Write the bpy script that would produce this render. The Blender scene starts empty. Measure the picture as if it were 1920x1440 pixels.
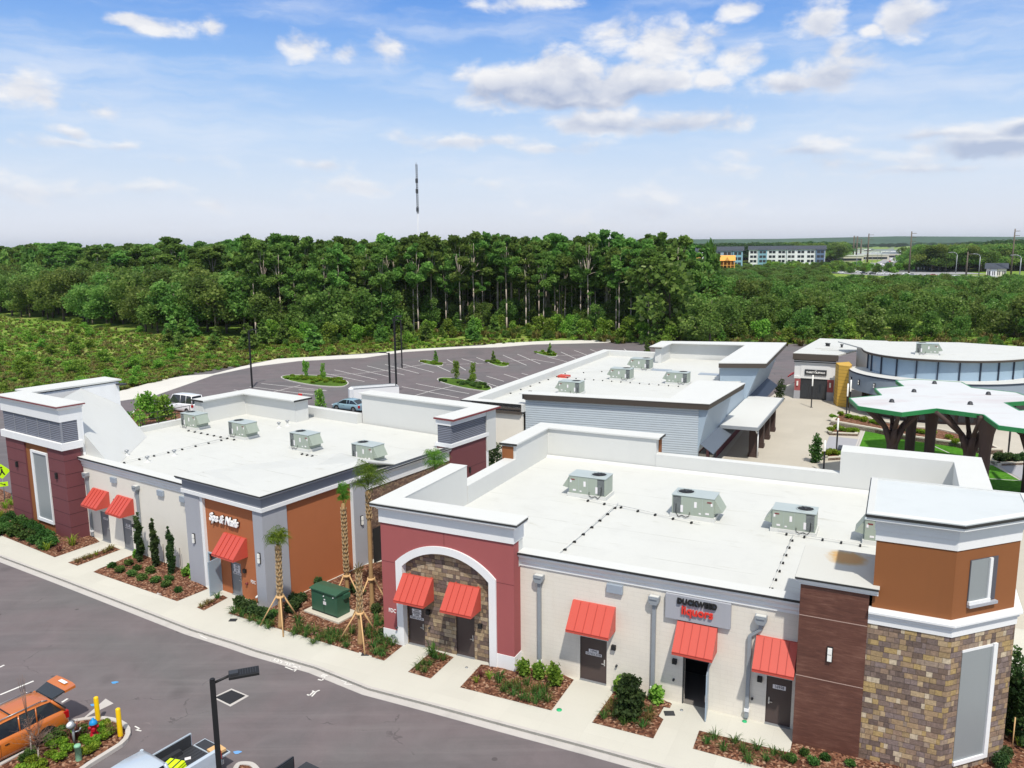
import bpy, bmesh, math, random
import numpy as np
from mathutils import Matrix, Vector
random.seed(7)
rng = np.random.default_rng(7)
SC = bpy.context.scene
COL = SC.collection
R = math.radians

# ---------------------------------------------------------------- camera
CF, CPI, CRO, A1, A2, CH = 1507.15, 0.169136, -0.009158, 0.596133, 0.450667, 20.0
_cp, _sp, _c, _s = math.cos(CPI), math.sin(CPI), math.cos(CRO), math.sin(CRO)
FW = np.array([0, _cp, -_sp]); _r = np.array([1., 0, 0]); _u = np.array([0, _sp, _cp])
RR = _c * _r + _s * _u; UU = -_s * _r + _c * _u
cam = bpy.data.objects.new("camera", bpy.data.cameras.new("camera"))
COL.objects.link(cam)
cam.matrix_world = Matrix(((RR[0], UU[0], -FW[0], 0), (RR[1], UU[1], -FW[1], 0), (RR[2], UU[2], -FW[2], CH), (0, 0, 0, 1)))
cam.data.sensor_width = 36; cam.data.lens = CF / 1920 * 36
cam.data.clip_start = 0.5; cam.data.clip_end = 20000
SC.camera = cam
def ray(x, y): return RR * (x - 960) / CF - UU * (y - 720) / CF + FW
def G(x, y, z=0.0):
    """surveyed ground point: photograph pixel (1920 wide) on the plane at height z"""
    d = ray(x, y); t = (z - CH) / d[2]
    return (t * d[0], t * d[1], z)
def GP(pts, z=0.0): return [G(x, y, z) for x, y in pts]

# ---------------------------------------------------------------- view, world, sun
SC.view_settings.view_transform = 'Standard'; SC.view_settings.look = 'None'
SC.view_settings.gamma = 1; SC.view_settings.exposure = 0.35
SC.cycles.max_bounces = 6; SC.cycles.transparent_max_bounces = 12
SUN_EL, SUN_AZ = R(58), math.atan2(0.16, -0.987)      # azimuth from +Y towards +X
world = bpy.data.worlds.new("World"); SC.world = world; world.use_nodes = True
wt = world.node_tree; wn = wt.nodes; wl = wt.links
for n in list(wn): wn.remove(n)
def WN(t, **k):
    n = wn.new(t)
    for a, v in k.items(): setattr(n, a, v)
    return n
def wset(sock, v):
    if hasattr(v, 'is_output'): wl.new(v, sock)
    else: sock.default_value = v
def wm(op, a, b=0.0, c=0.0, clamp=False):
    n = WN('ShaderNodeMath', operation=op, use_clamp=clamp)
    for i, v in enumerate((a, b, c)):
        wset(n.inputs[i], v)
    return n.outputs[0]
def wvm(op, a, b=(0, 0, 0)):
    n = WN('ShaderNodeVectorMath', operation=op); wset(n.inputs[0], a); wset(n.inputs[1], b)
    return n.outputs[1] if op in ('LENGTH', 'DOT_PRODUCT') else n.outputs[0]
def wmix(f, a, b):
    n = WN('ShaderNodeMix', data_type='RGBA'); wset(n.inputs[0], f); wset(n.inputs[6], a); wset(n.inputs[7], b); return n.outputs[2]
def lin(c):
    return tuple(((v / 255) / 12.92 if v / 255 <= 0.04045 else ((v / 255 + 0.055) / 1.055) ** 2.4) for v in c)
def rgba(c, k=1.0): return (c[0] * k, c[1] * k, c[2] * k, 1)
WS = 0.12
sky = WN('ShaderNodeTexSky', sky_type='NISHITA'); sky.sun_disc = False
sky.sun_elevation = SUN_EL; sky.sun_rotation = SUN_AZ; sky.altitude = 20; sky.dust_density = 1.5; sky.air_density = 1.0
tc = WN('ShaderNodeTexCoord'); nrm = wvm('NORMALIZE', tc.outputs['Generated'])
sx = WN('ShaderNodeSeparateXYZ'); wl.new(nrm, sx.inputs[0])
az = wm('ARCTAN2', sx.outputs[0], sx.outputs[1]); el = wm('ARCSINE', sx.outputs[2])
cr = WN('ShaderNodeValToRGB'); wl.new(wm('DIVIDE', el, R(60)), cr.inputs[0])
e = cr.color_ramp.elements
stops = [(-0.02, (228, 231, 242)), (0.02, (231, 235, 246)), (0.07, (216, 229, 247)), (0.125, (192, 217, 248)), (0.19, (150, 192, 245)), (0.27, (100, 156, 234)), (0.36, (96, 148, 226)), (0.5, (190, 202, 218)), (1.0, (202, 206, 212))]  # topmost stops paled above the frame, added to lift the ambient fill
while len(e) < len(stops): e.new(0.5)
for i, (p, c) in enumerate(stops):
    e[i].position = max(p, 0.0) if i else 0.0; e[i].color = rgba(lin(c))
base = WN('ShaderNodeVectorMath', operation='SCALE'); wl.new(cr.outputs[0], base.inputs[0]); base.inputs[3].default_value = 0.80 / WS
skyc = wmix(0.93, sky.outputs[0], base.outputs[0])
# clouds: soft noise broken by a hand-laid field of cloud banks (directions in the sky)
avec = WN('ShaderNodeCombineXYZ'); wl.new(az, avec.inputs[0]); wl.new(el, avec.inputs[1])
n1 = WN('ShaderNodeTexNoise', noise_dimensions='3D'); n1.inputs['Scale'].default_value = 13; n1.inputs['Detail'].default_value = 9; n1.inputs['Roughness'].default_value = 0.58; n1.inputs['Distortion'].default_value = 0.25
wl.new(wvm('MULTIPLY', avec.outputs[0], (1.0, 1.9, 1)), n1.inputs['Vector'])
BL = [(240,36,34,14,1),(300,48,75,18,1),(392,54,36,20,1),(565,88,54,29,1),(655,102,30,15,.7),(730,99,40,30,1),(35,172,75,34,.9),(85,192,35,18,.8),(200,212,42,20,.7),(122,243,36,18,.9),
      (120,268,130,14,.55),(225,272,55,14,.75),(1010,8,115,16,.8),(1387,16,34,22,.9),(1533,26,52,36,1.1),(1632,55,22,14,.9),(1708,22,60,38,1.1),
      (1150,62,60,44,1),(1235,85,80,50,1),(1310,92,60,42,1),(1385,108,55,32,1),(1345,62,40,18,.7),(1480,155,70,24,1.3),(1560,135,80,42,1.4),(1570,92,34,26,.9),
      (930,152,90,42,1.5),(1050,145,130,52,1.8),(1180,152,110,42,1.6),(1265,150,60,30,.9),(1330,152,34,22,.9),(1040,182,190,30,1.5),
      (1130,225,130,28,1.4),(1260,230,150,28,1.4),(880,262,150,18,.75),(1030,275,95,15,.65),(1500,282,150,22,.7),(1745,250,170,14,.8),(1850,262,110,34,1.1),(1905,232,50,22,1),
      (1560,305,260,20,.5),(1750,318,190,9,.6),(60,350,90,30,.55),(600,305,80,17,.6),(330,300,90,14,.4),(260,350,80,14,.5),(680,345,150,20,.4),(1190,400,230,50,.5),(400,385,40,16,.5),(610,405,45,18,.5),(900,345,120,14,.35)]
wob_ = WN('ShaderNodeTexNoise'); wob_.inputs['Scale'].default_value = 22; wob_.inputs['Detail'].default_value = 5; wl.new(avec.outputs[0], wob_.inputs['Vector'])
awob = wvm('ADD', avec.outputs[0], wvm('MULTIPLY', wvm('SUBTRACT', wob_.outputs[1], (.5, .5, .5)), (.055, .022, 0)))
best = None; under = None
for (cx, cy, rx, ry, w) in BL:
    d = ray(cx, cy); d = d / np.linalg.norm(d)
    a0, e0 = math.atan2(d[0], d[1]), math.asin(d[2])
    q = wvm('MULTIPLY', wvm('SUBTRACT', awob, (a0, e0, 0)), (CF / rx, CF / ry, 0))
    v = wm('MULTIPLY_ADD', wvm('LENGTH', q), -w, w)
    best = v if best is None else wm('MAXIMUM', best, v)
    if w >= 1.05 or cy > 215:
        sy = WN('ShaderNodeSeparateXYZ'); wl.new(q, sy.inputs[0]); dark = 2.2 if (cx > 1800 and cy > 200) else 1.0
        u_ = wm('MULTIPLY', wm('MULTIPLY_ADD', sy.outputs[1], -1.1 * dark, .25 * dark), wm('MULTIPLY', v, 1.2, clamp=True)); under = u_ if under is None else wm('MAXIMUM', under, u_)
dens = wm('ADD', wm('MULTIPLY', best, 0.95), wm('MULTIPLY_ADD', n1.outputs[0], 2.7, -1.47))
# soft cloud mask around the banks; the unseen upper sky is a brightened ramp
mr = WN('ShaderNodeMapRange', interpolation_type='SMOOTHSTEP'); wl.new(dens, mr.inputs[0])
mr.inputs[1].default_value = -0.15; mr.inputs[2].default_value = 0.62; mr.inputs[3].default_value = 0; mr.inputs[4].default_value = 1
# underside grey: thick parts low in each bank
n2 = WN('ShaderNodeTexNoise'); n2.inputs['Scale'].default_value = 13; n2.inputs['Detail'].default_value = 6; n2.inputs['Roughness'].default_value = 0.55; n2.inputs['Distortion'].default_value = 0.25
wl.new(wvm('MULTIPLY', wvm('ADD', avec.outputs[0], (0.006, 0.016, 0)), (1.0, 1.9, 1)), n2.inputs['Vector'])
rel = wm('MULTIPLY_ADD', wm('SUBTRACT', n2.outputs[0], n1.outputs[0]), 3.2, 0.28, clamp=True)
thick = WN('ShaderNodeMapRange'); wl.new(dens, thick.inputs[0]); thick.inputs[1].default_value = 0.15; thick.inputs[2].default_value = 1.0
gr = wm('ADD', wm('MULTIPLY', rel, .55), wm('MAXIMUM', under, 0.0), clamp=True)
cc = wmix(gr, rgba(lin((248, 248, 250)), .78 / WS), rgba(lin((178, 190, 216)), .78 / WS))
lowf = WN('ShaderNodeMapRange'); wl.new(el, lowf.inputs[0]); lowf.inputs[1].default_value = 0.0; lowf.inputs[2].default_value = 0.16; lowf.inputs[3].default_value = 0.5; lowf.inputs[4].default_value = 0.97
n3 = WN('ShaderNodeTexNoise'); n3.inputs['Scale'].default_value = 3.2; n3.inputs['Detail'].default_value = 7; n3.inputs['Roughness'].default_value = .6; wl.new(wvm('MULTIPLY', awob, (1.0, 6.0, 1)), n3.inputs['Vector'])
vl = WN('ShaderNodeMapRange', interpolation_type='SMOOTHSTEP'); wl.new(n3.outputs[0], vl.inputs[0]); vl.inputs[1].default_value = .42; vl.inputs[2].default_value = .72; vl.inputs[4].default_value = .55
skyv = wmix(vl.outputs[0], skyc, rgba(lin((232, 238, 249)), .8 / WS))
fin = wmix(wm('MULTIPLY', mr.outputs[0], lowf.outputs[0]), skyv, cc)
bg = WN('ShaderNodeBackground'); bg.inputs[1].default_value = WS; wl.new(fin, bg.inputs[0])
wo = WN('ShaderNodeOutputWorld'); wl.new(bg.outputs[0], wo.inputs[0])
sl = bpy.data.lights.new("sun", 'SUN'); sl.energy = 3.3; sl.angle = R(1.6); sl.color = (1, 0.945, 0.85)
so = bpy.data.objects.new("sun", sl); COL.objects.link(so)
sd = Vector((math.sin(SUN_AZ) * math.cos(SUN_EL), math.cos(SUN_AZ) * math.cos(SUN_EL), math.sin(SUN_EL)))
so.rotation_euler = sd.to_track_quat('Z', 'Y').to_euler(); so.location = (0, -30, 80)

# ---------------------------------------------------------------- object helpers
ORG = {}
SPLIT = {'low_parapet', 'tall_parapet', 'grey_pilaster', 'coping', 'white_strip', 'white_plinth', 'maroon_panels', 'shop_window', 'brown_fascia', 'red_brown_wall', 'ochre_return', 'panel_joint', 'rear_walls', 'tower_parapet', 'rose_wall', 'glass', 'antenna_panel', 'corner_parapet', 'tower_band', 'control_joint', 'column_joint', 'awning_bracket', 'coping_top', 'orange_wall', 'frame', 'tower_frieze', 'far_parapet', 'cant_strip', 'white_wall', 'red_pier', 'grey_base', 'label_plate', 'lens', 'louvre_mullion'}
def props(o, label=None, cat=None, group=None, kind=None):
    if label: o['label'] = label
    if cat: o['category'] = cat
    if group: o['group'] = group
    if kind: o['kind'] = kind
    return o
def thing(name, label, cat, org=(0, 0, 0), frame=None, group=None, rz=0.0):
    """Empty at the thing's base.  frame = building angle (u along facade, w into the block) or None for world"""
    o = bpy.data.objects.new(name, None); COL.objects.link(o); o.empty_display_size = 0.3
    if frame is None: o.location = org; o.rotation_euler[2] = rz; ORG[o.name] = (0, 0, 0)
    else:
        u, w, z = org; c, s = math.cos(frame), math.sin(frame)
        o.location = (u * c + w * s, -u * s + w * c, z); o.rotation_euler[2] = -frame + rz; ORG[o.name] = tuple(org)
    return props(o, label, cat, group)
def F(frame, u, w, z=0.0):
    c, s = math.cos(frame), math.sin(frame); return (u * c + w * s, -u * s + w * c, z)
def INV(frame, x, y):
    c, s = math.cos(frame), math.sin(frame); return (x * c - y * s, x * s + y * c)
class MB:
    def __init__(s): s.v = []; s.f = []; s.m = []; s.sm = []
    def add(s, vs, fs, mi=0, smooth=False):
        b = len(s.v); s.v += [tuple(map(float, p)) for p in vs]
        for f in fs: s.f.append([b + i for i in f]); s.m.append(mi); s.sm.append(smooth)
        return s
    def box(s, x0, x1, y0, y1, z0, z1, mi=0):
        x0, x1 = min(x0, x1), max(x0, x1); y0, y1 = min(y0, y1), max(y0, y1); z0, z1 = min(z0, z1), max(z0, z1)
        return s.add([(x0, y0, z0), (x1, y0, z0), (x1, y1, z0), (x0, y1, z0), (x0, y0, z1), (x1, y0, z1), (x1, y1, z1), (x0, y1, z1)],
                     [(0, 3, 2, 1), (4, 5, 6, 7), (0, 1, 5, 4), (1, 2, 6, 5), (2, 3, 7, 6), (3, 0, 4, 7)], mi)
    def obox(s, c, size, rz=0, rx=0, ry=0, mi=0):
        M = Matrix.Translation(c) @ Matrix.Rotation(rz, 4, 'Z') @ Matrix.Rotation(ry, 4, 'Y') @ Matrix.Rotation(rx, 4, 'X')
        a, b, d = size[0] / 2, size[1] / 2, size[2] / 2
        vs = [M @ Vector(p) for p in [(-a, -b, -d), (a, -b, -d), (a, b, -d), (-a, b, -d), (-a, -b, d), (a, -b, d), (a, b, d), (-a, b, d)]]
        return s.add(vs, [(0, 3, 2, 1), (4, 5, 6, 7), (0, 1, 5, 4), (1, 2, 6, 5), (2, 3, 7, 6), (3, 0, 4, 7)], mi)
    def prism(s, poly, z0, z1, mi=0, top=None):
        n = len(poly); z1s = z1 if hasattr(z1, '__len__') else [z1] * n; z0s = z0 if hasattr(z0, '__len__') else [z0] * n
        a = sum(poly[i][0] * poly[(i + 1) % n][1] - poly[(i + 1) % n][0] * poly[i][1] for i in range(n))
        if a < 0: poly = poly[::-1]; z1s = z1s[::-1]; z0s = z0s[::-1]
        b = len(s.v)
        s.v += [(float(p[0]), float(p[1]), float(z)) for p, z in zip(poly, z0s)] + [(float(p[0]), float(p[1]), float(z)) for p, z in zip(poly, z1s)]
        s.f.append([b + n + i for i in range(n)]); s.m.append(mi if top is None else top); s.sm.append(False)
        s.f.append([b + i for i in reversed(range(n))]); s.m.append(mi); s.sm.append(False)
        for i in range(n):
            j = (i + 1) % n; s.f.append([b + i, b + j, b + n + j, b + n + i]); s.m.append(mi); s.sm.append(False)
        return s
    def extr(s, prof, axis, a, b, mi=0, smooth=False):
        """extrude a closed profile along an axis; prof in the two other axes (x: y,z  y: x,z  z: x,y)"""
        n = len(prof)
        def P(p, t): return (t, p[0], p[1]) if axis == 'x' else ((p[0], t, p[1]) if axis == 'y' else (p[0], p[1], t))
        s.add([P(p, a) for p in prof] + [P(p, b) for p in prof], [list(range(n)), [n + i for i in reversed(range(n))]] + [(i, n + i, n + (i + 1) % n, (i + 1) % n) for i in range(n)], mi, smooth)
        return s
    def sweep(s, prof, path, mi=0):
        """sweep an (out, z) profile along an open horizontal path [(x,y)...]; out = right-hand side of the direction; mitred"""
        n = len(path); L = []
        for i in range(n):
            d1 = Vector((path[i][0] - path[i - 1][0], path[i][1] - path[i - 1][1])).normalized() if i > 0 else None
            d2 = Vector((path[i + 1][0] - path[i][0], path[i + 1][1] - path[i][1])).normalized() if i < n - 1 else None
            if d1 is None: d1 = d2
            if d2 is None: d2 = d1
            n1_ = Vector((d1.y, -d1.x)); n2_ = Vector((d2.y, -d2.x)); m = (n1_ + n2_).normalized(); k = 1 / max(0.3, m.dot(n1_))
            L.append([(path[i][0] + m.x * k * o, path[i][1] + m.y * k * o, z) for o, z in prof])
        k = len(prof); vs = [p for r_ in L for p in r_]; fs = []
        for i in range(n - 1):
            for j in range(k):
                fs.append((i * k + j, i * k + (j + 1) % k, (i + 1) * k + (j + 1) % k, (i + 1) * k + j))
        fs.append(list(reversed(range(k)))); fs.append([(n - 1) * k + j for j in range(k)])
        return s.add(vs, fs, mi)
    def cyl(s, p0, p1, r0, r1=None, n=10, mi=0, caps=True, smooth=True):
        r1 = r0 if r1 is None else r1; p0 = Vector(p0); p1 = Vector(p1); d = (p1 - p0)
        if d.length < 1e-6: return s
        d.normalize(); a = d.orthogonal().normalized(); b = d.cross(a)
        vs = []
        for p, r in ((p0, r0), (p1, r1)):
            for i in range(n):
                t = 2 * math.pi * i / n; vs.append(p + a * (r * math.cos(t)) + b * (r * math.sin(t)))
        base = len(s.v); s.add(vs, [(i, (i + 1) % n, n + (i + 1) % n, n + i) for i in range(n)], mi, smooth)
        if caps: s.f.append([base + i for i in reversed(range(n))]); s.m.append(mi); s.sm.append(False); s.f.append([base + n + i for i in range(n)]); s.m.append(mi); s.sm.append(False)
        return s
    def tube(s, pts, r, n=8, mi=0):
        rs = r if hasattr(r, '__len__') else [r] * len(pts)
        for i in range(len(pts) - 1): s.cyl(pts[i], pts[i + 1], rs[i], rs[i + 1], n, mi)
        return s
    def lathe(s, c, prof, n=16, mi=0, smooth=True):
        vs = []; k = len(prof)
        for i in range(n):
            t = 2 * math.pi * i / n
            for r, z in prof: vs.append((c[0] + r * math.cos(t), c[1] + r * math.sin(t), c[2] + z))
        return s.add(vs, [(i * k + j, ((i + 1) % n) * k + j, ((i + 1) % n) * k + j + 1, i * k + j + 1) for i in range(n) for j in range(k - 1)], mi, smooth)
    def sheet(s, pts, mi=0): return s.add(pts, [list(range(len(pts)))], mi)
    def mesh(s, name, mats, off=(0, 0, 0)):
        me = bpy.data.meshes.new(name)
        v = np.array(s.v, dtype=float) - np.array(off) if s.v else np.zeros((0, 3))
        me.from_pydata(v.tolist(), [], s.f)
        for m in (mats if isinstance(mats, (list, tuple)) else [mats]): me.materials.append(m)
        me.polygons.foreach_set('material_index', s.m); me.polygons.foreach_set('use_smooth', s.sm)
        me.update(); return me
    def clusters(s):
        n = len(s.v); par = list(range(n))
        def fd(a):
            while par[a] != a: par[a] = par[par[a]]; a = par[a]
            return a
        for f in s.f:
            for i in f[1:]: par[fd(i)] = fd(f[0])
        isl = {}
        for k, f in enumerate(s.f): isl.setdefault(fd(f[0]), []).append(k)
        L = [(fs, np.array([s.v[i] for k in fs for i in s.f[k]])) for fs in isl.values()]; L = [(fs, a.min(0) - .03, a.max(0) + .03) for fs, a in L]
        grp = []
        for it in L:
            hit = [g for g in grp if any((it[1] <= o[2]).all() and (o[1] <= it[2]).all() for o in g)]; new = [it]
            for g in hit: new += g; grp.remove(g)
            grp.append(new)
        return [[k for it in g for k in it[0]] for g in grp]
    def build(s, name, mats, parent=None, label=None, bevel=0, recalc=True, **kw):
        if parent and name in SPLIT:
            cl = s.clusters()
            if len(cl) > 1:
                for fs in cl:
                    q = MB(); idx = {}
                    for k in fs:
                        for i in s.f[k]:
                            if i not in idx: idx[i] = len(q.v); q.v.append(s.v[i])
                        q.f.append([idx[i] for i in s.f[k]]); q.m.append(s.m[k]); q.sm.append(s.sm[k])
                    r_ = q.build(name, mats, parent, label, bevel, recalc, **kw)
                return r_
        me = s.mesh(name, mats, ORG.get(parent.name, (0, 0, 0)) if parent else (0, 0, 0))
        if recalc:
            bm = bmesh.new(); bm.from_mesh(me); bmesh.ops.recalc_face_normals(bm, faces=bm.faces); bm.to_mesh(me); bm.free()
        o = bpy.data.objects.new(name, me); COL.objects.link(o)
        if parent: o.parent = parent; ORG[o.name] = ORG.get(parent.name, (0, 0, 0))
        if bevel:
            b = o.modifiers.new('bevel', 'BEVEL'); b.width = bevel; b.segments = 2; b.limit_method = 'ANGLE'; b.angle_limit = R(50)
        props(o, label, **kw); return o
def solo(o, org, frame=None):
    """set origin of a single-mesh top-level object"""
    return o
def dup(root, loc=None, rz=None, label=None, scale=None, group=None):
    def cp(o, par):
        c = o.copy(); COL.objects.link(c); c.parent = par
        if par is not None: c.matrix_parent_inverse = o.matrix_parent_inverse
        for ch in o.children: cp(ch, c)
        return c
    r_ = cp(root, None)
    if loc is not None: r_.location = loc
    if rz is not None: r_.rotation_euler[2] = rz
    if scale is not None: r_.scale = (scale,) * 3 if not hasattr(scale, '__len__') else scale
    if label: r_['label'] = label
    if group: r_['group'] = group
    return r_

# ---------------------------------------------------------------- materials
def newmat(name, rough=0.7, spec=0.3, metal=0.0):
    m = bpy.data.materials.new(name); m.use_nodes = True; t = m.node_tree; b = t.nodes['Principled BSDF']
    b.inputs['Roughness'].default_value = rough; b.inputs['Metallic'].default_value = metal; b.inputs['Specular IOR Level'].default_value = spec
    return m, t, b
def N(t, ty, **k):
    n = t.nodes.new(ty)
    for a, v in k.items():
        if a in n.inputs: n.inputs[a].default_value = v
        else: setattr(n, a, v)
    return n
def mixc(t, f, a, b, bt='MIX'):
    n = N(t, 'ShaderNodeMix', data_type='RGBA', blend_type=bt)
    for i, v in ((0, f), (6, a), (7, b)):
        if hasattr(v, 'is_output'): t.links.new(v, n.inputs[i])
        else: n.inputs[i].default_value = v
    return n.outputs[2]
def mth(t, op, a, b=0.0, c=0.0, clamp=False):
    n = N(t, 'ShaderNodeMath', operation=op, use_clamp=clamp)
    for i, v in enumerate((a, b, c)):
        if hasattr(v, 'is_output'): t.links.new(v, n.inputs[i])
        else: n.inputs[i].default_value = v
    return n.outputs[0]
def coords(t, kind='Object', scale=(1, 1, 1)):
    c = N(t, 'ShaderNodeTexCoord'); m = N(t, 'ShaderNodeMapping'); m.inputs['Scale'].default_value = scale
    t.links.new(c.outputs[kind], m.inputs[0]); return m.outputs[0]
def noise(t, vec, scale, detail=4, rough=0.55, dist=0):
    n = N(t, 'ShaderNodeTexNoise'); n.inputs['Scale'].default_value = scale; n.inputs['Detail'].default_value = detail
    n.inputs['Roughness'].default_value = rough; n.inputs['Distortion'].default_value = dist; t.links.new(vec, n.inputs['Vector']); return n.outputs[0]
def ramp(t, f, stops, interp='LINEAR'):
    n = N(t, 'ShaderNodeValToRGB'); n.color_ramp.interpolation = interp; e = n.color_ramp.elements
    while len(e) < len(stops): e.new(0.5)
    for i, (p, c) in enumerate(stops): e[i].position = p; e[i].color = (c[0], c[1], c[2], 1) if hasattr(c, '__len__') else (c, c, c, 1)
    t.links.new(f, n.inputs[0]); return n.outputs[0]
def bump(t, b, h, strength=0.3, dist=0.02):
    n = N(t, 'ShaderNodeBump'); n.inputs['Strength'].default_value = strength; n.inputs['Distance'].default_value = dist
    t.links.new(h, n.inputs['Height']); t.links.new(n.outputs[0], b.inputs['Normal'])
def paint(name, c, rough=0.75, var=0.06, scale=1.2, fine=25, spec=0.25, metal=0.0, bmp=0.12, stain=0.0, kind='Object', streak=False):
    """weathered painted / rendered surface: broad tone drift, fine grain, optional dirt"""
    m, t, b = newmat(name, rough, spec, metal); v = coords(t, kind)
    a = noise(t, v, scale, 5, 0.6); f = noise(t, v, fine, 3, 0.6)
    k = mth(t, 'ADD', mth(t, 'MULTIPLY_ADD', a, 2 * var, 1 - var), mth(t, 'MULTIPLY_ADD', f, var, -var / 2))
    col = mixc(t, 1.0, rgba(c), k, 'MULTIPLY')
    if stain:
        vs = coords(t, kind, (1.6, 1.6, 0.22) if streak else (1, 1, 1))
        s_ = ramp(t, noise(t, vs, 0.9, 7, 0.65, 0.4), [(0.52, 0), (0.72, 1)])
        col = mixc(t, mth(t, 'MULTIPLY', s_, stain), col, rgba(c, 0.62))
    t.links.new(col, b.inputs['Base Color'])
    if bmp: bump(t, b, f, bmp, 0.01)
    return m
def flat(name, c, rough=0.5, spec=0.4, metal=0.0):
    m, t, b = newmat(name, rough, spec, metal); v = coords(t)
    k = mth(t, 'MULTIPLY_ADD', noise(t, v, 3.0, 4), 0.16, 0.92)
    t.links.new(mixc(t, 1.0, rgba(c), k, 'MULTIPLY'), b.inputs['Base Color']); return m
M = {}
M['roof'] = paint('roof_membrane', lin((199, 200, 196)), 0.6, 0.06, 0.3, 9, stain=0.14, bmp=0.05)
def seamed(m, pitch=3.1):
    t = m.node_tree; b = t.nodes['Principled BSDF']; lk = b.inputs['Base Color'].links[0]; col = lk.from_socket; tcx = N(t, 'ShaderNodeTexCoord'); s = N(t, 'ShaderNodeSeparateXYZ'); t.links.new(tcx.outputs['Object'], s.inputs[0])
    wob = noise(t, tcx.outputs['Object'], .6, 3); y = mth(t, 'MULTIPLY_ADD', wob, .12, s.outputs[1]); g = mth(t, 'GREATER_THAN', mth(t, 'ABSOLUTE', mth(t, 'SUBTRACT', mth(t, 'FRACT', mth(t, 'DIVIDE', y, pitch)), .5)), .493)
    brk = ramp(t, noise(t, coords(t, 'Object', (.5, 2, 1)), 1.1, 4), [(.45, 0), (.6, 1)]); c2 = mixc(t, mth(t, 'MULTIPLY', mth(t, 'MULTIPLY', g, brk), .6), col, rgba(lin((150, 150, 140))))
    dirt = ramp(t, noise(t, coords(t, 'Object', (.35, 1.6, 1)), 1.2, 8, .7, .5), [(.60, 0), (.74, 1)]); c3 = mixc(t, mth(t, 'MULTIPLY', dirt, .42), c2, rgba(lin((150, 146, 124)))); t.links.new(c3, b.inputs['Base Color'])
M['roofw'] = paint('parapet_membrane', lin((204, 205, 202)), 0.6, 0.03, 0.5, 9, stain=0.07, bmp=0.04, streak=True)
seamed(M['roof'])
M['white'] = paint('white_trim', lin((226, 227, 228)), 0.7, 0.03, 1.2, 30, bmp=0.08, stain=0.08, streak=True)
M['cream'] = paint('cream_wall', lin((222, 217, 207)), 0.85, 0.04, 0.5, 40, bmp=0.2, stain=0.1)
M['grey'] = paint('grey_stucco', lin((162, 164, 171)), 0.9, 0.04, 0.8, 60, bmp=0.25, stain=0.08, streak=True)
M['dgrey'] = paint('dark_grey_frieze', lin((134, 137, 145)), 0.9, 0.04, 0.8, 60, bmp=0.25)
M['orange'] = paint('burnt_orange_stucco', lin((170, 104, 68)), 0.9, 0.05, 0.7, 60, bmp=0.25, stain=0.12, streak=True)
M['tan'] = paint('ochre_stucco', lin((138, 88, 54)), 0.9, 0.05, 0.7, 60, bmp=0.25, stain=0.12, streak=True)
M['rose'] = paint('rose_red_stucco', lin((158, 88, 88)), 0.88, 0.04, 0.6, 60, bmp=0.22, stain=0.1, streak=True)
M['maroon'] = paint('maroon_panel', lin((112, 66, 70)), 0.7, 0.06, 0.6, 40, bmp=0.12, stain=0.12, streak=True)
M['black'] = flat('black_coping', lin((48, 48, 48)), 0.5)
M['dbrown'] = flat('dark_brown_fascia', lin((80, 72, 66)), 0.6)
M['redcap'] = flat('dark_red_coping', lin((120, 50, 52)), 0.5)
M['coral'] = paint('coral_metal', lin((192, 80, 67)), 0.42, 0.02, 2, 8, spec=0.4, bmp=0.02)
M['coralside'] = M['coral']
M['doorbrown'] = flat('bronze_door', lin((74, 62, 60)), 0.45)
M['doorgrey'] = flat('grey_door', lin((120, 122, 126)), 0.45)
M['steel'] = flat('galvanised', lin((150, 154, 158)), 0.42, 0.5, 0.35)
M['gutter'] = flat('grey_gutter', lin((140, 146, 152)), 0.5, 0.4)
M['ventgrey'] = flat('vent_grey', lin((150, 160, 172)), 0.5)
M['hvac'] = paint('hvac_green_grey', lin((152, 162, 150)), 0.5, 0.05, 1.0, 12, spec=0.4, bmp=0.03, stain=0.15)
M['hvactop'] = paint('hvac_top', lin((168, 178, 178)), 0.45, 0.05, 1.0, 12, spec=0.4, bmp=0.03)
M['coil'] = flat('coil_dark', lin((70, 72, 74)), 0.6)
M['blk'] = flat('matt_black', lin((28, 28, 30)), 0.6)
M['lampw'] = flat('opal_lens', lin((235, 235, 230)), 0.3)
M['placard'] = flat('white_placard', lin((225, 222, 224)), 0.5)
M['ink'] = flat('black_ink', lin((30, 30, 34)), 0.6)
M['blk2'] = flat('charcoal', lin((52, 54, 58)), 0.5)
M['redl'] = flat('red_letter', lin((214, 60, 50)), 0.4)
M['wlet'] = flat('white_letter', lin((240, 240, 240)), 0.4)
M['brass'] = flat('satin_lever', lin((205, 205, 205)), 0.3, 0.5, 0.6)
M['lightblue'] = paint('pale_blue_metal', lin((152, 168, 182)), 0.5, 0.04, 0.5, 12, spec=0.4, bmp=0.03, stain=0.06)
M['bluegrey'] = paint('blue_grey_wall', lin((140, 152, 164)), 0.6, 0.03, 0.4, 12, bmp=0.05, stain=0.05)
M['navy'] = flat('navy_awning', lin((44, 54, 70)), 0.5)
M['green'] = flat('green_edge', lin((40, 128, 72)), 0.45)
M['dbark'] = paint('dark_brown_post', lin((72, 58, 54)), 0.7, 0.06, 2, 20)
M['yel'] = flat('bollard_yellow', lin((232, 190, 12)), 0.45)
M['wood'] = paint('pale_lumber', lin((206, 168, 120)), 0.8, 0.1, 3, 30)
M['trans'] = paint('transformer_green', lin((52, 92, 72)), 0.4, 0.04, 1.2, 14, spec=0.5, bmp=0.02, stain=0.12)
M['beige'] = paint('precast_pad', lin((196, 190, 176)), 0.9, 0.06, 2, 30)
M['inside'] = flat('dark_interior', lin((34, 32, 34)), 0.9)
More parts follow.
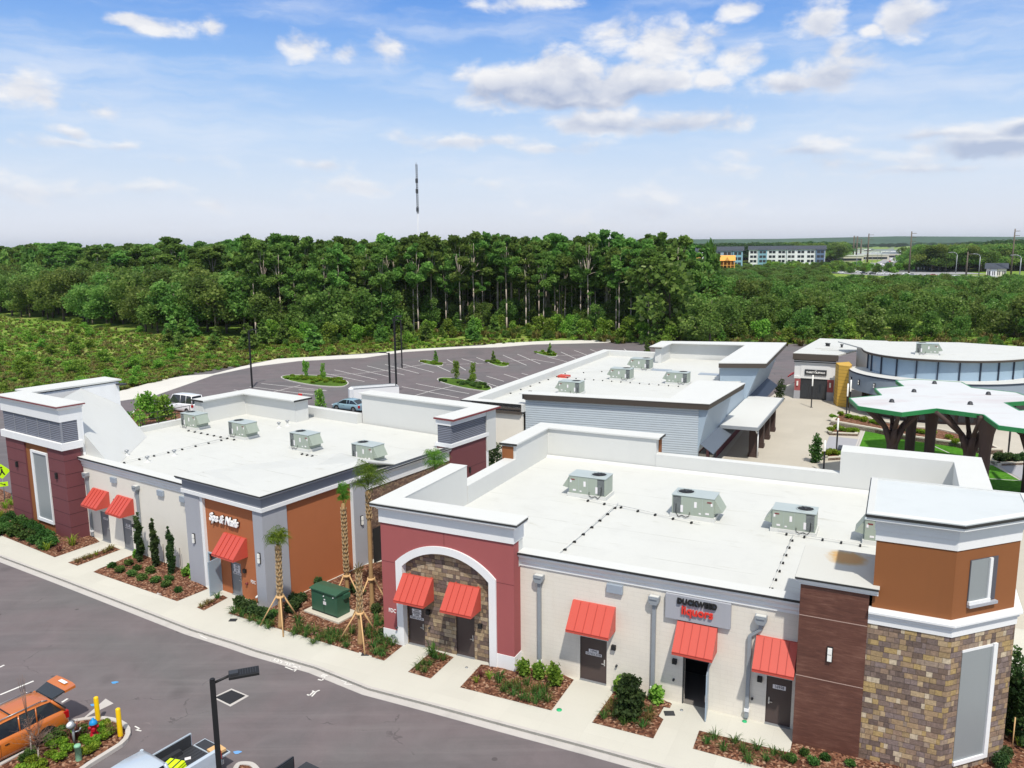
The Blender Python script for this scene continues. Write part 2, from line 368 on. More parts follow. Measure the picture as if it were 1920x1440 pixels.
M['glassd'] = newmat('dark_glass', 0.08, 0.6)[0]; M['glassd'].node_tree.nodes['Principled BSDF'].inputs['Base Color'].default_value = rgba(lin((38, 44, 52)))
M['opal'] = paint('frosted_grey_panel', lin((136, 142, 145)), 0.35, 0.03, 0.6, 6, spec=0.5, bmp=0.02)
M['red_awn'] = flat('red_awning', lin((205, 50, 48)), 0.6)
M['yside'] = None

def horiz_lines(name, c, dark, pitch, width=0.15, axis=2, rough=0.55, bmp=0.6, frac=0.6):
    """lap siding / corrugated / louvres: repeated courses along one object axis"""
    m, t, b = newmat(name, rough, 0.35); tcx = N(t, 'ShaderNodeTexCoord'); s = N(t, 'ShaderNodeSeparateXYZ'); t.links.new(tcx.outputs['Object'], s.inputs[0])
    fr = mth(t, 'FRACT', mth(t, 'DIVIDE', s.outputs[axis], pitch))
    k = ramp(t, fr, [(0, 0.0), (width, 1.0), (1 - width, 1.0), (1.0, 0.25)])
    v = coords(t); nz = noise(t, v, 1.2, 4); col = mixc(t, k, rgba(dark), rgba(c)); col = mixc(t, 1.0, col, mth(t, 'MULTIPLY_ADD', nz, 0.14, 0.93), 'MULTIPLY')
    t.links.new(col, b.inputs['Base Color']); bump(t, b, k, bmp, 0.04); return m
M['corr'] = horiz_lines('corrugated_blue_steel', lin((176, 186, 194)), lin((152, 162, 171)), 0.2, 0.25)
M['yside'] = horiz_lines('yellow_lap_siding', lin((205, 166, 74)), lin((110, 84, 40)), 0.42, 0.08)
M['stripe'] = horiz_lines('striped_navy_awning', lin((112, 122, 134)), lin((34, 42, 56)), 0.3, 0.42, axis=1)

def stone(name, w, h, pal, along='x', mortar=(0.05, 0.045, 0.04), jit=0.35):
    """coursed ashlar veneer: every stone its own tone, courses of random length"""
    m, t, b = newmat(name, 0.9, 0.2); tcx = N(t, 'ShaderNodeTexCoord'); s = N(t, 'ShaderNodeSeparateXYZ'); t.links.new(tcx.outputs['Object'], s.inputs[0])
    if along == 'x': a = mth(t, 'MULTIPLY_ADD', s.outputs[1], 0.414, s.outputs[0])
    else: a = s.outputs[1]
    row = mth(t, 'FLOOR', mth(t, 'DIVIDE', s.outputs[2], h))
    wn1 = N(t, 'ShaderNodeTexWhiteNoise', noise_dimensions='1D'); t.links.new(row, wn1.inputs['W'])
    a2 = mth(t, 'ADD', mth(t, 'DIVIDE', a, w), mth(t, 'MULTIPLY', wn1.outputs[0], 7.0))
    # vary lengths by warping along the course
    warp = N(t, 'ShaderNodeTexNoise', noise_dimensions='2D'); cx = N(t, 'ShaderNodeCombineXYZ'); t.links.new(a2, cx.inputs[0]); t.links.new(mth(t, 'MULTIPLY', row, 3.7), cx.inputs[1])
    t.links.new(cx.outputs[0], warp.inputs['Vector']); warp.inputs['Scale'].default_value = 0.9; warp.inputs['Detail'].default_value = 0
    a3 = mth(t, 'ADD', a2, mth(t, 'MULTIPLY', warp.outputs[0], 1.6)); colid = mth(t, 'FLOOR', a3)
    c2 = N(t, 'ShaderNodeCombineXYZ'); t.links.new(colid, c2.inputs[0]); t.links.new(row, c2.inputs[1])
    wn2 = N(t, 'ShaderNodeTexWhiteNoise', noise_dimensions='2D'); t.links.new(c2.outputs[0], wn2.inputs['Vector'])
    col = ramp(t, wn2.outputs[0], [(i / len(pal), c) for i, c in enumerate(pal)], 'CONSTANT')
    v = coords(t); g = noise(t, v, 9, 5, 0.65); g2 = noise(t, v, 1.1, 3)
    col = mixc(t, 1.0, col, mth(t, 'MULTIPLY', mth(t, 'MULTIPLY_ADD', g, 1.6, 0.38), mth(t, 'MULTIPLY_ADD', g2, 0.4, 0.8)), 'MULTIPLY')
    fx = mth(t, 'ABSOLUTE', mth(t, 'SUBTRACT', mth(t, 'FRACT', a3), 0.5)); fz = mth(t, 'ABSOLUTE', mth(t, 'SUBTRACT', mth(t, 'FRACT', mth(t, 'DIVIDE', s.outputs[2], h)), 0.5))
    edge = mth(t, 'MAXIMUM', mth(t, 'GREATER_THAN', fx, 0.478), mth(t, 'GREATER_THAN', fz, 0.44))
    col = mixc(t, mth(t, 'MULTIPLY', edge, 0.45), col, rgba(mortar)); t.links.new(col, b.inputs['Base Color'])
    hgt = mth(t, 'ADD', mth(t, 'MULTIPLY', wn2.outputs[0], 0.8), mth(t, 'MULTIPLY_ADD', edge, -1.0, mth(t, 'MULTIPLY', g, 0.5)))
    bump(t, b, hgt, 0.8, 0.05); return m
PALT = [lin(c) for c in ((132, 112, 96), (146, 124, 98), (110, 96, 90), (160, 140, 112), (98, 84, 78), (142, 122, 92), (176, 162, 140), (120, 106, 102), (154, 132, 92), (106, 90, 80), (138, 122, 108), (116, 100, 92), (126, 108, 94))]
PALA = [lin(c) for c in ((120, 102, 86), (140, 120, 98), (104, 90, 84), (150, 132, 106), (96, 82, 74), (130, 112, 90), (158, 142, 120), (114, 98, 90))]
M['stoneT'] = stone('mixed_ashlar_stone', 0.27, 0.22, PALT)
M['stoneA'] = stone('brown_ashlar_stone', 0.32, 0.21, PALA)
M['brickside'] = stone('brown_brick', 0.22, 0.1, [lin(c) for c in ((128, 104, 88), (112, 92, 80), (140, 118, 98), (104, 84, 74))], 'y')
# stained timber-look panel (brown column)
m, t, b = newmat('wood_look_panel', 0.55, 0.35); v = coords(t, 'Object', (0.8, 0.8, 6)); a = noise(t, v, 1.6, 8, 0.7, 0.6); v2 = coords(t); a2 = noise(t, v2, 0.8, 4)
t.links.new(ramp(t, mth(t, 'MULTIPLY_ADD', a2, 0.4, mth(t, 'MULTIPLY', a, 0.8)), [(0.35, lin((72, 46, 40))), (0.6, lin((98, 64, 54))), (0.72, lin((112, 78, 66))), (0.85, lin((150, 112, 98)))]), b.inputs['Base Color']); M['woodp'] = m
# block wall (painted masonry)
def blockwall(name, c):
    m, t, b = newmat(name, 0.85, 0.2); br = N(t, 'ShaderNodeTexBrick'); tcx = N(t, 'ShaderNodeTexCoord'); s = N(t, 'ShaderNodeSeparateXYZ'); t.links.new(tcx.outputs['Object'], s.inputs[0]); cb = N(t, 'ShaderNodeCombineXYZ')
    t.links.new(mth(t, 'ADD', s.outputs[0], s.outputs[1]), cb.inputs[0]); t.links.new(s.outputs[2], cb.inputs[1]); t.links.new(cb.outputs[0], br.inputs['Vector'])
    br.inputs['Scale'].default_value = 1; br.inputs['Brick Width'].default_value = 0.6; br.inputs['Row Height'].default_value = 0.2; br.inputs['Mortar Size'].default_value = 0.008
    br.inputs['Color1'].default_value = rgba(c); br.inputs['Color2'].default_value = rgba(c, 0.975); br.inputs['Mortar'].default_value = rgba(c, 0.9)
    v = coords(t); k = mth(t, 'MULTIPLY_ADD', noise(t, v, 0.6, 6, 0.6), 0.2, 0.9); st = ramp(t, noise(t, coords(t, 'Object', (1.4, 1.4, .25)), 1.0, 6, .65, .3), [(0.5, 0), (0.75, 1)])
    col = mixc(t, 1.0, br.outputs[0], k, 'MULTIPLY'); col = mixc(t, mth(t, 'MULTIPLY', st, 0.16), col, rgba(lin((188, 172, 150)))); t.links.new(col, b.inputs['Base Color']); bump(t, b, br.outputs[1], 0.25, -0.01); return m
M['block'] = blockwall('painted_block', lin((220, 214, 203)))
# asphalt
def asphalt(name, c1, c2, c3):
    m, t, b = newmat(name, 0.85, 0.25); v = coords(t, 'Object')
    big = noise(t, v, 0.07, 5, 0.55, 0.4); mid = noise(t, v, 0.5, 6, 0.65, 0.5); fine = noise(t, v, 22, 3, 0.7); cmap = N(t, 'ShaderNodeMapping'); cmap.inputs['Rotation'].default_value = (0, 0, A2); cmap.inputs['Scale'].default_value = (.08, 1.3, 1); tcq = N(t, 'ShaderNodeTexCoord'); t.links.new(tcq.outputs['Object'], cmap.inputs[0]); str_ = noise(t, cmap.outputs[0], 1.0, 6, 0.65, .3)
    col = ramp(t, big, [(0.38, c1), (0.5, c2), (0.62, c3)]); k = mth(t, 'ADD', mth(t, 'MULTIPLY_ADD', mid, 0.5, 0.64), mth(t, 'MULTIPLY', fine, 0.22))
    col = mixc(t, 1.0, col, k, 'MULTIPLY'); sc = ramp(t, noise(t, v, 1.7, 9, 0.75, 1.2), [(0.64, 0), (0.70, 1)]); col = mixc(t, mth(t, 'MULTIPLY', sc, 0.22), col, rgba(lin((165, 155, 150))))
    vor = N(t, 'ShaderNodeTexVoronoi'); vor.inputs['Scale'].default_value = 0.45; t.links.new(v, vor.inputs['Vector']); sp = mth(t, 'LESS_THAN', vor.outputs['Distance'], 0.055)
    col = mixc(t, mth(t, 'MULTIPLY', sp, 0.5), col, rgba(lin((60, 55, 55)))); col = mixc(t, mth(t, 'MULTIPLY', ramp(t, str_, [(0.52, 0), (0.7, 1)]), 0.22), col, rgba(lin((138, 132, 132))))
    col = mixc(t, mth(t, 'MULTIPLY', ramp(t, str_, [(0.3, 1), (0.42, 0)]), 0.25), col, rgba(lin((84, 80, 82))))
    vc = N(t, 'ShaderNodeTexVoronoi', feature='DISTANCE_TO_EDGE'); vc.inputs['Scale'].default_value = .11; wv = N(t, 'ShaderNodeVectorMath', operation='ADD'); nzc = N(t, 'ShaderNodeTexNoise'); nzc.inputs['Scale'].default_value = .5; nzc.inputs['Detail'].default_value = 6; t.links.new(v, nzc.inputs['Vector']); sc4 = N(t, 'ShaderNodeVectorMath', operation='SCALE'); sc4.inputs[3].default_value = 3.0; t.links.new(nzc.outputs[1], sc4.inputs[0]); t.links.new(v, wv.inputs[0]); t.links.new(sc4.outputs[0], wv.inputs[1]); t.links.new(wv.outputs[0], vc.inputs['Vector'])
    crk = mth(t, 'MULTIPLY', mth(t, 'LESS_THAN', vc.outputs['Distance'], .0035), ramp(t, mid, [(.5, 0), (.56, 1)])); col = mixc(t, mth(t, 'MULTIPLY', crk, .45), col, rgba(lin((66, 62, 64))))
    vo2 = N(t, 'ShaderNodeTexVoronoi'); vo2.inputs['Scale'].default_value = .22; t.links.new(v, vo2.inputs['Vector']); oil = ramp(t, mth(t, 'ADD', vo2.outputs['Distance'], mth(t, 'MULTIPLY', mid, .12)), [(.1, 1), (.2, 0)]); col = mixc(t, mth(t, 'MULTIPLY', oil, .35), col, rgba(lin((70, 66, 68))))
    t.links.new(col, b.inputs['Base Color']); bump(t, b, fine, 0.35, 0.006); return m
M['asphalt'] = asphalt('asphalt', lin((100, 96, 98)), lin((109, 101, 103)), lin((104, 101, 102)))
def concrete(name, c, joint=1.6, rot=0.0, w=0.012, jk=0.35):
    m, t, b = newmat(name, 0.9, 0.2); tcx = N(t, 'ShaderNodeTexCoord'); mp = N(t, 'ShaderNodeMapping'); mp.inputs['Rotation'].default_value = (0, 0, rot); t.links.new(tcx.outputs['Object'], mp.inputs[0])
    s = N(t, 'ShaderNodeSeparateXYZ'); t.links.new(mp.outputs[0], s.inputs[0]); g = []
    for i in (0, 1): g.append(mth(t, 'GREATER_THAN', mth(t, 'ABSOLUTE', mth(t, 'SUBTRACT', mth(t, 'FRACT', mth(t, 'DIVIDE', s.outputs[i], joint)), 0.5)), 0.5 - w))
    v = coords(t); k = mth(t, 'ADD', mth(t, 'MULTIPLY_ADD', noise(t, v, 0.35, 6, 0.6, 0.3), 0.16, 0.86), mth(t, 'MULTIPLY', noise(t, v, 18, 3), 0.1))
    wn = N(t, 'ShaderNodeTexWhiteNoise', noise_dimensions='2D'); fl = N(t, 'ShaderNodeVectorMath', operation='FLOOR'); sc = N(t, 'ShaderNodeVectorMath', operation='SCALE'); sc.inputs[3].default_value = 1 / joint
    t.links.new(mp.outputs[0], sc.inputs[0]); t.links.new(sc.outputs[0], fl.inputs[0]); t.links.new(fl.outputs[0], wn.inputs['Vector'])
    k = mth(t, 'MULTIPLY', k, mth(t, 'MULTIPLY_ADD', wn.outputs[0], 0.05, 0.975))
    col = mixc(t, 1.0, rgba(c), k, 'MULTIPLY'); col = mixc(t, mth(t, 'MULTIPLY', mth(t, 'MAXIMUM', g[0], g[1]), jk), col, rgba(c, 0.55)); t.links.new(col, b.inputs['Base Color']); return m
M['walk'] = concrete('sidewalk_concrete', lin((196, 194, 184)), 1.8, A2, 0.004, 0.16)
M['plaza'] = concrete('plaza_concrete', lin((184, 178, 166)), 2.4, A2, 0.006, 0.18)
M['kerb'] = paint('kerb_concrete', lin((186, 182, 178)), 0.9, 0.08, 1.5, 20, stain=0.35)
M['apron'] = concrete('parking_concrete', lin((205, 202, 195)), 3.2, 0.5, 0.006, 0.2)
M['paver'] = paint('grey_paver', lin((160, 160, 166)), 0.9, 0.06, 2, 12)
M['line'] = paint('road_paint', lin((216, 214, 210)), 0.8, 0.10, 3, 30)
M['lineold'] = M['line']
def mulchmat():
    m, t, b = newmat('bark_mulch', 1.0, 0.1); v = coords(t); vo = N(t, 'ShaderNodeTexVoronoi'); vo.inputs['Scale'].default_value = 11; t.links.new(v, vo.inputs['Vector'])
    wnz = N(t, 'ShaderNodeTexWhiteNoise', noise_dimensions='3D'); t.links.new(vo.outputs['Color'], wnz.inputs['Vector'])
    col = ramp(t, wnz.outputs[0], [(0.0, lin((66, 44, 36))), (0.3, lin((94, 62, 48))), (0.6, lin((118, 80, 62))), (0.85, lin((146, 108, 86))), (1, lin((170, 142, 120)))])
    col = mixc(t, 1.0, col, mth(t, 'MULTIPLY_ADD', noise(t, v, 1.3, 5), 0.7, 0.6), 'MULTIPLY'); t.links.new(col, b.inputs['Base Color']); bump(t, b, vo.outputs['Distance'], 0.8, 0.03); return m
M['mulch'] = mulchmat()
def groundmat(name, stops, s1=0.02, s2=0.25):
    m, t, b = newmat(name, 1.0, 0.1); v = coords(t); a = noise(t, v, s1, 6, 0.6, 0.5); c_ = noise(t, v, s2, 7, 0.7); f = noise(t, v, 3.0, 4, 0.7)
    k = mth(t, 'ADD', mth(t, 'MULTIPLY', a, 0.5), mth(t, 'MULTIPLY', c_, 0.5)); col = ramp(t, k, stops); col = mixc(t, 1.0, col, mth(t, 'MULTIPLY_ADD', f, 0.9, 0.55), 'MULTIPLY')
    t.links.new(col, b.inputs['Base Color']); bump(t, b, f, 0.6, 0.2); return m
M['meadow'] = groundmat('meadow_ground', [(0.36, lin((70, 98, 38))), (0.44, lin((100, 132, 50))), (0.52, lin((126, 150, 66))), (0.58, lin((158, 158, 96))), (0.66, lin((100, 134, 50)))])
M['forestfloor'] = groundmat('forest_floor', [(0.4, lin((50, 66, 34))), (0.6, lin((78, 100, 50)))])
M['lawn'] = groundmat('lawn_turf', [(0.35, lin((60, 112, 30))), (0.65, lin((84, 138, 40)))], 0.3, 3)
def leafmat(name, stops, rough=0.6, trans=0.55, objvar=0.25):
    m = bpy.data.materials.new(name); m.use_nodes = True; t = m.node_tree; b = t.nodes['Principled BSDF']; out = t.nodes['Material Output']
    g = N(t, 'ShaderNodeNewGeometry'); oi = N(t, 'ShaderNodeObjectInfo'); at = N(t, 'ShaderNodeAttribute', attribute_name='clump')
    f = mth(t, 'ADD', mth(t, 'MULTIPLY', g.outputs['Random Per Island'], 0.45), mth(t, 'MULTIPLY', at.outputs['Fac'], 0.55))
    col = ramp(t, f, stops); hs = N(t, 'ShaderNodeHueSaturation'); t.links.new(col, hs.inputs['Color'])
    t.links.new(mth(t, 'MULTIPLY_ADD', oi.outputs['Random'], 0.05, 0.475), hs.inputs['Hue']); t.links.new(mth(t, 'MULTIPLY_ADD', oi.outputs['Random'], objvar * 2, 1 - objvar), hs.inputs['Value'])
    t.links.new(hs.outputs[0], b.inputs['Base Color']); b.inputs['Roughness'].default_value = rough; b.inputs['Specular IOR Level'].default_value = 0.25
    tr = N(t, 'ShaderNodeBsdfTranslucent'); t.links.new(hs.outputs[0], tr.inputs[0]); mx = N(t, 'ShaderNodeMixShader'); mx.inputs[0].default_value = trans
    t.links.new(b.outputs[0], mx.inputs[1]); t.links.new(tr.outputs[0], mx.inputs[2]); t.links.new(mx.outputs[0], out.inputs[0]); return m
M['leaf_oak'] = leafmat('oak_leaves', [(0.1, lin((70, 98, 44))), (0.5, lin((106, 138, 62))), (0.9, lin((150, 174, 90)))])
M['leaf_pine'] = leafmat('pine_needles', [(0.1, lin((74, 106, 46))), (0.5, lin((110, 146, 66))), (0.9, lin((150, 182, 92)))])
M['leaf_light'] = leafmat('light_leaves', [(0.1, lin((84, 120, 40))), (0.5, lin((122, 160, 56))), (0.9, lin((168, 196, 92)))])
M['leaf_scrub'] = leafmat('scrub_leaves', [(0.1, lin((66, 96, 42))), (0.45, lin((104, 136, 60))), (0.8, lin((134, 162, 78))), (1, lin((172, 190, 128)))])
M['leaf_dark'] = leafmat('cypress_foliage', [(0.1, lin((40, 62, 34))), (0.5, lin((64, 92, 50))), (0.9, lin((98, 122, 70)))], objvar=0.12)
M['leaf_shrub'] = leafmat('shrub_foliage', [(0.1, lin((46, 76, 34))), (0.5, lin((76, 112, 50))), (0.9, lin((116, 148, 76)))], objvar=0.12)
M['leaf_yg'] = leafmat('yellow_green_leaves', [(0.1, lin((88, 120, 34))), (0.5, lin((140, 168, 50))), (0.9, lin((190, 204, 84)))], objvar=0.12)
M['leaf_dry'] = leafmat('dry_grass', [(0.1, lin((92, 88, 44))), (0.5, lin((136, 128, 72))), (0.9, lin((176, 160, 104)))], objvar=0.12)
M['leaf_far'] = leafmat('far_woods', [(0.1, lin((48, 76, 46))), (0.5, lin((66, 98, 58))), (0.9, lin((90, 124, 74)))])
M['bark'] = paint('pine_bark', lin((182, 168, 156)), 0.95, 0.15, 2, 20)
M['barkd'] = paint('dark_bark', lin((104, 94, 84)), 0.95, 0.15, 2, 20)
M['palmtrunk'] = paint('palm_trunk', lin((164, 132, 92)), 0.95, 0.16, 3, 26, bmp=0.6)
M['palmboot'] = paint('palm_boots', lin((168, 146, 114)), 0.95, 0.2, 4, 26, bmp=0.5)

# ---------------------------------------------------------------- the ground
def sheet(name, pts, mat, z=None, thick=None, **kw):
    m = MB()
    if z is not None: pts = [(p[0], p[1], z) for p in pts]
    if thick: m.prism([(p[0], p[1]) for p in pts], pts[0][2] - thick, pts[0][2])
    else: m.sheet(pts)
    return m.build(name, mat, recalc=True, **kw)
ZS = -0.12
m = MB(); S_ = 9000; m.sheet([(-S_, -400, -0.16), (S_, -400, -0.16), (S_, 14000, -0.16), (-S_, 14000, -0.16)])
m.build('ground', M['meadow'], kind='structure')
# tarmac of the whole site
site = [(-140, -20), (90, -20), (95, 150), (60, 163)] + [G(x, y)[:2] for x, y in ((1190, 640), (1150, 636), (900, 645), (700, 660), (520, 672), (340, 700), (222, 735))] + [(-75, 112), (-95, 80), (-140, 70)]
sheet('parking_lot', site, M['asphalt'], ZS, kind='structure')
# concrete bays along the outer kerb
ap_in = [(222, 751), (290, 741), (402, 702), (480, 686), (560, 676), (683, 670), (760, 659), (870, 652), (938, 650), (1000, 645), (1170, 641)]
ap_out = [(1150, 636), (1040, 638), (930, 643), (905, 647), (760, 655), (705, 662), (650, 665), (520, 672), (455, 686), (400, 700), (345, 704), (300, 712), (222, 733)]
sheet('outer_pavement', GP(ap_in + ap_out), M['apron'], -0.06, 0.1, kind='structure')
# front sidewalk and plaza slab
kerb_px = [(-260, 960), (0, 1042.5), (120, 1087.5), (250, 1137.5), (360, 1180), (440, 1205), (480, 1218.7), (590, 1250), (690, 1290), (815, 1322.5), (920, 1351), (980, 1367), (1105, 1400), (1250, 1440), (1420, 1484), (1600, 1528), (1900, 1590)]
kerb = [G(*p)[:2] for p in kerb_px]
slab = kerb + [F(A2, 14, 29.5)[:2], F(A2, 40, 33)[:2], F(A2, 60, 60)[:2], (75, 150), F(A2, -14, 120)[:2], F(A2, -15, 108)[:2], F(A2, -37.5, 108)[:2], F(A2, -38.2, 66)[:2], F(A1, -35.0, 52)[:2], F(A1, -62, 52)[:2], F(A1, -67, 30)[:2]]
sheet('sidewalk', slab, M['walk'], 0.0, 0.3, kind='structure')
# kerb and gutter strip
m = MB(); m.sweep([(0.0, -0.115), (0.0, 0.006), (-0.16, 0.006), (-0.16, -0.2)], [(p[0], p[1]) for p in kerb]); m.sweep([(0.0, -0.118), (0.42, -0.105), (0.42, -0.2), (0, -0.2)], kerb)
m.build('kerb', M['kerb'], kind='structure')
plz = [F(A2, 5.5, 47), F(A2, 60, 47), F(A2, 60, 62), (74, 149, 0), F(A2, -14, 119), F(A2, -15, 108), F(A2, -14, 66), F(A2, -23.5, 64), F(A2, -23.5, 54), F(A2, 5.5, 54)]
sheet('plaza', plz, M['plaza'], 0.006, kind='structure')

# ---------------------------------------------------------------- mulch beds
def mound(name, poly, h=0.07, mat=None, z=0.012, **kw):
    """bed surface: triangulated sheet slightly domed above the paving"""
    bm = bmesh.new(); vs = [bm.verts.new((p[0], p[1], z)) for p in poly]; f = bm.faces.new(vs); bmesh.ops.triangulate(bm, faces=[f])
    for _ in range(3): bmesh.ops.subdivide_edges(bm, edges=bm.edges[:], cuts=1, use_grid_fill=True)
    bd = {v for e_ in bm.edges if e_.is_boundary for v in e_.verts}
    for v in bm.verts:
        if v not in bd: v.co.z = z + h * (0.6 + 0.4 * math.sin(v.co.x * 2.1) * math.cos(v.co.y * 1.7)) + random.uniform(-.012, .012)
    bmesh.ops.recalc_face_normals(bm, faces=bm.faces[:])
    me = bpy.data.meshes.new(name); bm.to_mesh(me); bm.free(); me.materials.append(mat or M['mulch'])
    if me.polygons and me.polygons[0].normal.z < 0: me.flip_normals()
    o = bpy.data.objects.new(name, me); COL.objects.link(o); return props(o, kind='structure', **kw)
beds = [
    [(-140, 905), (0, 1003), (102.5, 1045), (187, 1016), (172, 1003), (136, 1013), (30, 960), (20, 925), (-60, 890)],
    [(127.5, 1055), (145, 1061), (226, 1030.5), (212, 1025)],
    [(175, 1072.5), (332, 1127.5), (390, 1104), (385, 1099), (366, 1076), (262, 1038), (250, 1040)],
    [(369, 1139), (382, 1145), (427, 1121), (418, 1116)],
    [(765, 1260), (807.5, 1272.5), (851, 1232.5), (812, 1219)],
    [(862.5, 1289), (1034, 1332.5), (1076, 1275), (1058, 1266), (975, 1248), (966, 1259), (924, 1249), (902, 1246)],
    [(1110, 1355), (1225, 1385), (1244, 1349), (1235, 1343), (1245, 1326), (1256, 1328), (1260, 1320), (1240, 1312), (1155, 1291)],
    [(1299, 1404), (1420, 1437), (1560, 1475), (1900, 1560), (2100, 1560), (2000, 1300), (1900, 1260), (1868, 1400), (1765, 1440), (1610, 1421), (1485, 1392), (1481, 1411), (1460, 1407), (1311, 1370)]]
for b_ in beds: mound('planting_bed', GP(b_))
gap = [G(427, 1150), G(720, 1239), G(755, 1211), F(A2, -22.9, 31.93), F(A2, -22.9, 39.5), F(A1, -34.2, 37.2), F(A1, -35.3, 35.0), F(A1, -35.35, 27.4), G(450, 1137)]
mound('planting_bed', gap, 0.09)
# grass strip at the far left and the grassy verge round the car park
sheet('grass_verge', GP([(-80, 975), (26, 952), (24, 936), (-80, 952)]), M['lawn'], 0.012, kind='structure')
sheet('side_street', GP([(-120, 935), (22, 925), (16, 840), (-120, 850)]), M['asphalt'], 0.014, kind='structure')

# ---------------------------------------------------------------- markings
def strip(mb, a, b, w=0.11, z=ZS + 0.006):
    a = Vector(a[:2]); b = Vector(b[:2]); d = b - a
    if d.length < 0.05: return
    n = Vector((-d.y, d.x)).normalized() * (w / 2)
    mb.sheet([(a.x - n.x, a.y - n.y, z), (b.x - n.x, b.y - n.y, z), (b.x + n.x, b.y + n.y, z), (a.x + n.x, a.y + n.y, z)])
mk = MB()
A_ = lambda x, y: G(300 + x / 3, 560 + y / 3, ZS)
B_ = lambda x, y: G(560 + x / 3, 380 + y / 3, ZS)
for a, b in [((65, 593), (160, 612)), ((30, 617), (125, 636)), ((415, 513), (500, 528)), ((505, 495), (860, 541)), ((570, 477), (935, 516)), ((640, 523), (790, 487)), ((440, 535), (520, 548))]: strip(mk, A_(*a), A_(*b), 0.12)
for a, b in [((200, 940), (440, 995)), ((295, 928), (505, 978)), ((385, 918), (595, 970)), ((485, 910), (675, 960)), ((580, 907), (760, 955)), ((120, 955), (370, 1006)), ((160, 967), (330, 962)), ((330, 962), (500, 942)), ((500, 942), (690, 912)), ((690, 912), (830, 898)),
             ((780, 920), (850, 950)), ((835, 882), (940, 942)), ((915, 877), (1010, 905)), ((1000, 870), (1055, 892)), ((830, 912), (1040, 903)), ((1150, 858), (1282, 915)), ((1230, 852), (1360, 908)), ((1310, 880), (1440, 902)), ((1180, 892), (1330, 882)), ((1400, 868), (1510, 895)),
             ((1475, 840), (1560, 878)), ((1550, 830), (1622, 858)), ((1640, 825), (1702, 850)), ((1725, 825), (1792, 850)), ((1830, 822), (1862, 847)), ((1450, 862), (1600, 856)),
             ((660, 1018), (960, 1075)), ((580, 1035), (900, 1097)), ((650, 1086), (760, 1055)), ((760, 1055), (880, 1030)), ((1055, 975), (1155, 1005)), ((1155, 965), (1237, 990)), ((1255, 960), (1292, 970)), ((985, 990), (1120, 1035)), ((0, 1052), (160, 1058)), ((0, 1070), (90, 1078))]: strip(mk, B_(*a), B_(*b), 0.12)
for a, b in [((0, 1303), (63, 1277)), ((116, 1317), (127, 1310)), ((0, 1251), (8, 1247)), ((-160, 1375), (-60, 1330)), ((-100, 1290), (0, 1251)), ((0, 905), (26, 895)), ((0, 880), (26, 872))]: strip(mk, G(*a, ZS), G(*b, ZS), 0.11)
for k in range(5):
    a = G(250 + 34 * k, 1475 + 18 * k, ZS)
mk.build('parking_stripes', M['line'], kind='structure')
# hand-sprayed utility marks by the kerb
def strokes(name, segs, w=0.05, label=None):
    m_ = MB()
    for s_ in segs:
        for i in range(len(s_) - 1): strip(m_, G(*s_[i], ZS), G(*s_[i + 1], ZS), w, ZS + 0.012)
    return m_.build(name, M['line'], kind='structure')
Q = lambda L: [[(490 + x / 12.8, 1225 + y / 12.8) for x, y in s_] for s_ in L]
strokes('sprayed_mark', Q([[(160, 180), (230, 165)], [(340, 130), (280, 190), (330, 215), (380, 235), (370, 190), (300, 175)], [(410, 150), (400, 210)], [(450, 170), (500, 200), (440, 260)], [(470, 255), (520, 275), (590, 290)], [(560, 215), (640, 230), (600, 290), (680, 310)], [(690, 240), (680, 285), (740, 290), (740, 245)], [(790, 255), (740, 300), (860, 345)], [(570, 330), (760, 405), (860, 380), (790, 440)], [(900, 320), (940, 345), (910, 355)]]), 0.07)
strokes('sprayed_mark', Q([[(1360, 630), (1460, 655), (1500, 600), (1420, 560)], [(1430, 540), (1530, 560), (1490, 620)], [(1460, 505), (1590, 545)]]), 0.08)
strokes('sprayed_mark', Q([[(1100, 990), (1150, 1020), (1250, 930)], [(1220, 905), (1290, 930), (1400, 890)], [(1310, 930), (1210, 1040)]]), 0.08)
strokes('sprayed_mark', [[(640, 1276), (650, 1279), (645, 1283), (660, 1284)], [(652, 1279), (662, 1281)], [(253, 1362), (262, 1367), (254, 1369), (265, 1371)], [(371, 1188), (385, 1191)], [(375, 1192), (388, 1198)]], 0.06)
for nm, px_, c in (('blue_paint_mark', (215, 1280), (80, 150, 205)), ('blue_paint_mark', (176, 1322), (90, 150, 205)), ('blue_paint_mark', (445, 1411), (110, 160, 215))):
    m_ = MB(); c0 = G(*px_, ZS); m_.sheet([(c0[0] + (0.16 + .05 * math.sin(3 * a)) * math.cos(a), c0[1] + .11 * math.sin(a), ZS + 0.01) for a in [i * math.pi / 6 for i in range(12)]])
    m_.build(nm, flat('blue_spray', lin(c), 0.8), kind='structure')
# concrete patch by the bollards
sheet('concrete_patch', GP([(150, 1352), (198, 1310), (213, 1319), (175, 1337)], ZS), M['kerb'], ZS + 0.004, kind='structure')

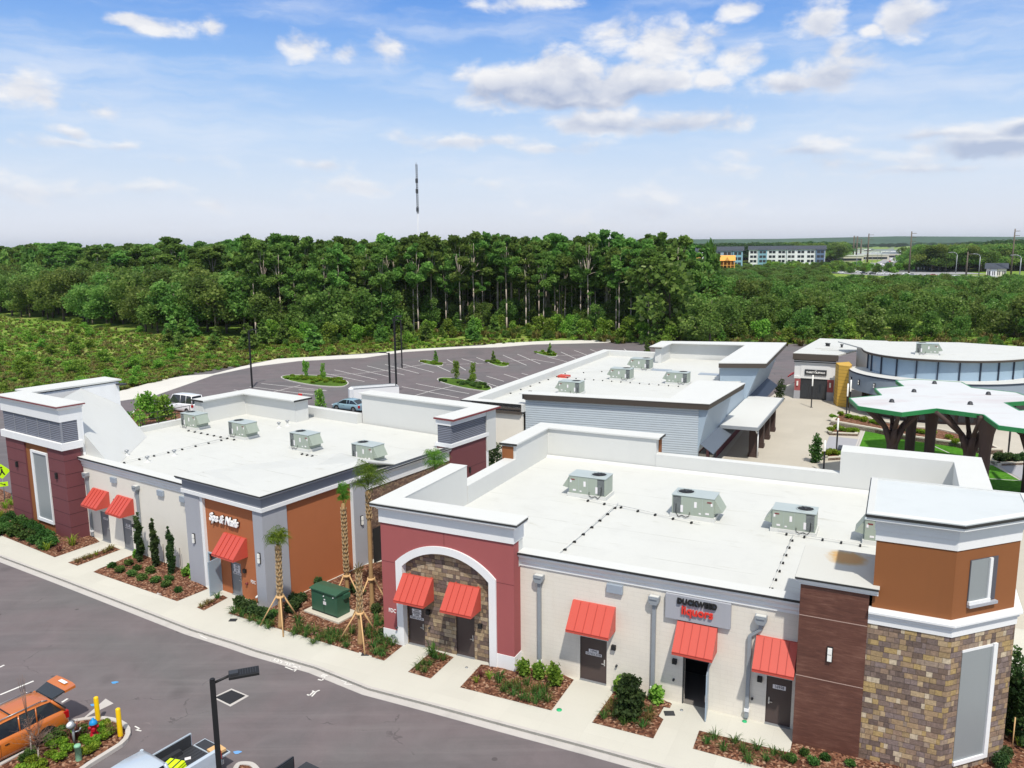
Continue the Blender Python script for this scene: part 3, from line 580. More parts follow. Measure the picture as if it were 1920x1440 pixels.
# ---------------------------------------------------------------- kerbed islands
def island(name, pts, mat, z0=ZS, h=0.14, kw=0.18, **k):
    """raised kerb ring with planting inside"""
    n = len(pts); m_ = MB(); cx = sum(p[0] for p in pts) / n; cy = sum(p[1] for p in pts) / n
    ring = []
    for i in range(n):
        p, a, b = Vector(pts[i][:2]), Vector(pts[i - 1][:2]), Vector(pts[(i + 1) % n][:2])
        d1 = (p - a).normalized(); d2 = (b - p).normalized(); nn = (Vector((d1.y, -d1.x)) + Vector((d2.y, -d2.x))).normalized()
        if nn.dot(Vector((cx, cy)) - p) < 0 and n < 30: pass
        ring.append((p, nn))
    area = sum(pts[i][0] * pts[(i + 1) % n][1] - pts[(i + 1) % n][0] * pts[i][1] for i in range(n)); sg = -1 if area > 0 else 1
    out = [p for p, _ in ring]; inn = [p + nn * (kw * sg) for p, nn in ring]
    vs = [(p.x, p.y, z0 - 0.05) for p in out] + [(p.x, p.y, z0 + h) for p in out] + [(p.x, p.y, z0 + h) for p in inn] + [(p.x, p.y, z0 + h - .06) for p in inn]
    fs = []
    for i in range(n):
        j = (i + 1) % n
        for L in range(3): fs.append((L * n + i, L * n + j, (L + 1) * n + j, (L + 1) * n + i))
    m_.add(vs, fs); m_.build(name, M['kerb'], kind='structure')
    mound('island_bed', [(p.x, p.y) for p in inn], 0.05, mat, z0 + h - 0.05)
def oval(pts, it=2):
    for _ in range(it):
        q = []
        for i in range(len(pts)):
            a, b = pts[i], pts[(i + 1) % len(pts)]
            q += [tuple(a[k] * .75 + b[k] * .25 for k in (0, 1)), tuple(a[k] * .25 + b[k] * .75 for k in (0, 1))]
        pts = q
    return pts
ISL = [[(521, 709), (535, 702), (600, 703), (650, 712), (656, 720), (640, 726), (580, 722)], [(814, 712), (830, 706), (880, 712), (920, 722), (924, 731), (910, 734), (850, 724)],
       [(780, 678), (795, 673), (826, 680), (834, 685), (815, 686)], [(907, 677), (925, 673), (950, 681), (956, 686), (935, 688)], [(999, 661), (1015, 657), (1040, 662), (1048, 668), (1030, 669)]]
for p in ISL: island('parking_island', oval(GP(p), 2), groundmat('island_green', [(.4, lin((62, 88, 30))), (.6, lin((92, 120, 44)))], .4, 2))
# island behind the left block, with the loose tree
island('parking_island', oval(GP([(232, 792), (262, 757), (330, 765), (420, 790), (330, 830), (250, 830)]), 1), M['mulch'])
island('parking_island', oval(GP([(590, 782), (600, 776), (690, 792), (690, 815), (640, 806)]), 1), M['mulch'])
FGI = [(-17.0, 28.4), (-16.35, 29.4), (-15.72, 30.5), (-15.62, 31.2), (-15.95, 31.9), (-16.7, 32.3), (-17.45, 32.15), (-18.2, 31.55), (-18.9, 30.6), (-20.3, 28.75), (-23.4, 24.4), (-21.2, 22.3)]
FGI = [G(*p, ZS)[:2] for p in [(-60, 1465), (0, 1437), (60, 1401), (125, 1357), (170, 1349), (205, 1349), (236, 1358), (248, 1375), (238, 1396), (205, 1417), (160, 1445), (90, 1500)]]
island('front_island', oval([(p[0], p[1]) for p in FGI], 1), M['mulch'], h=0.16, kw=0.2)
FG2 = [G(*p, ZS)[:2] for p in [(430, 1470), (440, 1437), (460, 1433), (482, 1437), (500, 1470), (470, 1520)]]
island('front_island', oval([(p[0], p[1]) for p in FG2], 2), M['mulch'], h=0.16, kw=0.2)
capmat, t, b = newmat('stained_membrane', .6); v = coords(t); nz = noise(t, v, 1.5, 8, .7, .8); mp = N(t, 'ShaderNodeMapping'); tcx = N(t, 'ShaderNodeTexCoord'); t.links.new(tcx.outputs['Object'], mp.inputs[0]); mp.inputs['Location'].default_value = (-13.7, -1.35, -7.2)
ln = N(t, 'ShaderNodeVectorMath', operation='LENGTH'); t.links.new(mp.outputs[0], ln.inputs[0]); k = mth(t, 'SUBTRACT', mth(t, 'ADD', nz, .45), ln.outputs[1]); k.node if hasattr(k, 'node') else None
col = mixc(t, ramp(t, k, [(.0, 0), (.35, 1)]), rgba(lin((196, 196, 190))), rgba(lin((190, 160, 112)))); col = mixc(t, ramp(t, k, [(.34, 0), (.5, 1)]), col, rgba(lin((196, 150, 92)))); t.links.new(col, b.inputs['Base Color'])
M['coralshade'] = flat('coral_seam_shade', lin((165, 58, 48)), .5)  # darker coral paints shade along the awning ribs and front lip
def text(name, s_, size, mat, parent, pos, ext=0.03, shear=0.0, off=0.0, align='CENTER', sx=1.0, rz=0.0, space=1.0, frame_rot=0.0, label=None):
    """raised lettering standing on a wall that faces -w"""
    cu = bpy.data.curves.new(name, 'FONT'); cu.body = s_; cu.size = size; cu.extrude = ext; cu.shear = shear; cu.offset = off; cu.align_x = align; cu.align_y = 'CENTER'; cu.space_character = space; cu.resolution_u = 3
    ob = bpy.data.objects.new('tmp', cu); COL.objects.link(ob); dg = bpy.context.evaluated_depsgraph_get(); dg.update()
    me = bpy.data.meshes.new_from_object(ob.evaluated_get(dg)); bpy.data.objects.remove(ob); bpy.data.curves.remove(cu)
    o_ = ORG.get(parent.name, (0, 0, 0)) if parent else (0, 0, 0)
    me.transform(Matrix.Translation((pos[0] - o_[0], pos[1] - o_[1], pos[2] - o_[2])) @ Matrix.Rotation(frame_rot, 4, 'Z') @ Matrix.Rotation(math.pi / 2, 4, 'X') @ Matrix.Rotation(rz, 4, 'Z') @ Matrix.Diagonal((sx, 1, 1, 1)))
    me.materials.clear(); me.materials.append(mat); me.name = name
    o = bpy.data.objects.new(name, me); COL.objects.link(o)
    if parent: o.parent = parent; ORG[o.name] = o_
    return props(o, label)

def awning(b, u0, u1, w, ztop=3.92, zbot=2.76, proj=1.02, label=None):
    """standing-seam metal awning hung on a wall at w (wall faces -w)"""
    m_ = MB(); h = 0.12
    m_.extr([(w, ztop), (w - 0.12, ztop), (w - proj, zbot + h), (w - proj, zbot), (w - proj + .03, zbot), (w - proj + .03, zbot + h - .02), (w - 0.12, ztop - .05), (w, ztop - .05)], 'x', u0, u1)
    for u_ in (u0, u1 - .03):
        m_.extr([(w, ztop - .055), (w - .12, ztop - .055), (w - proj + .035, zbot + h - .03), (w - proj + .035, zbot), (w, zbot)], 'x', u_ + .001, u_ + .029)
    k = 5; sl_ = math.hypot(proj - .12, ztop - zbot - h)
    nx, nz = (ztop - zbot - h) / sl_, (proj - .12) / sl_
    for i in range(1, k):
        u_ = u0 + (u1 - u0) * i / k; e_ = .035
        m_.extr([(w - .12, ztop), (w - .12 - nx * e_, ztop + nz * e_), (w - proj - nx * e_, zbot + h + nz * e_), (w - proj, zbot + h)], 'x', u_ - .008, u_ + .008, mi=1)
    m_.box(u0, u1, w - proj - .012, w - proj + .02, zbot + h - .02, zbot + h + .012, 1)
    return m_.build('awning', [M['coral'], M['coralshade']], b, label)
def door(b, u0, u1, w, h=2.12, mat='doorbrown', lever=1, plac=None, lever_side=1, rec=0.0):
    m_ = MB(); f = .05
    m_.box(u0 - f, u0, w - .03, w + .08, 0, h + f); m_.box(u1, u1 + f, w - .03, w + .08, 0, h + f); m_.box(u0, u1, w - .03, w + .08, h, h + f)
    m_.build('door_frame', M['blk2'] if mat == 'doorbrown' else M['gutter'], b)
    d = MB().box(u0 + .005, u1 - .005, w + .012, w + .055, .03, h - .005).build('door', M[mat], b)
    MB().box(u0, u1, w - .12, w + .05, .004, .028).build('threshold', M['steel'], b)
    x = u1 - .12 if lever_side > 0 else u0 + .12
    l_ = MB(); l_.box(x - .025, x + .025, w - .012, w + .012, .9, 1.2); l_.box(x - .14 * lever_side, x + .01, w - .06, w - .035, .99, 1.02); l_.box(x - .01, x + .01, w - .06, w, .99, 1.02)
    l_.build('handle', M['brass'], d)
    if plac:
        uc = (u0 + u1) / 2; z = plac[0][2]
        for (txt, wd, zz, hh) in plac:
            MB().box(uc - wd / 2, uc + wd / 2, w + .0, w + .0115, zz - hh / 2, zz + hh / 2).build('placard', M['placard'], d)
            text('placard_text', txt, hh * .95, M['ink'], d, (uc, w - .002, zz), .002, sx=min(1, wd * .9 / (len(txt) * hh * .56)), off=.002)
    return d
def wlight(b, u_, w, z, s_=1):
    MB().box(u_ - .1 * s_, u_ + .1 * s_, w - .16, w, z - .11, z + .11).build('wall_light', M['blk'], b, bevel=.01)
def sconce(b, u_, w, z, h=.62, wd=.2, side=None):
    m_ = MB(); e_ = [(0, .12, M['blk'])]
    if side is None:
        a = MB().box(u_ - wd / 2, u_ + wd / 2, w - .05, w, z - h / 2, z + h / 2).build('sconce', M['blk'], b)
        l = MB(); l.box(u_ - wd / 2 + .03, u_ + wd / 2 - .03, w - .12, w - .05, z + .02, z + h / 2 - .04); l.box(u_ - wd / 2 + .03, u_ + wd / 2 - .03, w - .12, w - .05, z - h / 2 + .04, z - .02)
        l.build('lens', M['lampw'], a)
    else:
        a = MB().box(side, side + .05, w - wd / 2, w + wd / 2, z - h / 2, z + h / 2).build('sconce', M['blk'], b)
        l = MB(); l.box(side + .05, side + .12, w - wd / 2 + .03, w + wd / 2 - .03, z + .02, z + h / 2 - .04); l.box(side + .05, side + .12, w - wd / 2 + .03, w + wd / 2 - .03, z - h / 2 + .04, z - .02)
        l.build('lens', M['lampw'], a)
def downspout(b, u_, w, ztop=4.85, elbow=0.0, zb=0.12):
    a = MB(); a.extr([(u_ - .24, ztop), (u_ + .24, ztop), (u_ + .24, ztop - .22), (u_ + .13, ztop - .36), (u_ - .13, ztop - .36), (u_ - .24, ztop - .22)], 'y', w - .3, w - .002)
    a.box(u_ - .16, u_ + .16, w - .34, w - .302, ztop - .05, ztop - .1)
    A__ = a.build('downspout', M['gutter'], b)
    c = MB().box(u_ - .2, u_ + .2, w - .25, w - .05, ztop + .002, ztop + .012).build('head_opening', M['roofw'], A__)
    p = MB(); r_ = .075
    if elbow:
        p.box(u_ - r_, u_ + r_, w - .17, w - .02, ztop - .62, ztop - .36); p.extr([(u_ - r_, ztop - .62), (u_ + r_, ztop - .62), (u_ + elbow + r_, ztop - 1.0), (u_ + elbow - r_, ztop - 1.0)], 'y', w - .165, w - .025); p.box(u_ + elbow - r_, u_ + elbow + r_, w - .17, w - .02, zb, ztop - 1.0)
    else: p.box(u_ - r_, u_ + r_, w - .17, w - .02, zb, ztop - .36)
    p.build('pipe', M['gutter'], A__)
    q = MB(); q.box(u_ + elbow - .1, u_ + elbow + .1, w - .2, w - .015, .42, .56); q.build('white_collar', M['white'], A__)
def wall_gaps(m_, u0, u1, w0, w1, z1, gaps):
    x = u0
    for (a, b_, h) in sorted(gaps):
        m_.box(x, a, w0, w1, 0, z1); m_.box(a, b_, w0, w1, h, z1); x = b_
    m_.box(x, u1, w0, w1, 0, z1)
CORN = [(0, 5.13), (.06, 5.13), (.06, 5.26), (.12, 5.34), (.12, 5.46), (.22, 5.62), (.30, 5.66), (.30, 5.76), (0, 5.76)]
def cornice(b, path, prof=CORN, ztop=5.76, out=.32, mat='white', cop='black', hh=.09, name='cornice'):
    MB().sweep(prof, path).build(name, M[mat], b)
    MB().sweep([(-.3, ztop + .001), (out + .03, ztop + .001), (out + .03, ztop + hh), (-.3, ztop + hh)], path).build('coping', [M[cop]], b)
    MB().sweep([(-.42, ztop + hh + .001), (out - .01, ztop + hh + .001), (out - .01, ztop + hh + .012), (-.42, ztop + hh + .012)], path).build('coping_top', [M['roofw']], b)

# =========================================================== RIGHT BLOCK (frame A2)
B2 = thing('retail_building', 'right retail block with white roof, arched rose wall and stone corner tower', 'building', (-15, 33, 0), A2)
RZ2 = 5.15
m = MB(); wall_gaps(m, -15.46, -2.8, 32.67, 32.92, 5.2, [(-12.41, -11.11, 2.17), (-7.54, -6.5, 2.17), (-4.05, -3.03, 2.17)]); m.build('front_wall', M['block'], B2)
m = MB(); m.box(-15.4, -2.9, 32.72, 32.92, 5.2, 5.74); m.build('front_parapet', M['roofw'], B2)
cornice(B2, [(-15.45, 32.67), (-2.8, 32.67)])
m = MB(); m.box(-22.9, -22.55, 32.3, 52.3, 0, 5.1); m.box(-22.55, 4.6, 51.9, 52.3, 0, 5.1); m.box(4.3, 4.6, 36.4, 51.9, 0, 5.1); m.build('rear_walls', M['cream'], B2)
m = MB(); m.prism([(-22.3, 32.9), (-0.3, 32.9), (-0.3, 36.4), (4.3, 36.4), (4.3, 52.0), (-22.3, 52.0)], 5.0, RZ2); m.build('roof', M['roof'], B2)
# rose wall with arch
UC, HO, HI, RO, SO, SI = -19.2, 2.82, 2.44, 3.98, 4.5, 4.3
def seg(x, hw, rise, z0): Rr = (hw * hw + rise * rise) / (2 * rise); return z0 - (Rr - rise) + math.sqrt(max(Rr * Rr - x * x, 0))
NS = 28; xo = [-HO + 2 * HO * i / NS for i in range(NS + 1)]; zo = [seg(x, HO, 1.17, SO) for x in xo]
m = MB()
for i in range(NS):
    a, b_ = UC + xo[i], UC + xo[i + 1]
    m.add([(a, 31.95, zo[i]), (b_, 31.95, zo[i + 1]), (b_, 31.95, 6.42), (a, 31.95, 6.42)], [(0, 1, 2, 3)])
m.box(-22.9, UC - HO, 31.95, 32.3, .72, 6.42); m.box(UC + HO, -15.46, 31.95, 32.3, .76, 6.42); m.box(-15.8, -15.46, 32.3, 32.75, .76, 6.42); m.box(-22.9, -22.55, 32.3, 39.5, .72, 6.42)
m.build('rose_wall', M['rose'], B2, recalc=True)
m = MB(); m.box(-22.93, UC - HO, 31.92, 32.3, 0, .72); m.box(UC + HO, -15.43, 31.92, 32.3, 0, .76); m.box(-15.8, -15.43, 32.3, 32.7, 0, .76); m.build('white_plinth', M['white'], B2)
m = MB(); g = .012
m.box(-22.9, UC - HO, 31.944, 31.948, 4.36, 4.36 + g * 2); m.box(UC + HO, -15.46, 31.944, 31.948, 4.36, 4.36 + g * 2); m.box(UC - g, UC + g, 31.944, 31.948, 5.7, 6.4); m.build('control_joint', flat('joint', lin((110, 56, 58)), .9), B2)
m = MB(); outl = [(UC - HO, 0), (UC - HO, SO)] + [(UC + x, z) for x, z in zip(xo, zo)][1:-1] + [(UC + HO, SO), (UC + HO, 0)]
xi = [-HI + 2 * HI * i / NS for i in range(NS + 1)]; inl = [(UC - HI, 0), (UC - HI, SI)] + [(UC + x, seg(x, HI, 1.0, SI)) for x in xi][1:-1] + [(UC + HI, SI), (UC + HI, 0)]
k = len(outl); vs = []
for w_ in (31.86, 32.3):
    vs += [(p[0], w_, p[1]) for p in outl] + [(p[0], w_, p[1]) for p in inl]
fs = []
for i in range(k - 1):
    fs += [(i, i + 1, k + i + 1, k + i), (2 * k + i, 2 * k + i + 1, i + 1, i), (k + i, k + i + 1, 3 * k + i + 1, 3 * k + i)]
m.add(vs, fs); m.build('arch_trim', M['white'], B2)
m = MB(); wall_gaps(m, UC - HI - .1, UC + HI + .1, 32.22, 32.4, 5.5, [(-21.6, -20.62, 2.15), (-18.78, -17.76, 2.15)]); m.build('stone_infill', M['stoneA'], B2)
door(B2, -21.6, -20.62, 32.28, plac=[('16964', .55, 1.86, .13), ('PLATINUM', .55, 1.73, .08), ('CAFE', .5, 1.6, .13), ('RISER ROOM', .8, 1.45, .13)])
door(B2, -18.78, -17.76, 32.28)
door(B2, -12.41, -11.11, 32.72, plac=[('16960', .48, 1.52, .15), ('ELECTRICAL ROOM', .78, 1.36, .13)])
door(B2, -4.05, -3.03, 32.72, plac=[('16958', .52, 1.72, .18)], lever_side=-1)
# open door with dark room
m = MB(); f = .05; m.box(-7.54 - f, -7.54, 32.66, 32.8, 0, 2.17 + f); m.box(-6.5, -6.5 + f, 32.66, 32.8, 0, 2.17 + f); m.box(-7.54, -6.5, 32.66, 32.8, 2.17, 2.17 + f); m.build('door_frame', M['blk2'], B2)
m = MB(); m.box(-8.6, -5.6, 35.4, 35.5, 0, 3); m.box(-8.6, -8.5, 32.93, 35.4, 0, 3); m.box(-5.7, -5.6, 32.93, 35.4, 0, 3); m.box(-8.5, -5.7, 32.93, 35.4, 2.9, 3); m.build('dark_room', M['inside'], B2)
MB().box(-8.5, -5.7, 32.7, 35.4, .004, .02).build('room_floor', flat('room_floor', lin((120, 116, 112)), .5), B2)
m = MB(); m.obox((-6.46 + .06, 32.64 - .5, 1.09), (1.0, .045, 2.1), rz=R(-83), mi=0); dl = m.build('open_door', M['lightblue'], B2, 'pale grey door leaf standing open')
m = MB(); m.obox((-6.46 + .1, 32.64 - .88, 1.02), (.05, .1, .3), rz=R(-83)); m.build('handle', M['brass'], dl)
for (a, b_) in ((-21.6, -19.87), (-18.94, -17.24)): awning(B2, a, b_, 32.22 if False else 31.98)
m = MB()
for (a, b_) in ((-21.6, -19.87), (-18.94, -17.24)): m.box(a + .2, a + .26, 31.99, 32.215, 3.7, 3.86); m.box(b_ - .26, b_ - .2, 31.99, 32.215, 3.7, 3.86)
m.build('awning_bracket', M['coral'], B2)
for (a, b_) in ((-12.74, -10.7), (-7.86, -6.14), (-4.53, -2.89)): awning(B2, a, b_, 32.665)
downspout(B2, -14.43, 32.67); downspout(B2, -8.9, 32.67); downspout(B2, -4.37, 32.67, elbow=-.42)
MB().box(-11.11, -10.36, 32.5, 32.665, 4.62, 5.03).build('wall_vent', M['ventgrey'], B2, bevel=.015)
wlight(B2, -20.35, 32.22, 1.98); wlight(B2, -17.4, 32.22, 1.85); wlight(B2, -10.76, 32.67, 1.98); wlight(B2, -7.95, 32.67, 1.95); wlight(B2, -4.32, 32.67, 1.98)
m = MB(); m.lathe((0, 0, 0), [(.001, 0), (.07, 0), (.07, .03)], 10)
for (u_, z_, w_) in ((-10.62, 1.1, 32.6), (-7.98, 1.05, 32.6), (-4.6, 1.0, 32.6), (-20.3, 1.15, 32.14), (-22.03, .95, 31.78)):
    MB().cyl((u_, w_ - .04, z_), (u_, w_ + .08, z_), .05).build('hose_bib', M['blk2'], B2)
text('wall_lettering', 'FDC', .3, M['wlet'], B2, (-22.35, 31.94, 1.75), .004, sx=.8, off=.004)
# white frieze and cornice of the rose corner
m = MB(); m.box(-22.95, -15.42, 31.88, 32.3, 6.42, 7.3); m.box(-15.8, -15.42, 32.3, 33.0, 6.42, 7.3); m.box(-22.95, -22.55, 32.3, 39.5, 6.42, 7.3); m.build('white_frieze', M['white'], B2)
TOPP = [(0, 7.12), (.06, 7.12), (.1, 7.2), (.26, 7.3), (.3, 7.3), (.3, 7.38), (0, 7.38)]
pth = [(-22.95, 39.6), (-22.95, 31.88), (-15.42, 31.88), (-15.42, 32.8)]
MB().sweep(TOPP, pth).build('cornice', M['white'], B2)
MB().sweep([(-.3, 7.381), (.33, 7.381), (.33, 7.46), (-.3, 7.46)], pth).build('coping', M['black'], B2)
m = MB(); m.box(-23.24, -15.12, 31.58, 32.95, 7.461, 7.5); m.box(-23.24, -22.1, 32.95, 39.6, 7.461, 7.5); m.box(-22.55, -22.12, 32.3, 39.58, 5.1, 7.46); m.box(-22.1, -15.45, 32.5, 32.93, 5.1, 7.46); m.build('corner_parapet', M['roofw'], B2)
# low and tall rear parapets
m = MB(); m.box(-22.93, -22.1, 39.61, 46.2, 5.08, 6.25); m.box(-14.2, -2.7, 51.45, 52.1, 5.08, 6.15); m.build('low_parapet', M['roofw'], B2)
m = MB(); m.box(-22.98, -22.1, 46.2, 52.6, 5.08, 7.2); m.box(-22.1, -14.2, 51.5, 52.6, 5.08, 7.2); m.box(-23.2, -21.98, 46.05, 52.75, 7.2, 7.3); m.box(-21.98, -13.95, 51.35, 52.75, 7.2, 7.3); m.box(-23.15, -22.98, 46.2, 52.6, 4.9, 7.2)
m.build('tall_parapet', M['roofw'], B2)
m = MB(); m.box(-23.24, -21.96, 46.0, 46.045, 7.16, 7.29); m.box(-13.94, -13.9, 51.4, 52.78, 7.16, 7.29); m.build('coping', M['black'], B2)
m = MB(); m.box(-23.1, -22.3, 46.14, 46.195, 5.2, 7.05); m.box(-14.19, -14.1, 52.12, 52.6, 5.6, 7.1); m.build('ochre_return', M['tan'], B2)
m = MB(); m.box(-2.7, 4.85, 51.45, 53.2, 5.08, 7.55); m.box(3.35, 4.85, 36.45, 51.45, 5.08, 7.55); m.build('rear_corner_parapet', M['roofw'], B2)
m = MB(); m.box(-2.95, -2.71, 52.2, 53.2, 7.4, 7.52); m.build('coping', M['black'], B2)
# cant strips where membrane meets parapets
m = MB(); m.sweep([(-.02, 5.14), (-.02, 5.32), (-.2, 5.14)], [(-22.12, 32.97), (-22.12, 51.4)]); m.sweep([(0.02, 5.14), (.02, 5.3), (.25, 5.14)], [(-22.1, 51.42), (3.3, 51.42)]); m.build('cant_strip', M['roofw'], B2)
# brown column
m = MB(); m.box(-2.83, -0.352, 31.73, 35.2, 0, 6.86); m.build('brown_column', M['woodp'], B2)
m = MB();
for z in (5.55, 2.98): m.box(-2.832, -0.36, 31.722, 31.728, z, z + .03)
m.build('column_joint', flat('pale_joint', lin((176, 150, 138)), .8), B2)
cpth = [(-2.83, 35.2), (-2.83, 31.73), (-0.05, 31.73)]
MB().sweep([(0, 6.86), (.04, 6.86), (.04, 6.95), (.16, 7.0), (.18, 7.1), (0, 7.1)], cpth).build('column_cornice', M['white'], B2)
MB().sweep([(-.3, 7.101), (.21, 7.101), (.21, 7.18), (-.3, 7.18)], cpth).build('coping', M['black'], B2)
MB().box(-3.03, -0.02, 31.52, 35.2, 7.181, 7.2).build('column_cap', capmat, B2)
sconce(B2, -1.62, 31.73, 4.15, .62, .22)
# corner tower
TW = [(-0.35, 31.78), (2.46, 31.78), (4.72, 34.04), (4.72, 36.4), (-0.35, 36.4)]
def inset(poly, d):
    n = len(poly); out = []
    for i in range(n):
        p, a, b_ = Vector(poly[i]), Vector(poly[i - 1]), Vector(poly[(i + 1) % n]); d1 = (p - a).normalized(); d2 = (b_ - p).normalized()
        n1_ = Vector((-d1.y, d1.x)); n2_ = Vector((-d2.y, d2.x)); mm = (n1_ + n2_).normalized(); out.append(tuple(p + mm * (d / max(.3, mm.dot(n1_)))))
    return out
MB().prism(TW, 0, 5.7).build('tower_stone', M['stoneT'], B2)
MB().prism(inset(TW, .1), 5.71, 9.0).build('tower_upper_wall', M['tan'], B2)
tp = [(-0.35, 31.78), (2.46, 31.78), (4.72, 34.04), (4.72, 36.4)]
MB().sweep([(-.2, 5.701), (.04, 5.701), (.04, 5.98), (.1, 6.02), (.1, 6.1), (.2, 6.16), (.2, 6.24), (.12, 6.32), (-.2, 6.32)], tp).build('tower_band', M['white'], B2)
tq = [(-0.35, 36.4)] + tp + [(-0.35, 36.4)]
MB().prism(inset(TW, .06), 9.0, 9.42).build('tower_frieze', M['white'], B2)
MB().prism(inset(TW, .02), 9.421, 9.86).build('tower_frieze', M['white'], B2)
MB().prism(inset(TW, -.28), 9.861, 9.98).build('tower_cornice', M['white'], B2)
MB().prism(inset(TW, -.33), 9.981, 10.08).build('coping', M['black'], B2)
MB().prism(inset(TW, -.29), 10.081, 10.12).build('tower_roof', paint('tower_membrane', lin((196, 201, 202)), .55, .04, .4, 9, stain=.16), B2)
m = MB(); Lp = inset(TW, -.27); Li = inset(TW, -.05)
for i in range(5):
    j = (i + 1) % 5; m.add([(Lp[i][0], Lp[i][1], 10.12), (Lp[j][0], Lp[j][1], 10.12), (Li[j][0], Li[j][1], 10.16), (Li[i][0], Li[i][1], 10.16)], [(0, 1, 2, 3)])
    m.add([(Li[i][0], Li[i][1], 10.16), (Li[j][0], Li[j][1], 10.16), (Li[j][0], Li[j][1], 10.12), (Li[i][0], Li[i][1], 10.12)], [(0, 1, 2, 3)])
m.build('tower_roof_edge', M['roofw'], B2)
# openings on the diagonal face (s along face from front corner, o outwards)
dd = Vector((1, 1)).normalized(); dn = Vector((1, -1)).normalized(); P1 = Vector((2.46, 31.78))
def dbox(m_, s0, s1, o0, o1, z0, z1, mi=0):
    c = [P1 + dd * s + dn * o for s, o in ((s0, o0), (s1, o0), (s1, o1), (s0, o1))]; m_.prism([tuple(p) for p in c], z0, z1, mi)
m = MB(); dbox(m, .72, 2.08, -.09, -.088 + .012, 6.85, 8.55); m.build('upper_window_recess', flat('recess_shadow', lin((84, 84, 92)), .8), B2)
up = MB(); dbox(up, .74, 1.62, -.07, -.05, 6.95, 8.53); W_ = up.build('upper_window', M['opal'], B2)
m = MB(); dbox(m, 1.62, 1.76, -.075, 0.0, 6.85, 8.53); dbox(m, .72, 1.76, -.075, .02, 6.83, 6.95); m.build('frame', M['white'], W_)
m = MB(); dbox(m, .72, 2.1, -.08, .06, 6.72, 6.83); m.build('sill', M['grey'], W_)
m = MB(); dbox(m, .62, 2.1, .002, .02, .5, 4.98); W2 = m.build('tall_panel', M['opal'], B2)
m = MB(); dbox(m, 2.1, 2.3, .002, .09, .36, 5.1); dbox(m, .6, 2.1, .002, .09, .36, .52); dbox(m, .6, 2.1, .002, .03, 4.98, 5.08); m.build('frame', M['white'], W2)
# lettering board
S1 = thing('shop_sign', 'grey wall board with black DUCKWEED above red liquors lettering', 'sign', (-7.0, 32.6, 4.0), A2)
MB().box(-8.4, -5.6, 32.5, 32.664, 3.97, 5.1).build('sign_board', M['grey'], S1, bevel=.01)
text('black_lettering', 'DUCKWEED', .34, M['blk'], S1, (-7.02, 32.45, 4.86), .04, sx=.84, off=.016, space=1.1)
text('red_lettering', 'liquors', .52, M['redl'], S1, (-7.0, 32.45, 4.47), .04, sx=.95, off=.012)

# =========================================================== LEFT BLOCK (frame A1)
B1 = thing('retail_building', 'left retail block with maroon louvred tower and orange corner', 'building', (-48, 28, 0), A1)
RZ1 = 5.3
m = MB(); wall_gaps(m, -55.6, -42.4, 28.3, 28.55, 5.2, [(-53.95, -52.9, 2.15), (-51.2, -50.1, 2.15)]); m.build('front_wall', M['cream'], B1)
cornice(B1, [(-55.6, 28.3), (-42.45, 28.3)])
m = MB(); m.box(-55.6, -42.45, 28.35, 28.55, 5.2, 5.75); m.build('front_parapet', M['roofw'], B1)
m = MB(); m.box(-61.5, -61.2, 35.6, 48, 0, 5.2); m.box(-65.2, -61.2, 28.5, 35.6, 0, 5.2); m.box(-61.2, -35.6, 48, 48.3, 0, 5.2); m.build('rear_walls', M['cream'], B1)
m = MB(); m.prism([(-61.2, 28.5), (-42.4, 28.5), (-42.4, 27.7), (-35.7, 27.7), (-35.7, 48.2), (-61.2, 48.2)], 5.1, RZ1); m.build('roof', M['roof'], B1)
door(B1, -53.95, -52.9, 28.35, mat='doorgrey', plac=[('16978', .5, 1.65, .15)]); door(B1, -51.2, -50.1, 28.35, mat='doorgrey', plac=[('16976', .5, 1.72, .13), ('MECHANICAL', .75, 1.55, .15)])
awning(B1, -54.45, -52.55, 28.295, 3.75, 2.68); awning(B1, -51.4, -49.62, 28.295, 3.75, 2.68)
downspout(B1, -55.1, 28.3, 4.75); downspout(B1, -48.95, 28.3, 4.8)
for a in (-52.0, -46.6, -44.2): MB().box(a, a + .62, 28.14, 28.295, 4.55, 4.92).build('wall_vent', M['ventgrey'], B1, bevel=.015)
wlight(B1, -49.75, 28.3, 1.9); wlight(B1, -51.75, 28.3, 3.3)
# maroon tower
m = MB(); m.box(-63.85, -61.1, 27.05, 28.4, 0, 6.5); m.box(-57.8, -55.6, 27.05, 28.4, 0, 6.5); m.box(-61.1, -57.8, 27.5, 28.4, 0, 6.5); m.build('maroon_panels', M['maroon'], B1)
m = MB()
for z in (.95, 1.9, 2.85, 3.8, 4.75, 5.7):
    m.box(-63.853, -61.1, 27.042, 27.047, z, z + .03); m.box(-57.8, -55.595, 27.042, 27.047, z, z + .03); m.box(-55.597, -55.592, 27.05, 28.3, z, z + .03)
m.build('panel_joint', flat('maroon_joint', lin((70, 40, 44)), .9), B1)
m = MB(); m.box(-61.1, -57.8, 27.15, 27.49, .1, 6.49); m.build('ochre_surround', M['tan'], B1)
tpn = MB().box(-60.0, -58.05, 27.1, 27.14, .95, 5.8).build('tall_panel', M['opal'], B1)
m = MB(); m.box(-60.25, -60.0, 27.02, 27.149, .72, 5.96); m.box(-58.05, -57.95, 27.02, 27.149, .72, 5.96); m.box(-60.0, -58.05, 27.02, 27.149, .72, .95); m.box(-60.0, -58.05, 27.02, 27.149, 5.8, 5.96); m.build('frame', M['white'], tpn)
for u_ in (-62.4, -56.75): MB().box(u_ - .08, u_ + .08, 26.9, 27.045, 4.35, 4.75).build('wall_light', M['blk'], B1)
tw = [(-64.0, 27.05), (-55.6, 27.05), (-55.6, 28.4)]
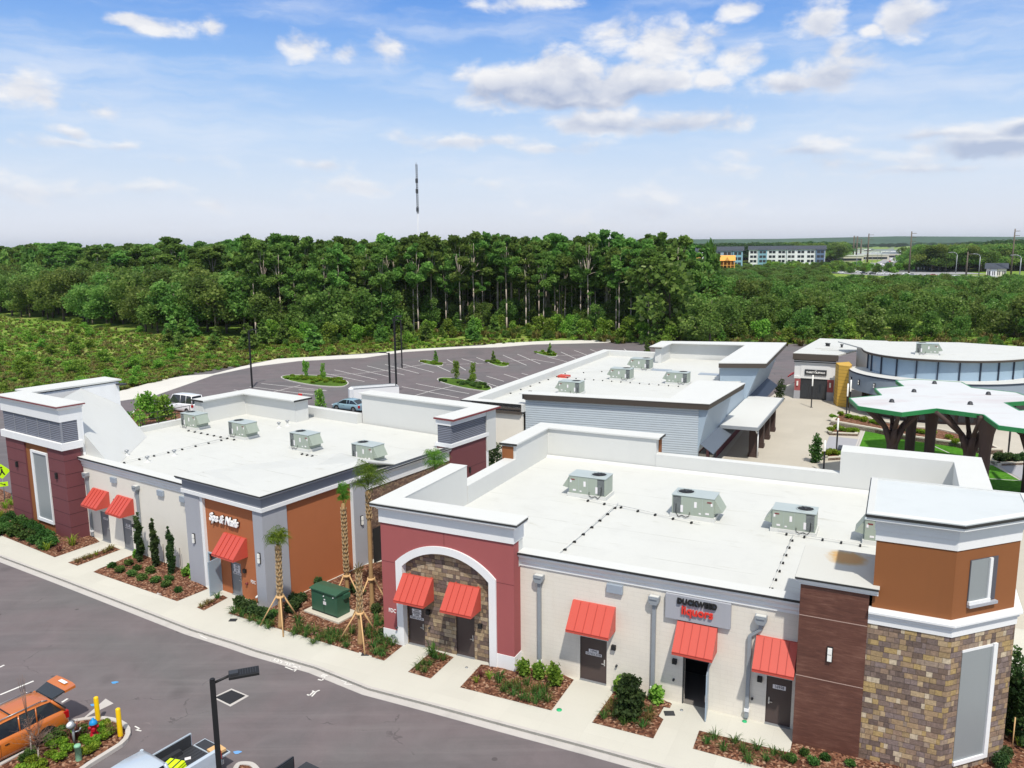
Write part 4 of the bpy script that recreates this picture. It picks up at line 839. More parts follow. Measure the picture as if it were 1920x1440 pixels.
MB().sweep([(-.1, 6.5), (.16, 6.5), (.16, 7.0), (-.1, 7.0)], [(-64.0, 28.4)] + tw).build('tower_band', M['white'], B1)
M['louvre'] = horiz_lines('louvre_panel', lin((124, 128, 140)), lin((64, 68, 80)), 0.13, 0.35, bmp=1.0)
m = MB(); m.box(-63.9, -55.65, 27.1, 28.3, 7.0, 8.46); m.build('louvre', M['louvre'], B1)
m = MB()
for i in range(1, 5): u_ = -63.9 + i * 1.68; m.box(u_ - .03, u_ + .03, 27.07, 27.1, 7.0, 8.46)
m.box(-55.72, -55.6, 27.05, 27.16, 7.0, 8.46); m.build('louvre_mullion', M['dgrey'], B1)
m = MB(); m.box(-64.0, -55.6, 27.0, 28.6, 8.46, 9.4); m.box(-55.9, -55.6, 28.2, 28.4, 5.2, 8.46); m.box(-56, -55.62, 28.25, 28.6, 5.2, 8.46); m.box(-65.2, -63.0, 28.6, 35.6, 5.0, 9.4); m.box(-64, -56, 28.45, 28.6, 5.1, 8.46); m.build('tower_parapet', M['white'], B1)
MB().sweep([(0, 9.3), (.05, 9.3), (.18, 9.4), (.2, 9.5), (0, 9.5)], [(-64.0, 27.6), (-64.0, 27.0), (-55.6, 27.0), (-55.6, 28.6)]).build('cornice', M['white'], B1)
MB().sweep([(-.2, 9.501), (.24, 9.501), (.24, 9.58), (-.2, 9.58)], [(-64.0, 28.6), (-64.0, 27.0), (-55.6, 27.0), (-55.6, 28.75)]).build('coping', M['redcap'], B1)
m = MB(); m.box(-64.2, -55.4, 26.8, 28.75, 9.581, 9.62); m.box(-65.4, -62.9, 28.75, 35.8, 9.5, 9.62); m.build('tower_cap', M['roofw'], B1)
m = MB(); m.box(-62.95, -62.2, 35.3, 35.85, 9.2, 9.3); m.build('scupper', M['black'], B1)
A__, B__, C__, D__, E__ = (-58.9, 28.62, 9.35), (-62.98, 32.5, 9.35), (-62.98, 35.6, 7.47), (-59.3, 35.4, 5.31), (-52.3, 28.62, 5.31)
m = MB(); m.add([A__, B__, C__, D__, E__], [(0, 1, 2, 3, 4)]); m.add([A__, E__, (-58.9, 28.62, 5.31)], [(0, 1, 2)]); m.add([C__, D__, (-62.98, 35.6, 5.31)], [(0, 1, 2)]); m.build('sloped_membrane', M['roofw'], B1)
m = MB(); m.box(-61.5, -61.0, 35.62, 41.0, 5.2, 5.75); m.build('low_parapet', M['roofw'], B1)
m = MB(); m.box(-61.0, -59.9, 41.05, 46.8, 5.2, 7.2); m.box(-59.9, -53.2, 45.4, 46.8, 5.2, 7.2); m.box(-61.15, -59.6, 40.9, 46.95, 7.2, 7.3); m.box(-59.6, -52.9, 45.0, 46.95, 7.2, 7.3); m.box(-61.45, -61.0, 41.1, 47.8, 5.2, 5.8)
m.build('tall_parapet', M['roofw'], B1)
m = MB(); m.box(-61.2, -59.58, 40.86, 40.895, 7.15, 7.29); m.box(-52.89, -52.84, 45.0, 46.98, 7.15, 7.29); m.build('coping', M['black'], B1)
m = MB(); m.box(-53.2, -48.3, 47.75, 48.35, 5.2, 6.15); m.box(-61, -53.2, 47.75, 48.35, 5.2, 6.15); m.build('low_parapet', M['roofw'], B1)
m = MB(); m.box(-48.3, -35.2, 48.4, 49.6, 4.6, 7.8); m.box(-36.55, -35.32, 44.2, 48.4, 5.0, 7.62); m.box(-48.5, -34.95, 48.2, 49.8, 7.8, 7.9); m.box(-36.7, -34.95, 44.0, 48.2, 7.8, 7.9); m.build('tall_parapet', M['roofw'], B1)
m = MB(); m.box(-36.72, -34.9, 43.93, 43.99, 7.76, 7.88); m.box(-34.94, -34.88, 43.95, 49.85, 7.76, 7.88); m.build('coping', M['redcap'], B1)
# grey and orange corner
m = MB(); m.box(-42.45, -41.05, 27.38, 28.6, 0, 5.7); m.box(-36.15, -35.33, 27.38, 29.1, 0, 5.7); m.box(-35.6, -35.33, 34.35, 35.5, 0, 5.7); m.build('grey_pilaster', M['grey'], B1)
m = MB(); wall_gaps(m, -40.8, -36.15, 27.62, 27.9, 5.7, [(-40.72, -39.72, 2.12), (-38.75, -37.82, 2.05)]); m.box(-35.7, -35.42, 29.1, 34.15, 0, 5.7); m.build('orange_wall', M['orange'], B1)
m = MB(); m.box(-41.05, -40.8, 27.44, 27.7, 0, 5.7); m.box(-35.6, -35.38, 34.15, 34.35, 0, 5.7); m.build('white_strip', M['white'], B1)
cp = [(-42.45, 28.5), (-42.45, 27.38), (-35.33, 27.38), (-35.33, 35.5)]
MB().sweep([(-.25, 5.7), (.12, 5.7), (.12, 5.92), (-.25, 5.92)], cp).build('white_band', M['white'], B1)
MB().sweep([(-.25, 5.92), (.05, 5.92), (.05, 6.45), (-.25, 6.45)], cp).build('grey_frieze', M['dgrey'], B1)
MB().sweep([(-.25, 6.45), (.1, 6.45), (.22, 6.55), (.3, 6.56), (.3, 6.64), (-.25, 6.64)], cp).build('cornice', M['grey'], B1)
MB().sweep([(-.2, 6.641), (.34, 6.641), (.34, 6.71), (-.2, 6.71)], cp).build('coping', M['black'], B1)
m = MB(); m.sweep([(-.5, 6.711), (.32, 6.711), (.32, 6.73), (-.5, 6.73)], cp); m.prism([(-42.3, 28.4), (-42.3, 27.5), (-35.4, 27.5), (-35.4, 35.5), (-35.9, 35.5), (-35.9, 40), (-42.3, 40)], [6.6, 6.72, 6.72, 6.6, 6.6, 5.32, 5.32], [6.715] * 4 + [6.715, 5.325, 5.325]); m.build('corner_roof', M['roof'], B1)
door(B1, -38.75, -37.82, 27.68, 2.0, mat='doorgrey', plac=[('16970', .55, 1.82, .12), ('CHINO', .55, 1.68, .12), ('JOE', .5, 1.52, .16), ('RISER ROOM', .75, 1.36, .12)])
m = MB(); f = .06; m.box(-40.78, -40.72, 27.55, 27.75, 0, 2.2); m.box(-39.72, -39.66, 27.55, 27.75, 0, 2.2); m.box(-40.72, -39.72, 27.55, 27.75, 2.12, 2.2); m.build('door_frame', M['lightblue'], B1)
MB().box(-40.7, -39.74, 27.7, 27.72, .1, 2.1).build('glass', M['glassd'], B1)
gd = MB(); gd.obox((-39.62, 27.1, 1.06), (.9, .05, 2.08), rz=R(-80)); gd.build('glazed_door', M['lightblue'], B1, 'pale glazed door standing open')
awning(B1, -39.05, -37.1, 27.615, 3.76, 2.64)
wlight(B1, -37.4, 27.62, 1.75); MB().cyl((-37.3, 27.5, 1.0), (-37.3, 27.64, 1.0), .07).build('hose_bib', M['redcap'], B1)
text('wall_lettering', 'FDC', .28, M['wlet'], B1, (-36.75, 27.6, 1.2), .004, sx=.8, off=.004)
MB().cyl((-36.3, 27.35, .45), (-36.3, 27.6, .55), .06).build('white_pipe', M['white'], B1)
sconce(B1, -41.75, 27.38, 2.9, .62, .2); sconce(B1, -35.75, 27.38, 2.95, .62, .2); sconce(B1, 0, 34.95, 3.0, .62, .2, side=-35.33)
# side wall with brick, frieze, rear tower
m = MB(); m.box(-35.8, -35.5, 35.5, 44.1, 0, 4.8); m.build('brick_side_wall', M['brickside'], B1)
m = MB(); m.box(-35.8, -35.44, 35.5, 44.1, 4.8, 5.45); m.build('side_frieze', M['white'], B1)
MB().sweep([(-.1, 5.45), (.05, 5.45), (.2, 5.6), (.22, 5.68), (-.1, 5.68)], [(-35.44, 35.5), (-35.44, 44.1)]).build('side_cornice', M['white'], B1)
MB().sweep([(-.3, 5.681), (.26, 5.681), (.26, 5.74), (-.3, 5.74)], [(-35.44, 35.5), (-35.44, 44.1)]).build('coping', M['black'], B1)
m = MB(); m.prism([(-38.6, 35.5), (-35.25, 35.5), (-35.25, 44.1), (-38.6, 44.1)], [5.28, 5.6, 5.6, 5.28], [5.32, 5.745, 5.745, 5.32]); m.build('edge_roof', M['roof'], B1)
m = MB(); m.box(-36.6, -35.3, 44.1, 48.55, 0, 5.75); m.build('maroon_rear_panels', M['maroon'], B1)
m = MB(); m.box(-35.35, -35.293, 44.1, 48.55, 1.9, 1.93); m.box(-35.35, -35.293, 44.1, 48.55, 3.8, 3.83); m.build('panel_joint', flat('maroon_joint2', lin((78, 44, 48)), .9), B1)
m = MB(); m.box(-36.68, -35.18, 44.02, 48.65, 5.755, 6.02); m.box(-35.35, -35.25, 48.4, 48.65, 0, 7.6); m.build('tower_band', M['white'], B1)
m = MB(); m.box(-36.5, -35.3, 44.12, 48.4, 6.02, 7.35); m.build('louvre', M['louvre'], B1)
m = MB(); m.box(-36.62, -35.24, 44.06, 48.5, 7.36, 7.79); m.build('tower_frieze', M['white'], B1)
MB().box(-35.29, -35.2, 46.2, 46.35, 3.4, 3.8).build('wall_light', M['blk'], B1)
S2 = thing('shop_sign', 'white Spa & Nails script letters on the orange wall', 'sign', (-39, 27.62, 4.3), A1)
text('script_lettering', 'Spa & Nails', .66, M['wlet'], S2, (-38.98, 27.50, 4.52), .05, shear=.28, off=.018, sx=.86)
text('black_backing', 'Spa & Nails', .66, M['blk'], S2, (-38.97, 27.57, 4.51), .03, shear=.28, off=.032, sx=.86)
# =========================================================== REAR BLOCK (frame A2): corrugated front, brown fascias
B3 = thing('retail_building', 'rear retail block with pale blue corrugated front and brown fascia', 'building', (-24, 66, 0), A2)
m = MB(); m.box(-36.2, -30.2, 64.5, 64.8, 0, 5.05); m.box(-36.2, -35.9, 64.8, 104, 0, 5.05); m.build('white_wall', M['cream'], B3)
m = MB(); m.prism([(-36.0, 64.8), (-30.0, 65.3), (-15.3, 67.1), (-15.1, 104), (-36.0, 104)], 4.9, 5.3); m.build('roof', M['roof'], B3)
m = MB(); m.box(-36.35, -30.2, 64.3, 64.5, 5.05, 5.9); m.build('brown_fascia', M['dbrown'], B3)
m = MB(); m.box(-36.35, -30.3, 64.22, 64.28, 5.05, 5.3); m.box(-36.35, -30.3, 64.22, 64.28, 5.45, 5.55); m.build('fascia_step', M['dbrown'], B3)
m = MB(); m.box(-36.4, -35.3, 64.25, 104.2, 5.3, 5.98); m.box(-35.3, -30.0, 64.3, 65.4, 5.3, 5.98); m.box(-35.3, -28.5, 103.2, 104.2, 5.3, 5.98); m.build('low_parapet', M['roofw'], B3)
m = MB(); m.box(-36.42, -30.2, 64.2, 64.24, 5.88, 5.99); m.build('coping', M['black'], B3)
# corrugated pop-out (slightly skewed front)
fl, fr_, br = (-30.0, 64.75), (-14.3, 66.55), (-13.6, 77.6)
m = MB(); m.prism([fl, (-14.75, 66.5), (-14.75, 66.9), (-30.0, 65.2)], 0.0, 6.45); m.build('corrugated_wall', M['corr'], B3)
m = MB(); m.add([(-14.75, 66.5, 2.6), (-14.75, 77.4, 2.6), (-13.95, 77.5, 6.45), (-13.95, 66.58, 6.45), (-14.95, 66.5, 2.6), (-14.95, 66.58, 6.45), (-14.95, 77.4, 2.6), (-14.95, 77.5, 6.45)], [(0, 1, 2, 3), (0, 3, 5, 4), (1, 6, 7, 2)]); m.build('flared_side_wall', M['lightblue'], B3)
m = MB(); m.sweep([(-.3, 6.42), (.3, 6.42), (.45, 6.95), (-.3, 6.95)], [fl, (-14.2, 66.5), (-13.3, 77.6)]); m.box(-30.3, -30.0, 64.7, 66.2, 6.42, 6.95); m.build('brown_fascia', M['dbrown'], B3)
m = MB(); m.prism([(-30.4, 64.25), (-13.75, 66.05), (-12.85, 77.7), (-17.3, 77.7), (-17.3, 67.2), (-30.4, 65.6)], 6.951, 7.0); m.prism([(-30.0, 65.25), (-17.3, 67.1), (-17.3, 66.7), (-30.0, 64.9)], 5.25, 6.95); m.box(-17.5, -17.3, 67.1, 77.6, 5.25, 6.95); m.box(-17.3, -14.8, 77.3, 77.6, 5.25, 6.95); m.build('tall_parapet', M['roofw'], B3)
m = MB(); m.add([(-14.9, 66.8, 3.5), (-14.9, 77.2, 3.5), (-13.5, 77.2, 2.55), (-13.5, 66.8, 2.55), (-13.5, 66.8, 2.45), (-13.5, 77.2, 2.45)], [(0, 1, 2, 3), (3, 2, 5, 4)]); m.build('striped_awning', M['stripe'], B3)
m = MB(); m.box(-15.2, -14.9, 66.9, 96, 0, 2.6); m.build('red_brown_wall', M['maroon'], B3)
m = MB(); m.box(-14.89, -14.85, 67.6, 70.5, .3, 2.3); m.box(-14.89, -14.85, 72, 75, .3, 2.3); m.build('shop_window', M['glassd'], B3)
m = MB(); m.box(-15.0, -14.8, 77.6, 98, 2.6, 5.0); m.build('side_wall', M['lightblue'], B3)
# colonnade canopy
m = MB(); m.prism([(-14.7, 74.6), (-11.15, 74.8), (-11.0, 91), (-14.7, 91)], 3.22, 3.36); m.build('canopy_roof', M['roofw'], B3)
m = MB(); m.sweep([(0, 3.1), (.12, 3.1), (.12, 3.4), (0, 3.4)], [(-14.7, 74.6), (-11.15, 74.8), (-11.0, 91)]); m.build('canopy_gutter', M['gutter'], B3)
for w_ in (77.3, 81.2, 85.1, 89.0):
    c = MB(); c.box(-12.2, -11.45, w_ - .38, w_ + .38, 0, 3.2); c.box(-12.26, -11.39, w_ - .44, w_ + .44, 0, .35); c.build('column', M['dbark'], B3)
m = MB(); m.tube([(-11.3, 75.0, 3.1), (-11.3, 75.6, 2.7), (-11.35, 76.7, 2.6), (-11.35, 76.8, 0)], .06, 8); m.build('downspout', M['white'], B3)
# far tall parapet (wide cap) over blue walls
m = MB(); m.box(-27.7, -26.9, 99.0, 103.6, 5.2, 7.35); m.prism([(-27.7, 103.4), (-14.0, 105.6), (-14.0, 106.4), (-27.7, 104.2)], 5.2, 7.35); m.box(-17.6, -17.3, 88.9, 105.2, 5.2, 7.35)
m.prism([(-28.2, 98.0), (-26.5, 98.6), (-26.5, 102.8), (-17.4, 104.2), (-17.4, 87.2), (-12.6, 88.9), (-13.0, 108.6), (-28.4, 104.6)], 7.35, 7.45); m.build('far_parapet', M['roofw'], B3)
m = MB(); m.sweep([(-.2, 6.85), (.05, 6.85), (.12, 7.34), (-.2, 7.34)], [(-17.35, 87.4), (-12.75, 89.0), (-13.1, 108.5)]); m.box(-28.3, -26.6, 97.95, 98.0, 7.25, 7.4); m.build('brown_fascia', M['dbrown'], B3)
m = MB(); m.add([(-17.3, 88.2, 2.6), (-14.9, 88.9, 2.6), (-13.3, 89.3, 6.9), (-17.3, 87.9, 6.9), (-14.9, 106, 2.6), (-13.5, 106, 6.9)], [(0, 1, 2, 3), (1, 4, 5, 2)]); m.build('flared_side_wall', M['lightblue'], B3)
m = MB(); m.box(-15.1, -14.9, 88.5, 106, 0, 2.6); m.box(-17.2, -15, 88.4, 88.7, 2.2, 2.65); m.build('red_brown_wall', M['maroon'], B3)
m = MB(); m.add([(-14.9, 89.5, 3.4), (-14.9, 105, 3.4), (-13.4, 105, 2.4), (-13.4, 89.5, 2.4)], [(0, 1, 2, 3)]); m.build('striped_awning', M['navy'], B3)
m = MB(); e1 = INV(A2, *G(919, 818, 2.4)[:2]); m.box(e1[0], e1[0] + 5.5, e1[1], e1[1] + .25, 0, 2.4); m.box(e1[0], e1[0] + .25, e1[1] + .25, 64.5 if e1[1] < 64 else e1[1] + 3, 0, 2.4); m.build('bin_enclosure', M['cream'], B3)
m = MB(); m.box(-34.6, -33.4, 83.4, 84.4, 5.3, 5.55); m.build('roof_hatch', flat('red_hatch', lin((190, 70, 55)), .6), B3)
for (u_, w_) in ((-20.5, 91.5), (-17.9, 92.5), (-26.5, 92.5)): MB().box(u_, u_ + 2.4, w_, w_ + 1.3, 5.3, 5.36).build('roof_patch', M['ventgrey'], B3)

# =========================================================== DINER FRONT and CURVED HALL
da = math.atan2(-(101.8 - 103.85), 41.4 - 37.16)      # facade angle
B4 = thing('restaurant_building', 'white fronted restaurant with black doors under a dark brown fascia', 'building', (37.16, 103.85, 0), None)
B4.rotation_euler[2] = -da; m = MB(); WD = 4.75
m.box(.55, WD - .6, .0, .3, 2.75, 4.55); m.box(-.2, WD, .05, .3, 3.0, 4.75); m.box(-.2, .6, -.05, .3, 2.7, 3.0); m.build('white_wall', M['white'], B4)
m = MB(); m.box(-.1, .6, -.02, .3, 1.1, 2.7); m.box(WD - .85, WD - .1, -.02, .3, 1.1, 2.7); m.build('red_pier', M['rose'], B4)
m = MB(); m.box(-.14, .62, -.08, .3, 0, 1.1); m.box(WD - .87, WD - .06, -.08, .3, 0, 1.1); m.build('grey_base', M['grey'], B4)
m = MB(); m.box(.62, WD - .87, .12, .2, 0, 2.74); m.build('dark_doors', M['blk2'], B4)
m = MB()
for x in (.66, 1.7, 2.74): m.box(x, x + .92, .09, .115, .2, 2.0)
m.build('glass', M['glassd'], B4)
m = MB(); m.box(.0, .42, .0, .02, 0, 0); 
for i, z in enumerate((4.75, 4.98)): MB().box(-.3, WD + .05, -.12, .3, z, z + .1).build('white_stripe', M['white'], B4); MB().box(-.3, WD + .05, -.1, .3, z + .1, z + .22).build('dark_stripe', M['blk2'], B4)
m = MB(); m.box(-.45, WD + .3, -.4, .3, 5.22, 6.0); m.build('brown_fascia', M['dbrown'], B4)
m = MB(); m.prism([(-.45, -.38), (WD + .3, -.38), (WD + 6, 17), (WD + 5.6, 18.3), (1.2, 18.3)], 5.9, 6.06); m.build('roof', M['roof'], B4)
m = MB(); m.prism([(-.1, .3), (.2, .3), (1.4, 18), (1.1, 18)], 0, 5.9); m.build('side_wall', M['cream'], B4)
for x in (1.8, 2.6): MB().box(x, x + 2.2, 5.2 if x < 2 else 3.9, 5.5 if x < 2 else 4.2, 6.07, 6.2).build('roof_curb', M['roofw'], B4)
for (x, y) in ((3.2, 8.5), (4.9, 7.9), (2.9, 8.8)): MB().lathe((x, y, 6.06), [(.14, 0), (.14, .3), (.22, .32), (.22, .42), (.0, .46)], 8).build('roof_vent', M['blk2'], B4)
for x in (.25, WD - .5): l_ = MB(); l_.box(x - .1, x + .1, -.14, -.02, 1.75, 2.35); l_.build('sconce', M['lampw'], B4)
for k, (x, y0) in enumerate(((-1.0, 5.0), (-.2, 11))): 
    m = MB(); m.add([(x + .9, y0, 2.9), (x + 1.0, y0 + 3.2, 2.9), (x - .5, y0 + 3.2, 2.1), (x - .6, y0, 2.1), (x - .6, y0, 1.95), (x - .5, y0 + 3.2, 1.95)], [(0, 1, 2, 3), (3, 2, 5, 4), (0, 3, 4)]); m.build('red_awning', M['red_awn'], B4)
S3 = thing('shop_sign', 'black sign board with white lettering over the restaurant doors', 'sign', (37.16, 103.85, 0), None); S3.rotation_euler[2] = -da
MB().box(1.1, 3.75, -.12, -.01, 3.25, 3.95).build('sign_board', M['blk2'], S3)
text('white_lettering', 'THIRSTY BUFFALO', .30, M['wlet'], S3, (2.42, -.15, 3.58), .02, sx=.92, off=.012)
m = MB(); m.extr([(2.3, 3.78), (2.42, 3.72), (2.54, 3.9), (2.5, 3.92), (2.42, 3.79), (2.33, 3.84)], 'y', -.16, -.13); m.build('emblem', M['wlet'], S3)

B5 = thing('hall_building', 'curved grey hall with band of tall panes beneath a swept white roof', 'building', (50, 92, 0), None); ORG[B5.name] = (50, 92, 0)
c_out = [(42.0, 99.4), (41.0, 96.2), (41.1, 93.4), (41.9, 91.0), (43.3, 89.0), (45.5, 87.3), (48.2, 86.0), (51.2, 85.4), (54.5, 85.7), (58, 87.0), (62, 89.5), (68, 94)]
def smooth(p, it=2):
    for _ in range(it):
        q = [p[0]]
        for i in range(len(p) - 1):
            a, b_ = p[i], p[i + 1]; q += [(a[0] * .75 + b_[0] * .25, a[1] * .75 + b_[1] * .25), (a[0] * .25 + b_[0] * .75, a[1] * .25 + b_[1] * .75)]
        q.append(p[-1]); p = q
    return p
co = smooth(c_out)
def offs(path, d):
    out = []
    for i, p in enumerate(path):
        a = path[max(0, i - 1)]; b_ = path[min(len(path) - 1, i + 1)]; t_ = Vector((b_[0] - a[0], b_[1] - a[1])).normalized(); out.append((p[0] - t_.y * -d * -1 * -1, p[1] + t_.x * d)) if False else out.append((p[0] - t_.y * d, p[1] + t_.x * d))
    return out
inn = offs(co, 2.2)
MB().sweep([(-.25, 2.75), (0, 2.75), (0, 4.8), (-.25, 4.8)], co).build('curved_wall', M['bluegrey'], B5)
MB().sweep([(-.02, 4.7), (.06, 4.7), (.06, 4.86), (-.02, 4.86)], co).build('dark_edge', M['navy'], B5)
MB().sweep([(-2.4, 4.81), (-.02, 4.81), (-.02, 4.87), (-2.4, 4.87)], co).build('ledge', M['roofw'], B5)
MB().sweep([(-.1, 4.87), (0, 4.87), (0, 7.0), (-.1, 7.0)], inn).build('pane_band', paint('pale_panes', lin((150, 172, 190)), .25, .05, .3, 4, spec=.6, bmp=0), B5)
L_ = [0]; 
for i in range(1, len(inn)): L_.append(L_[-1] + math.dist(inn[i], inn[i - 1]))
def atlen(d):
    for i in range(1, len(inn)):
        if L_[i] >= d: k_ = (d - L_[i - 1]) / (L_[i] - L_[i - 1] + 1e-9); return (inn[i - 1][0] * (1 - k_) + inn[i][0] * k_, inn[i - 1][1] * (1 - k_) + inn[i][1] * k_), math.atan2(inn[i][1] - inn[i - 1][1], inn[i][0] - inn[i - 1][0])
    return inn[-1], 0
d = 1.2
while d < L_[-1] - .5:
    p_, an = atlen(d); m = MB(); m.obox((p_[0], p_[1], 5.93), (.13, .3, 2.1), rz=an); m.build('mullion', M['navy'], B5); d += 2.15
rf = offs(co, 1.5)
MB().sweep([(-.2, 6.98), (.0, 6.98), (.06, 7.22), (-.2, 7.22)], rf).build('roof_edge', M['dbrown'], B5)
m = MB(); m.prism([(p[0], p[1]) for p in rf] + [(70, 96), (63.3, 98.6), (58, 103.5), (49, 105.3), (43.3, 106.0)], 7.1, 7.26); m.build('roof', M['roof'], B5)
m = MB(); m.prism([(p[0], p[1]) for p in offs(co, 2.4)] + [(68, 96), (57, 102.5), (45, 104)], 3.6, 7.1); m.build('core_wall', M['cream'], B5)
m = MB(); m.prism([(40.9, 100.4), (42.9, 101.2), (42.2, 98.6), (41.4, 97.4), (40.5, 98.4)], 0, 5.2); m.build('yellow_siding', M['yside'], B5)
MB().sweep([(-.3, 0), (0, 0), (0, 2.75), (-.3, 2.75)], offs(co, 1.6)[4:]).build('recessed_front', M['dbark'], B5)
m = MB()
for i in range(6, len(co) - 2, 3):
    p = offs(co, 1.55)[i]; q = offs(co, 1.55)[i + 2]; an = math.atan2(q[1] - p[1], q[0] - p[0]); m.obox(((p[0] + q[0]) / 2, (p[1] + q[1]) / 2, 1.4), (1.6, .06, 2.2), rz=an)
m.build('shop_window', M['glassd'], B5)
for i in (3, 6, 9, 13, 19, 24, 29): 
    if i < len(co) - 1:
        p, q = co[i], co[i + 1]; an = math.atan2(q[1] - p[1], q[0] - p[0]); m = MB(); m.obox((p[0] + math.sin(an) * .06, p[1] - math.cos(an) * .06, 3.8), (.2, .14, .62), rz=an); a_ = m.build('sconce', M['blk'], B5)
        m = MB(); m.obox((p[0] + math.sin(an) * .15, p[1] - math.cos(an) * .15, 3.94), (.13, .08, .2), rz=an); m.obox((p[0] + math.sin(an) * .15, p[1] - math.cos(an) * .15, 3.66), (.13, .08, .2), rz=an); m.build('lens', M['lampw'], a_)

# =========================================================== TREE-LIKE SHELTER
canm = paint('canopy_membrane', lin((200, 202, 203)), .6, .05, .3, 9)
t = canm.node_tree; b = t.nodes['Principled BSDF']; c0_ = b.inputs['Base Color'].links[0].from_socket; t.links.new(mixc(t, mth(t, 'MULTIPLY', ramp(t, noise(t, coords(t, 'Object', (.5, 1, 1)), .22, 6, .65, .8), [(.5, 0), (.68, 1)]), .45), c0_, rgba(lin((178, 158, 160)))), b.inputs['Base Color'])
SH = thing('plaza_shelter', 'white faceted plaza shelter with green edge on branching dark posts', 'shelter', (42, 73, 0), None); ORG[SH.name] = (42, 73, 0)
ol = [(1593.7, 746.5), (1609.7, 761.6), (1691, 773.7), (1756, 766), (1845, 777.5), (1873, 798), (1920, 804), (1990, 812), (2060, 800), (2020, 772), (1960, 768), (1911, 770), (1882.5, 755), (1930, 752), (1985, 758), (1990, 747), (1925, 743), (1905, 736), (1822, 727), (1802, 716.5), (1719, 711.5), (1681, 713.7), (1695, 724), (1641.6, 728.7), (1653.7, 741)]
op = [G(x, y, 7.0) for x, y in ol]
MB().prism([(p[0], p[1]) for p in op], 6.9, 7.0).build('canopy_slab', canm, SH)
m = MB(); ccw = sum(op[i][0] * op[(i + 1) % len(op)][1] - op[(i + 1) % len(op)][0] * op[i][1] for i in range(len(op))) > 0
q_ = op if ccw else op[::-1]; q_ = [(p[0], p[1]) for p in q_]; m.sweep([(-.1, 6.68), (.06, 6.68), (.1, 7.02), (-.02, 7.02)], q_ + [q_[0]]); m.build('green_edge', M['green'], SH)
for (x, y) in ((1672, 754), (1713.7, 735), (1752, 719.5), (1819, 758.5), (1853, 740)):
    p = G(x, y, 7.0); MB().lathe((p[0], p[1], 7.0), [(.24, 0), (.2, .05), (.17, .2), (.09, .27), (.001, .28)], 10).build('roof_drain', M['blk2'], SH)
trunks = [((1668, 905), 1), ((1702, 885), 0), ((1738, 898), 0), ((1811, 925), 1), ((1838, 940), 0), ((1925, 925), 1)]
for k, ((x, y), br_) in enumerate(trunks):
    b_ = G(x, y); m = MB(); r0 = .42
    prof = [(r0 * 1.05, 0), (r0, 1.5), (r0 * 1.05, 3.2), (r0 * 1.25, 4.1), (r0 * .9, 4.5)] if br_ else [(.44, 0), (.4, 2.2), (.42, 4.2), (.52, 5.4), (.72, 6.3), (.9, 6.89)]
    m.lathe((b_[0], b_[1], 0), prof, 12, smooth=False); m.build('post', M['dbark'], SH)
    if br_:
        for j in range(6):
            a = j * 2 * math.pi / 6 + .35 * k + .2; rr = 2.9 + .5 * math.sin(j * 2.3 + k); m = MB()
            p0 = Vector((b_[0] + .12 * math.cos(a), b_[1] + .12 * math.sin(a), 3.3)); p1 = Vector((b_[0] + .8 * math.cos(a), b_[1] + .8 * math.sin(a), 4.9)); p2 = Vector((b_[0] + rr * math.cos(a), b_[1] + rr * math.sin(a), 6.88))
            m.tube([p0, p1, p2], [.3, .2, .15], 6); m.build('branch', M['dbark'], SH)
# plaza furniture: turf, pavers, planters
sheet('lawn', GP([(1622, 806), (1740, 830), (1800, 828), (1850, 862), (1850, 930), (1640, 905), (1605, 850)]), M['lawn'], 0.02, kind='structure')
sheet('lawn', GP([(1852, 868), (1915, 902), (1930, 930), (1865, 935), (1855, 900)]), M['lawn'], 0.021, kind='structure')
sheet('paver_walk', GP([(1555, 818), (1612, 824), (1605, 848), (1545, 842)]), M['paver'], 0.024, kind='structure')
sheet('paver_walk', GP([(1870, 872), (1960, 872), (1960, 912), (1915, 900)]), M['paver'], 0.025, kind='structure')
m = MB()
for a, b_ in (((1617, 806), (1600, 850)), ((1622, 806), (1605, 850)), ((1852, 866), (1915, 902)), ((1852, 872), (1912, 874)), ((1855, 898), (1916, 902)), ((1740, 832), (1780, 850))): strip(m, G(*a), G(*b_), .14, .03)
m.build('turf_edging', M['kerb'], kind='structure')
def planter(name, px, h, label, wid=.35, fill=None):
    p_ = [G(*q) for q in px]; root = thing(name, label, 'planter', (p_[0][0], p_[0][1], 0), None); ORG[root.name] = (p_[0][0], p_[0][1], 0)
    q_ = [(p[0], p[1]) for p in p_]; ar = sum(q_[i][0] * q_[(i + 1) % len(q_)][1] - q_[(i + 1) % len(q_)][0] * q_[i][1] for i in range(len(q_)))
    if ar < 0: q_ = q_[::-1]
    m_ = MB(); m_.sweep([(0, 0), (0, h), (-wid, h), (-wid, 0)], q_ + [q_[0]]); m_.build('coping_wall', M['beige'], root)
    m_ = MB(); m_.prism(q_, 0, h * .75); m_.build('soil', M['mulch'], root); return q_, h * .75
PL = []
PL.append(planter('planter', [(1557, 797), (1572, 779), (1650, 796), (1700, 806), (1760, 812), (1830, 828), (1880, 852), (1840, 852), (1790, 838), (1700, 826), (1640, 812)], .55, 'long cranked stone planter along the plaza lawn'))
PL.append(planter('planter', [(1551, 812), (1560, 806), (1612, 810), (1608, 818), (1555, 816)], .3, 'small planter of yellow green groundcover beside tall plaza lights'))
PL.append(planter('planter', [(1543, 856), (1548, 850), (1580, 852), (1580, 862), (1545, 864)], .3, 'small planter by the conifer behind the right block'))
PL.append(planter('planter', [(1858, 868), (1862, 860), (1925, 866), (1925, 872), (1870, 874)], .3, 'planter of dark shrubs at the right edge under the shelter'))
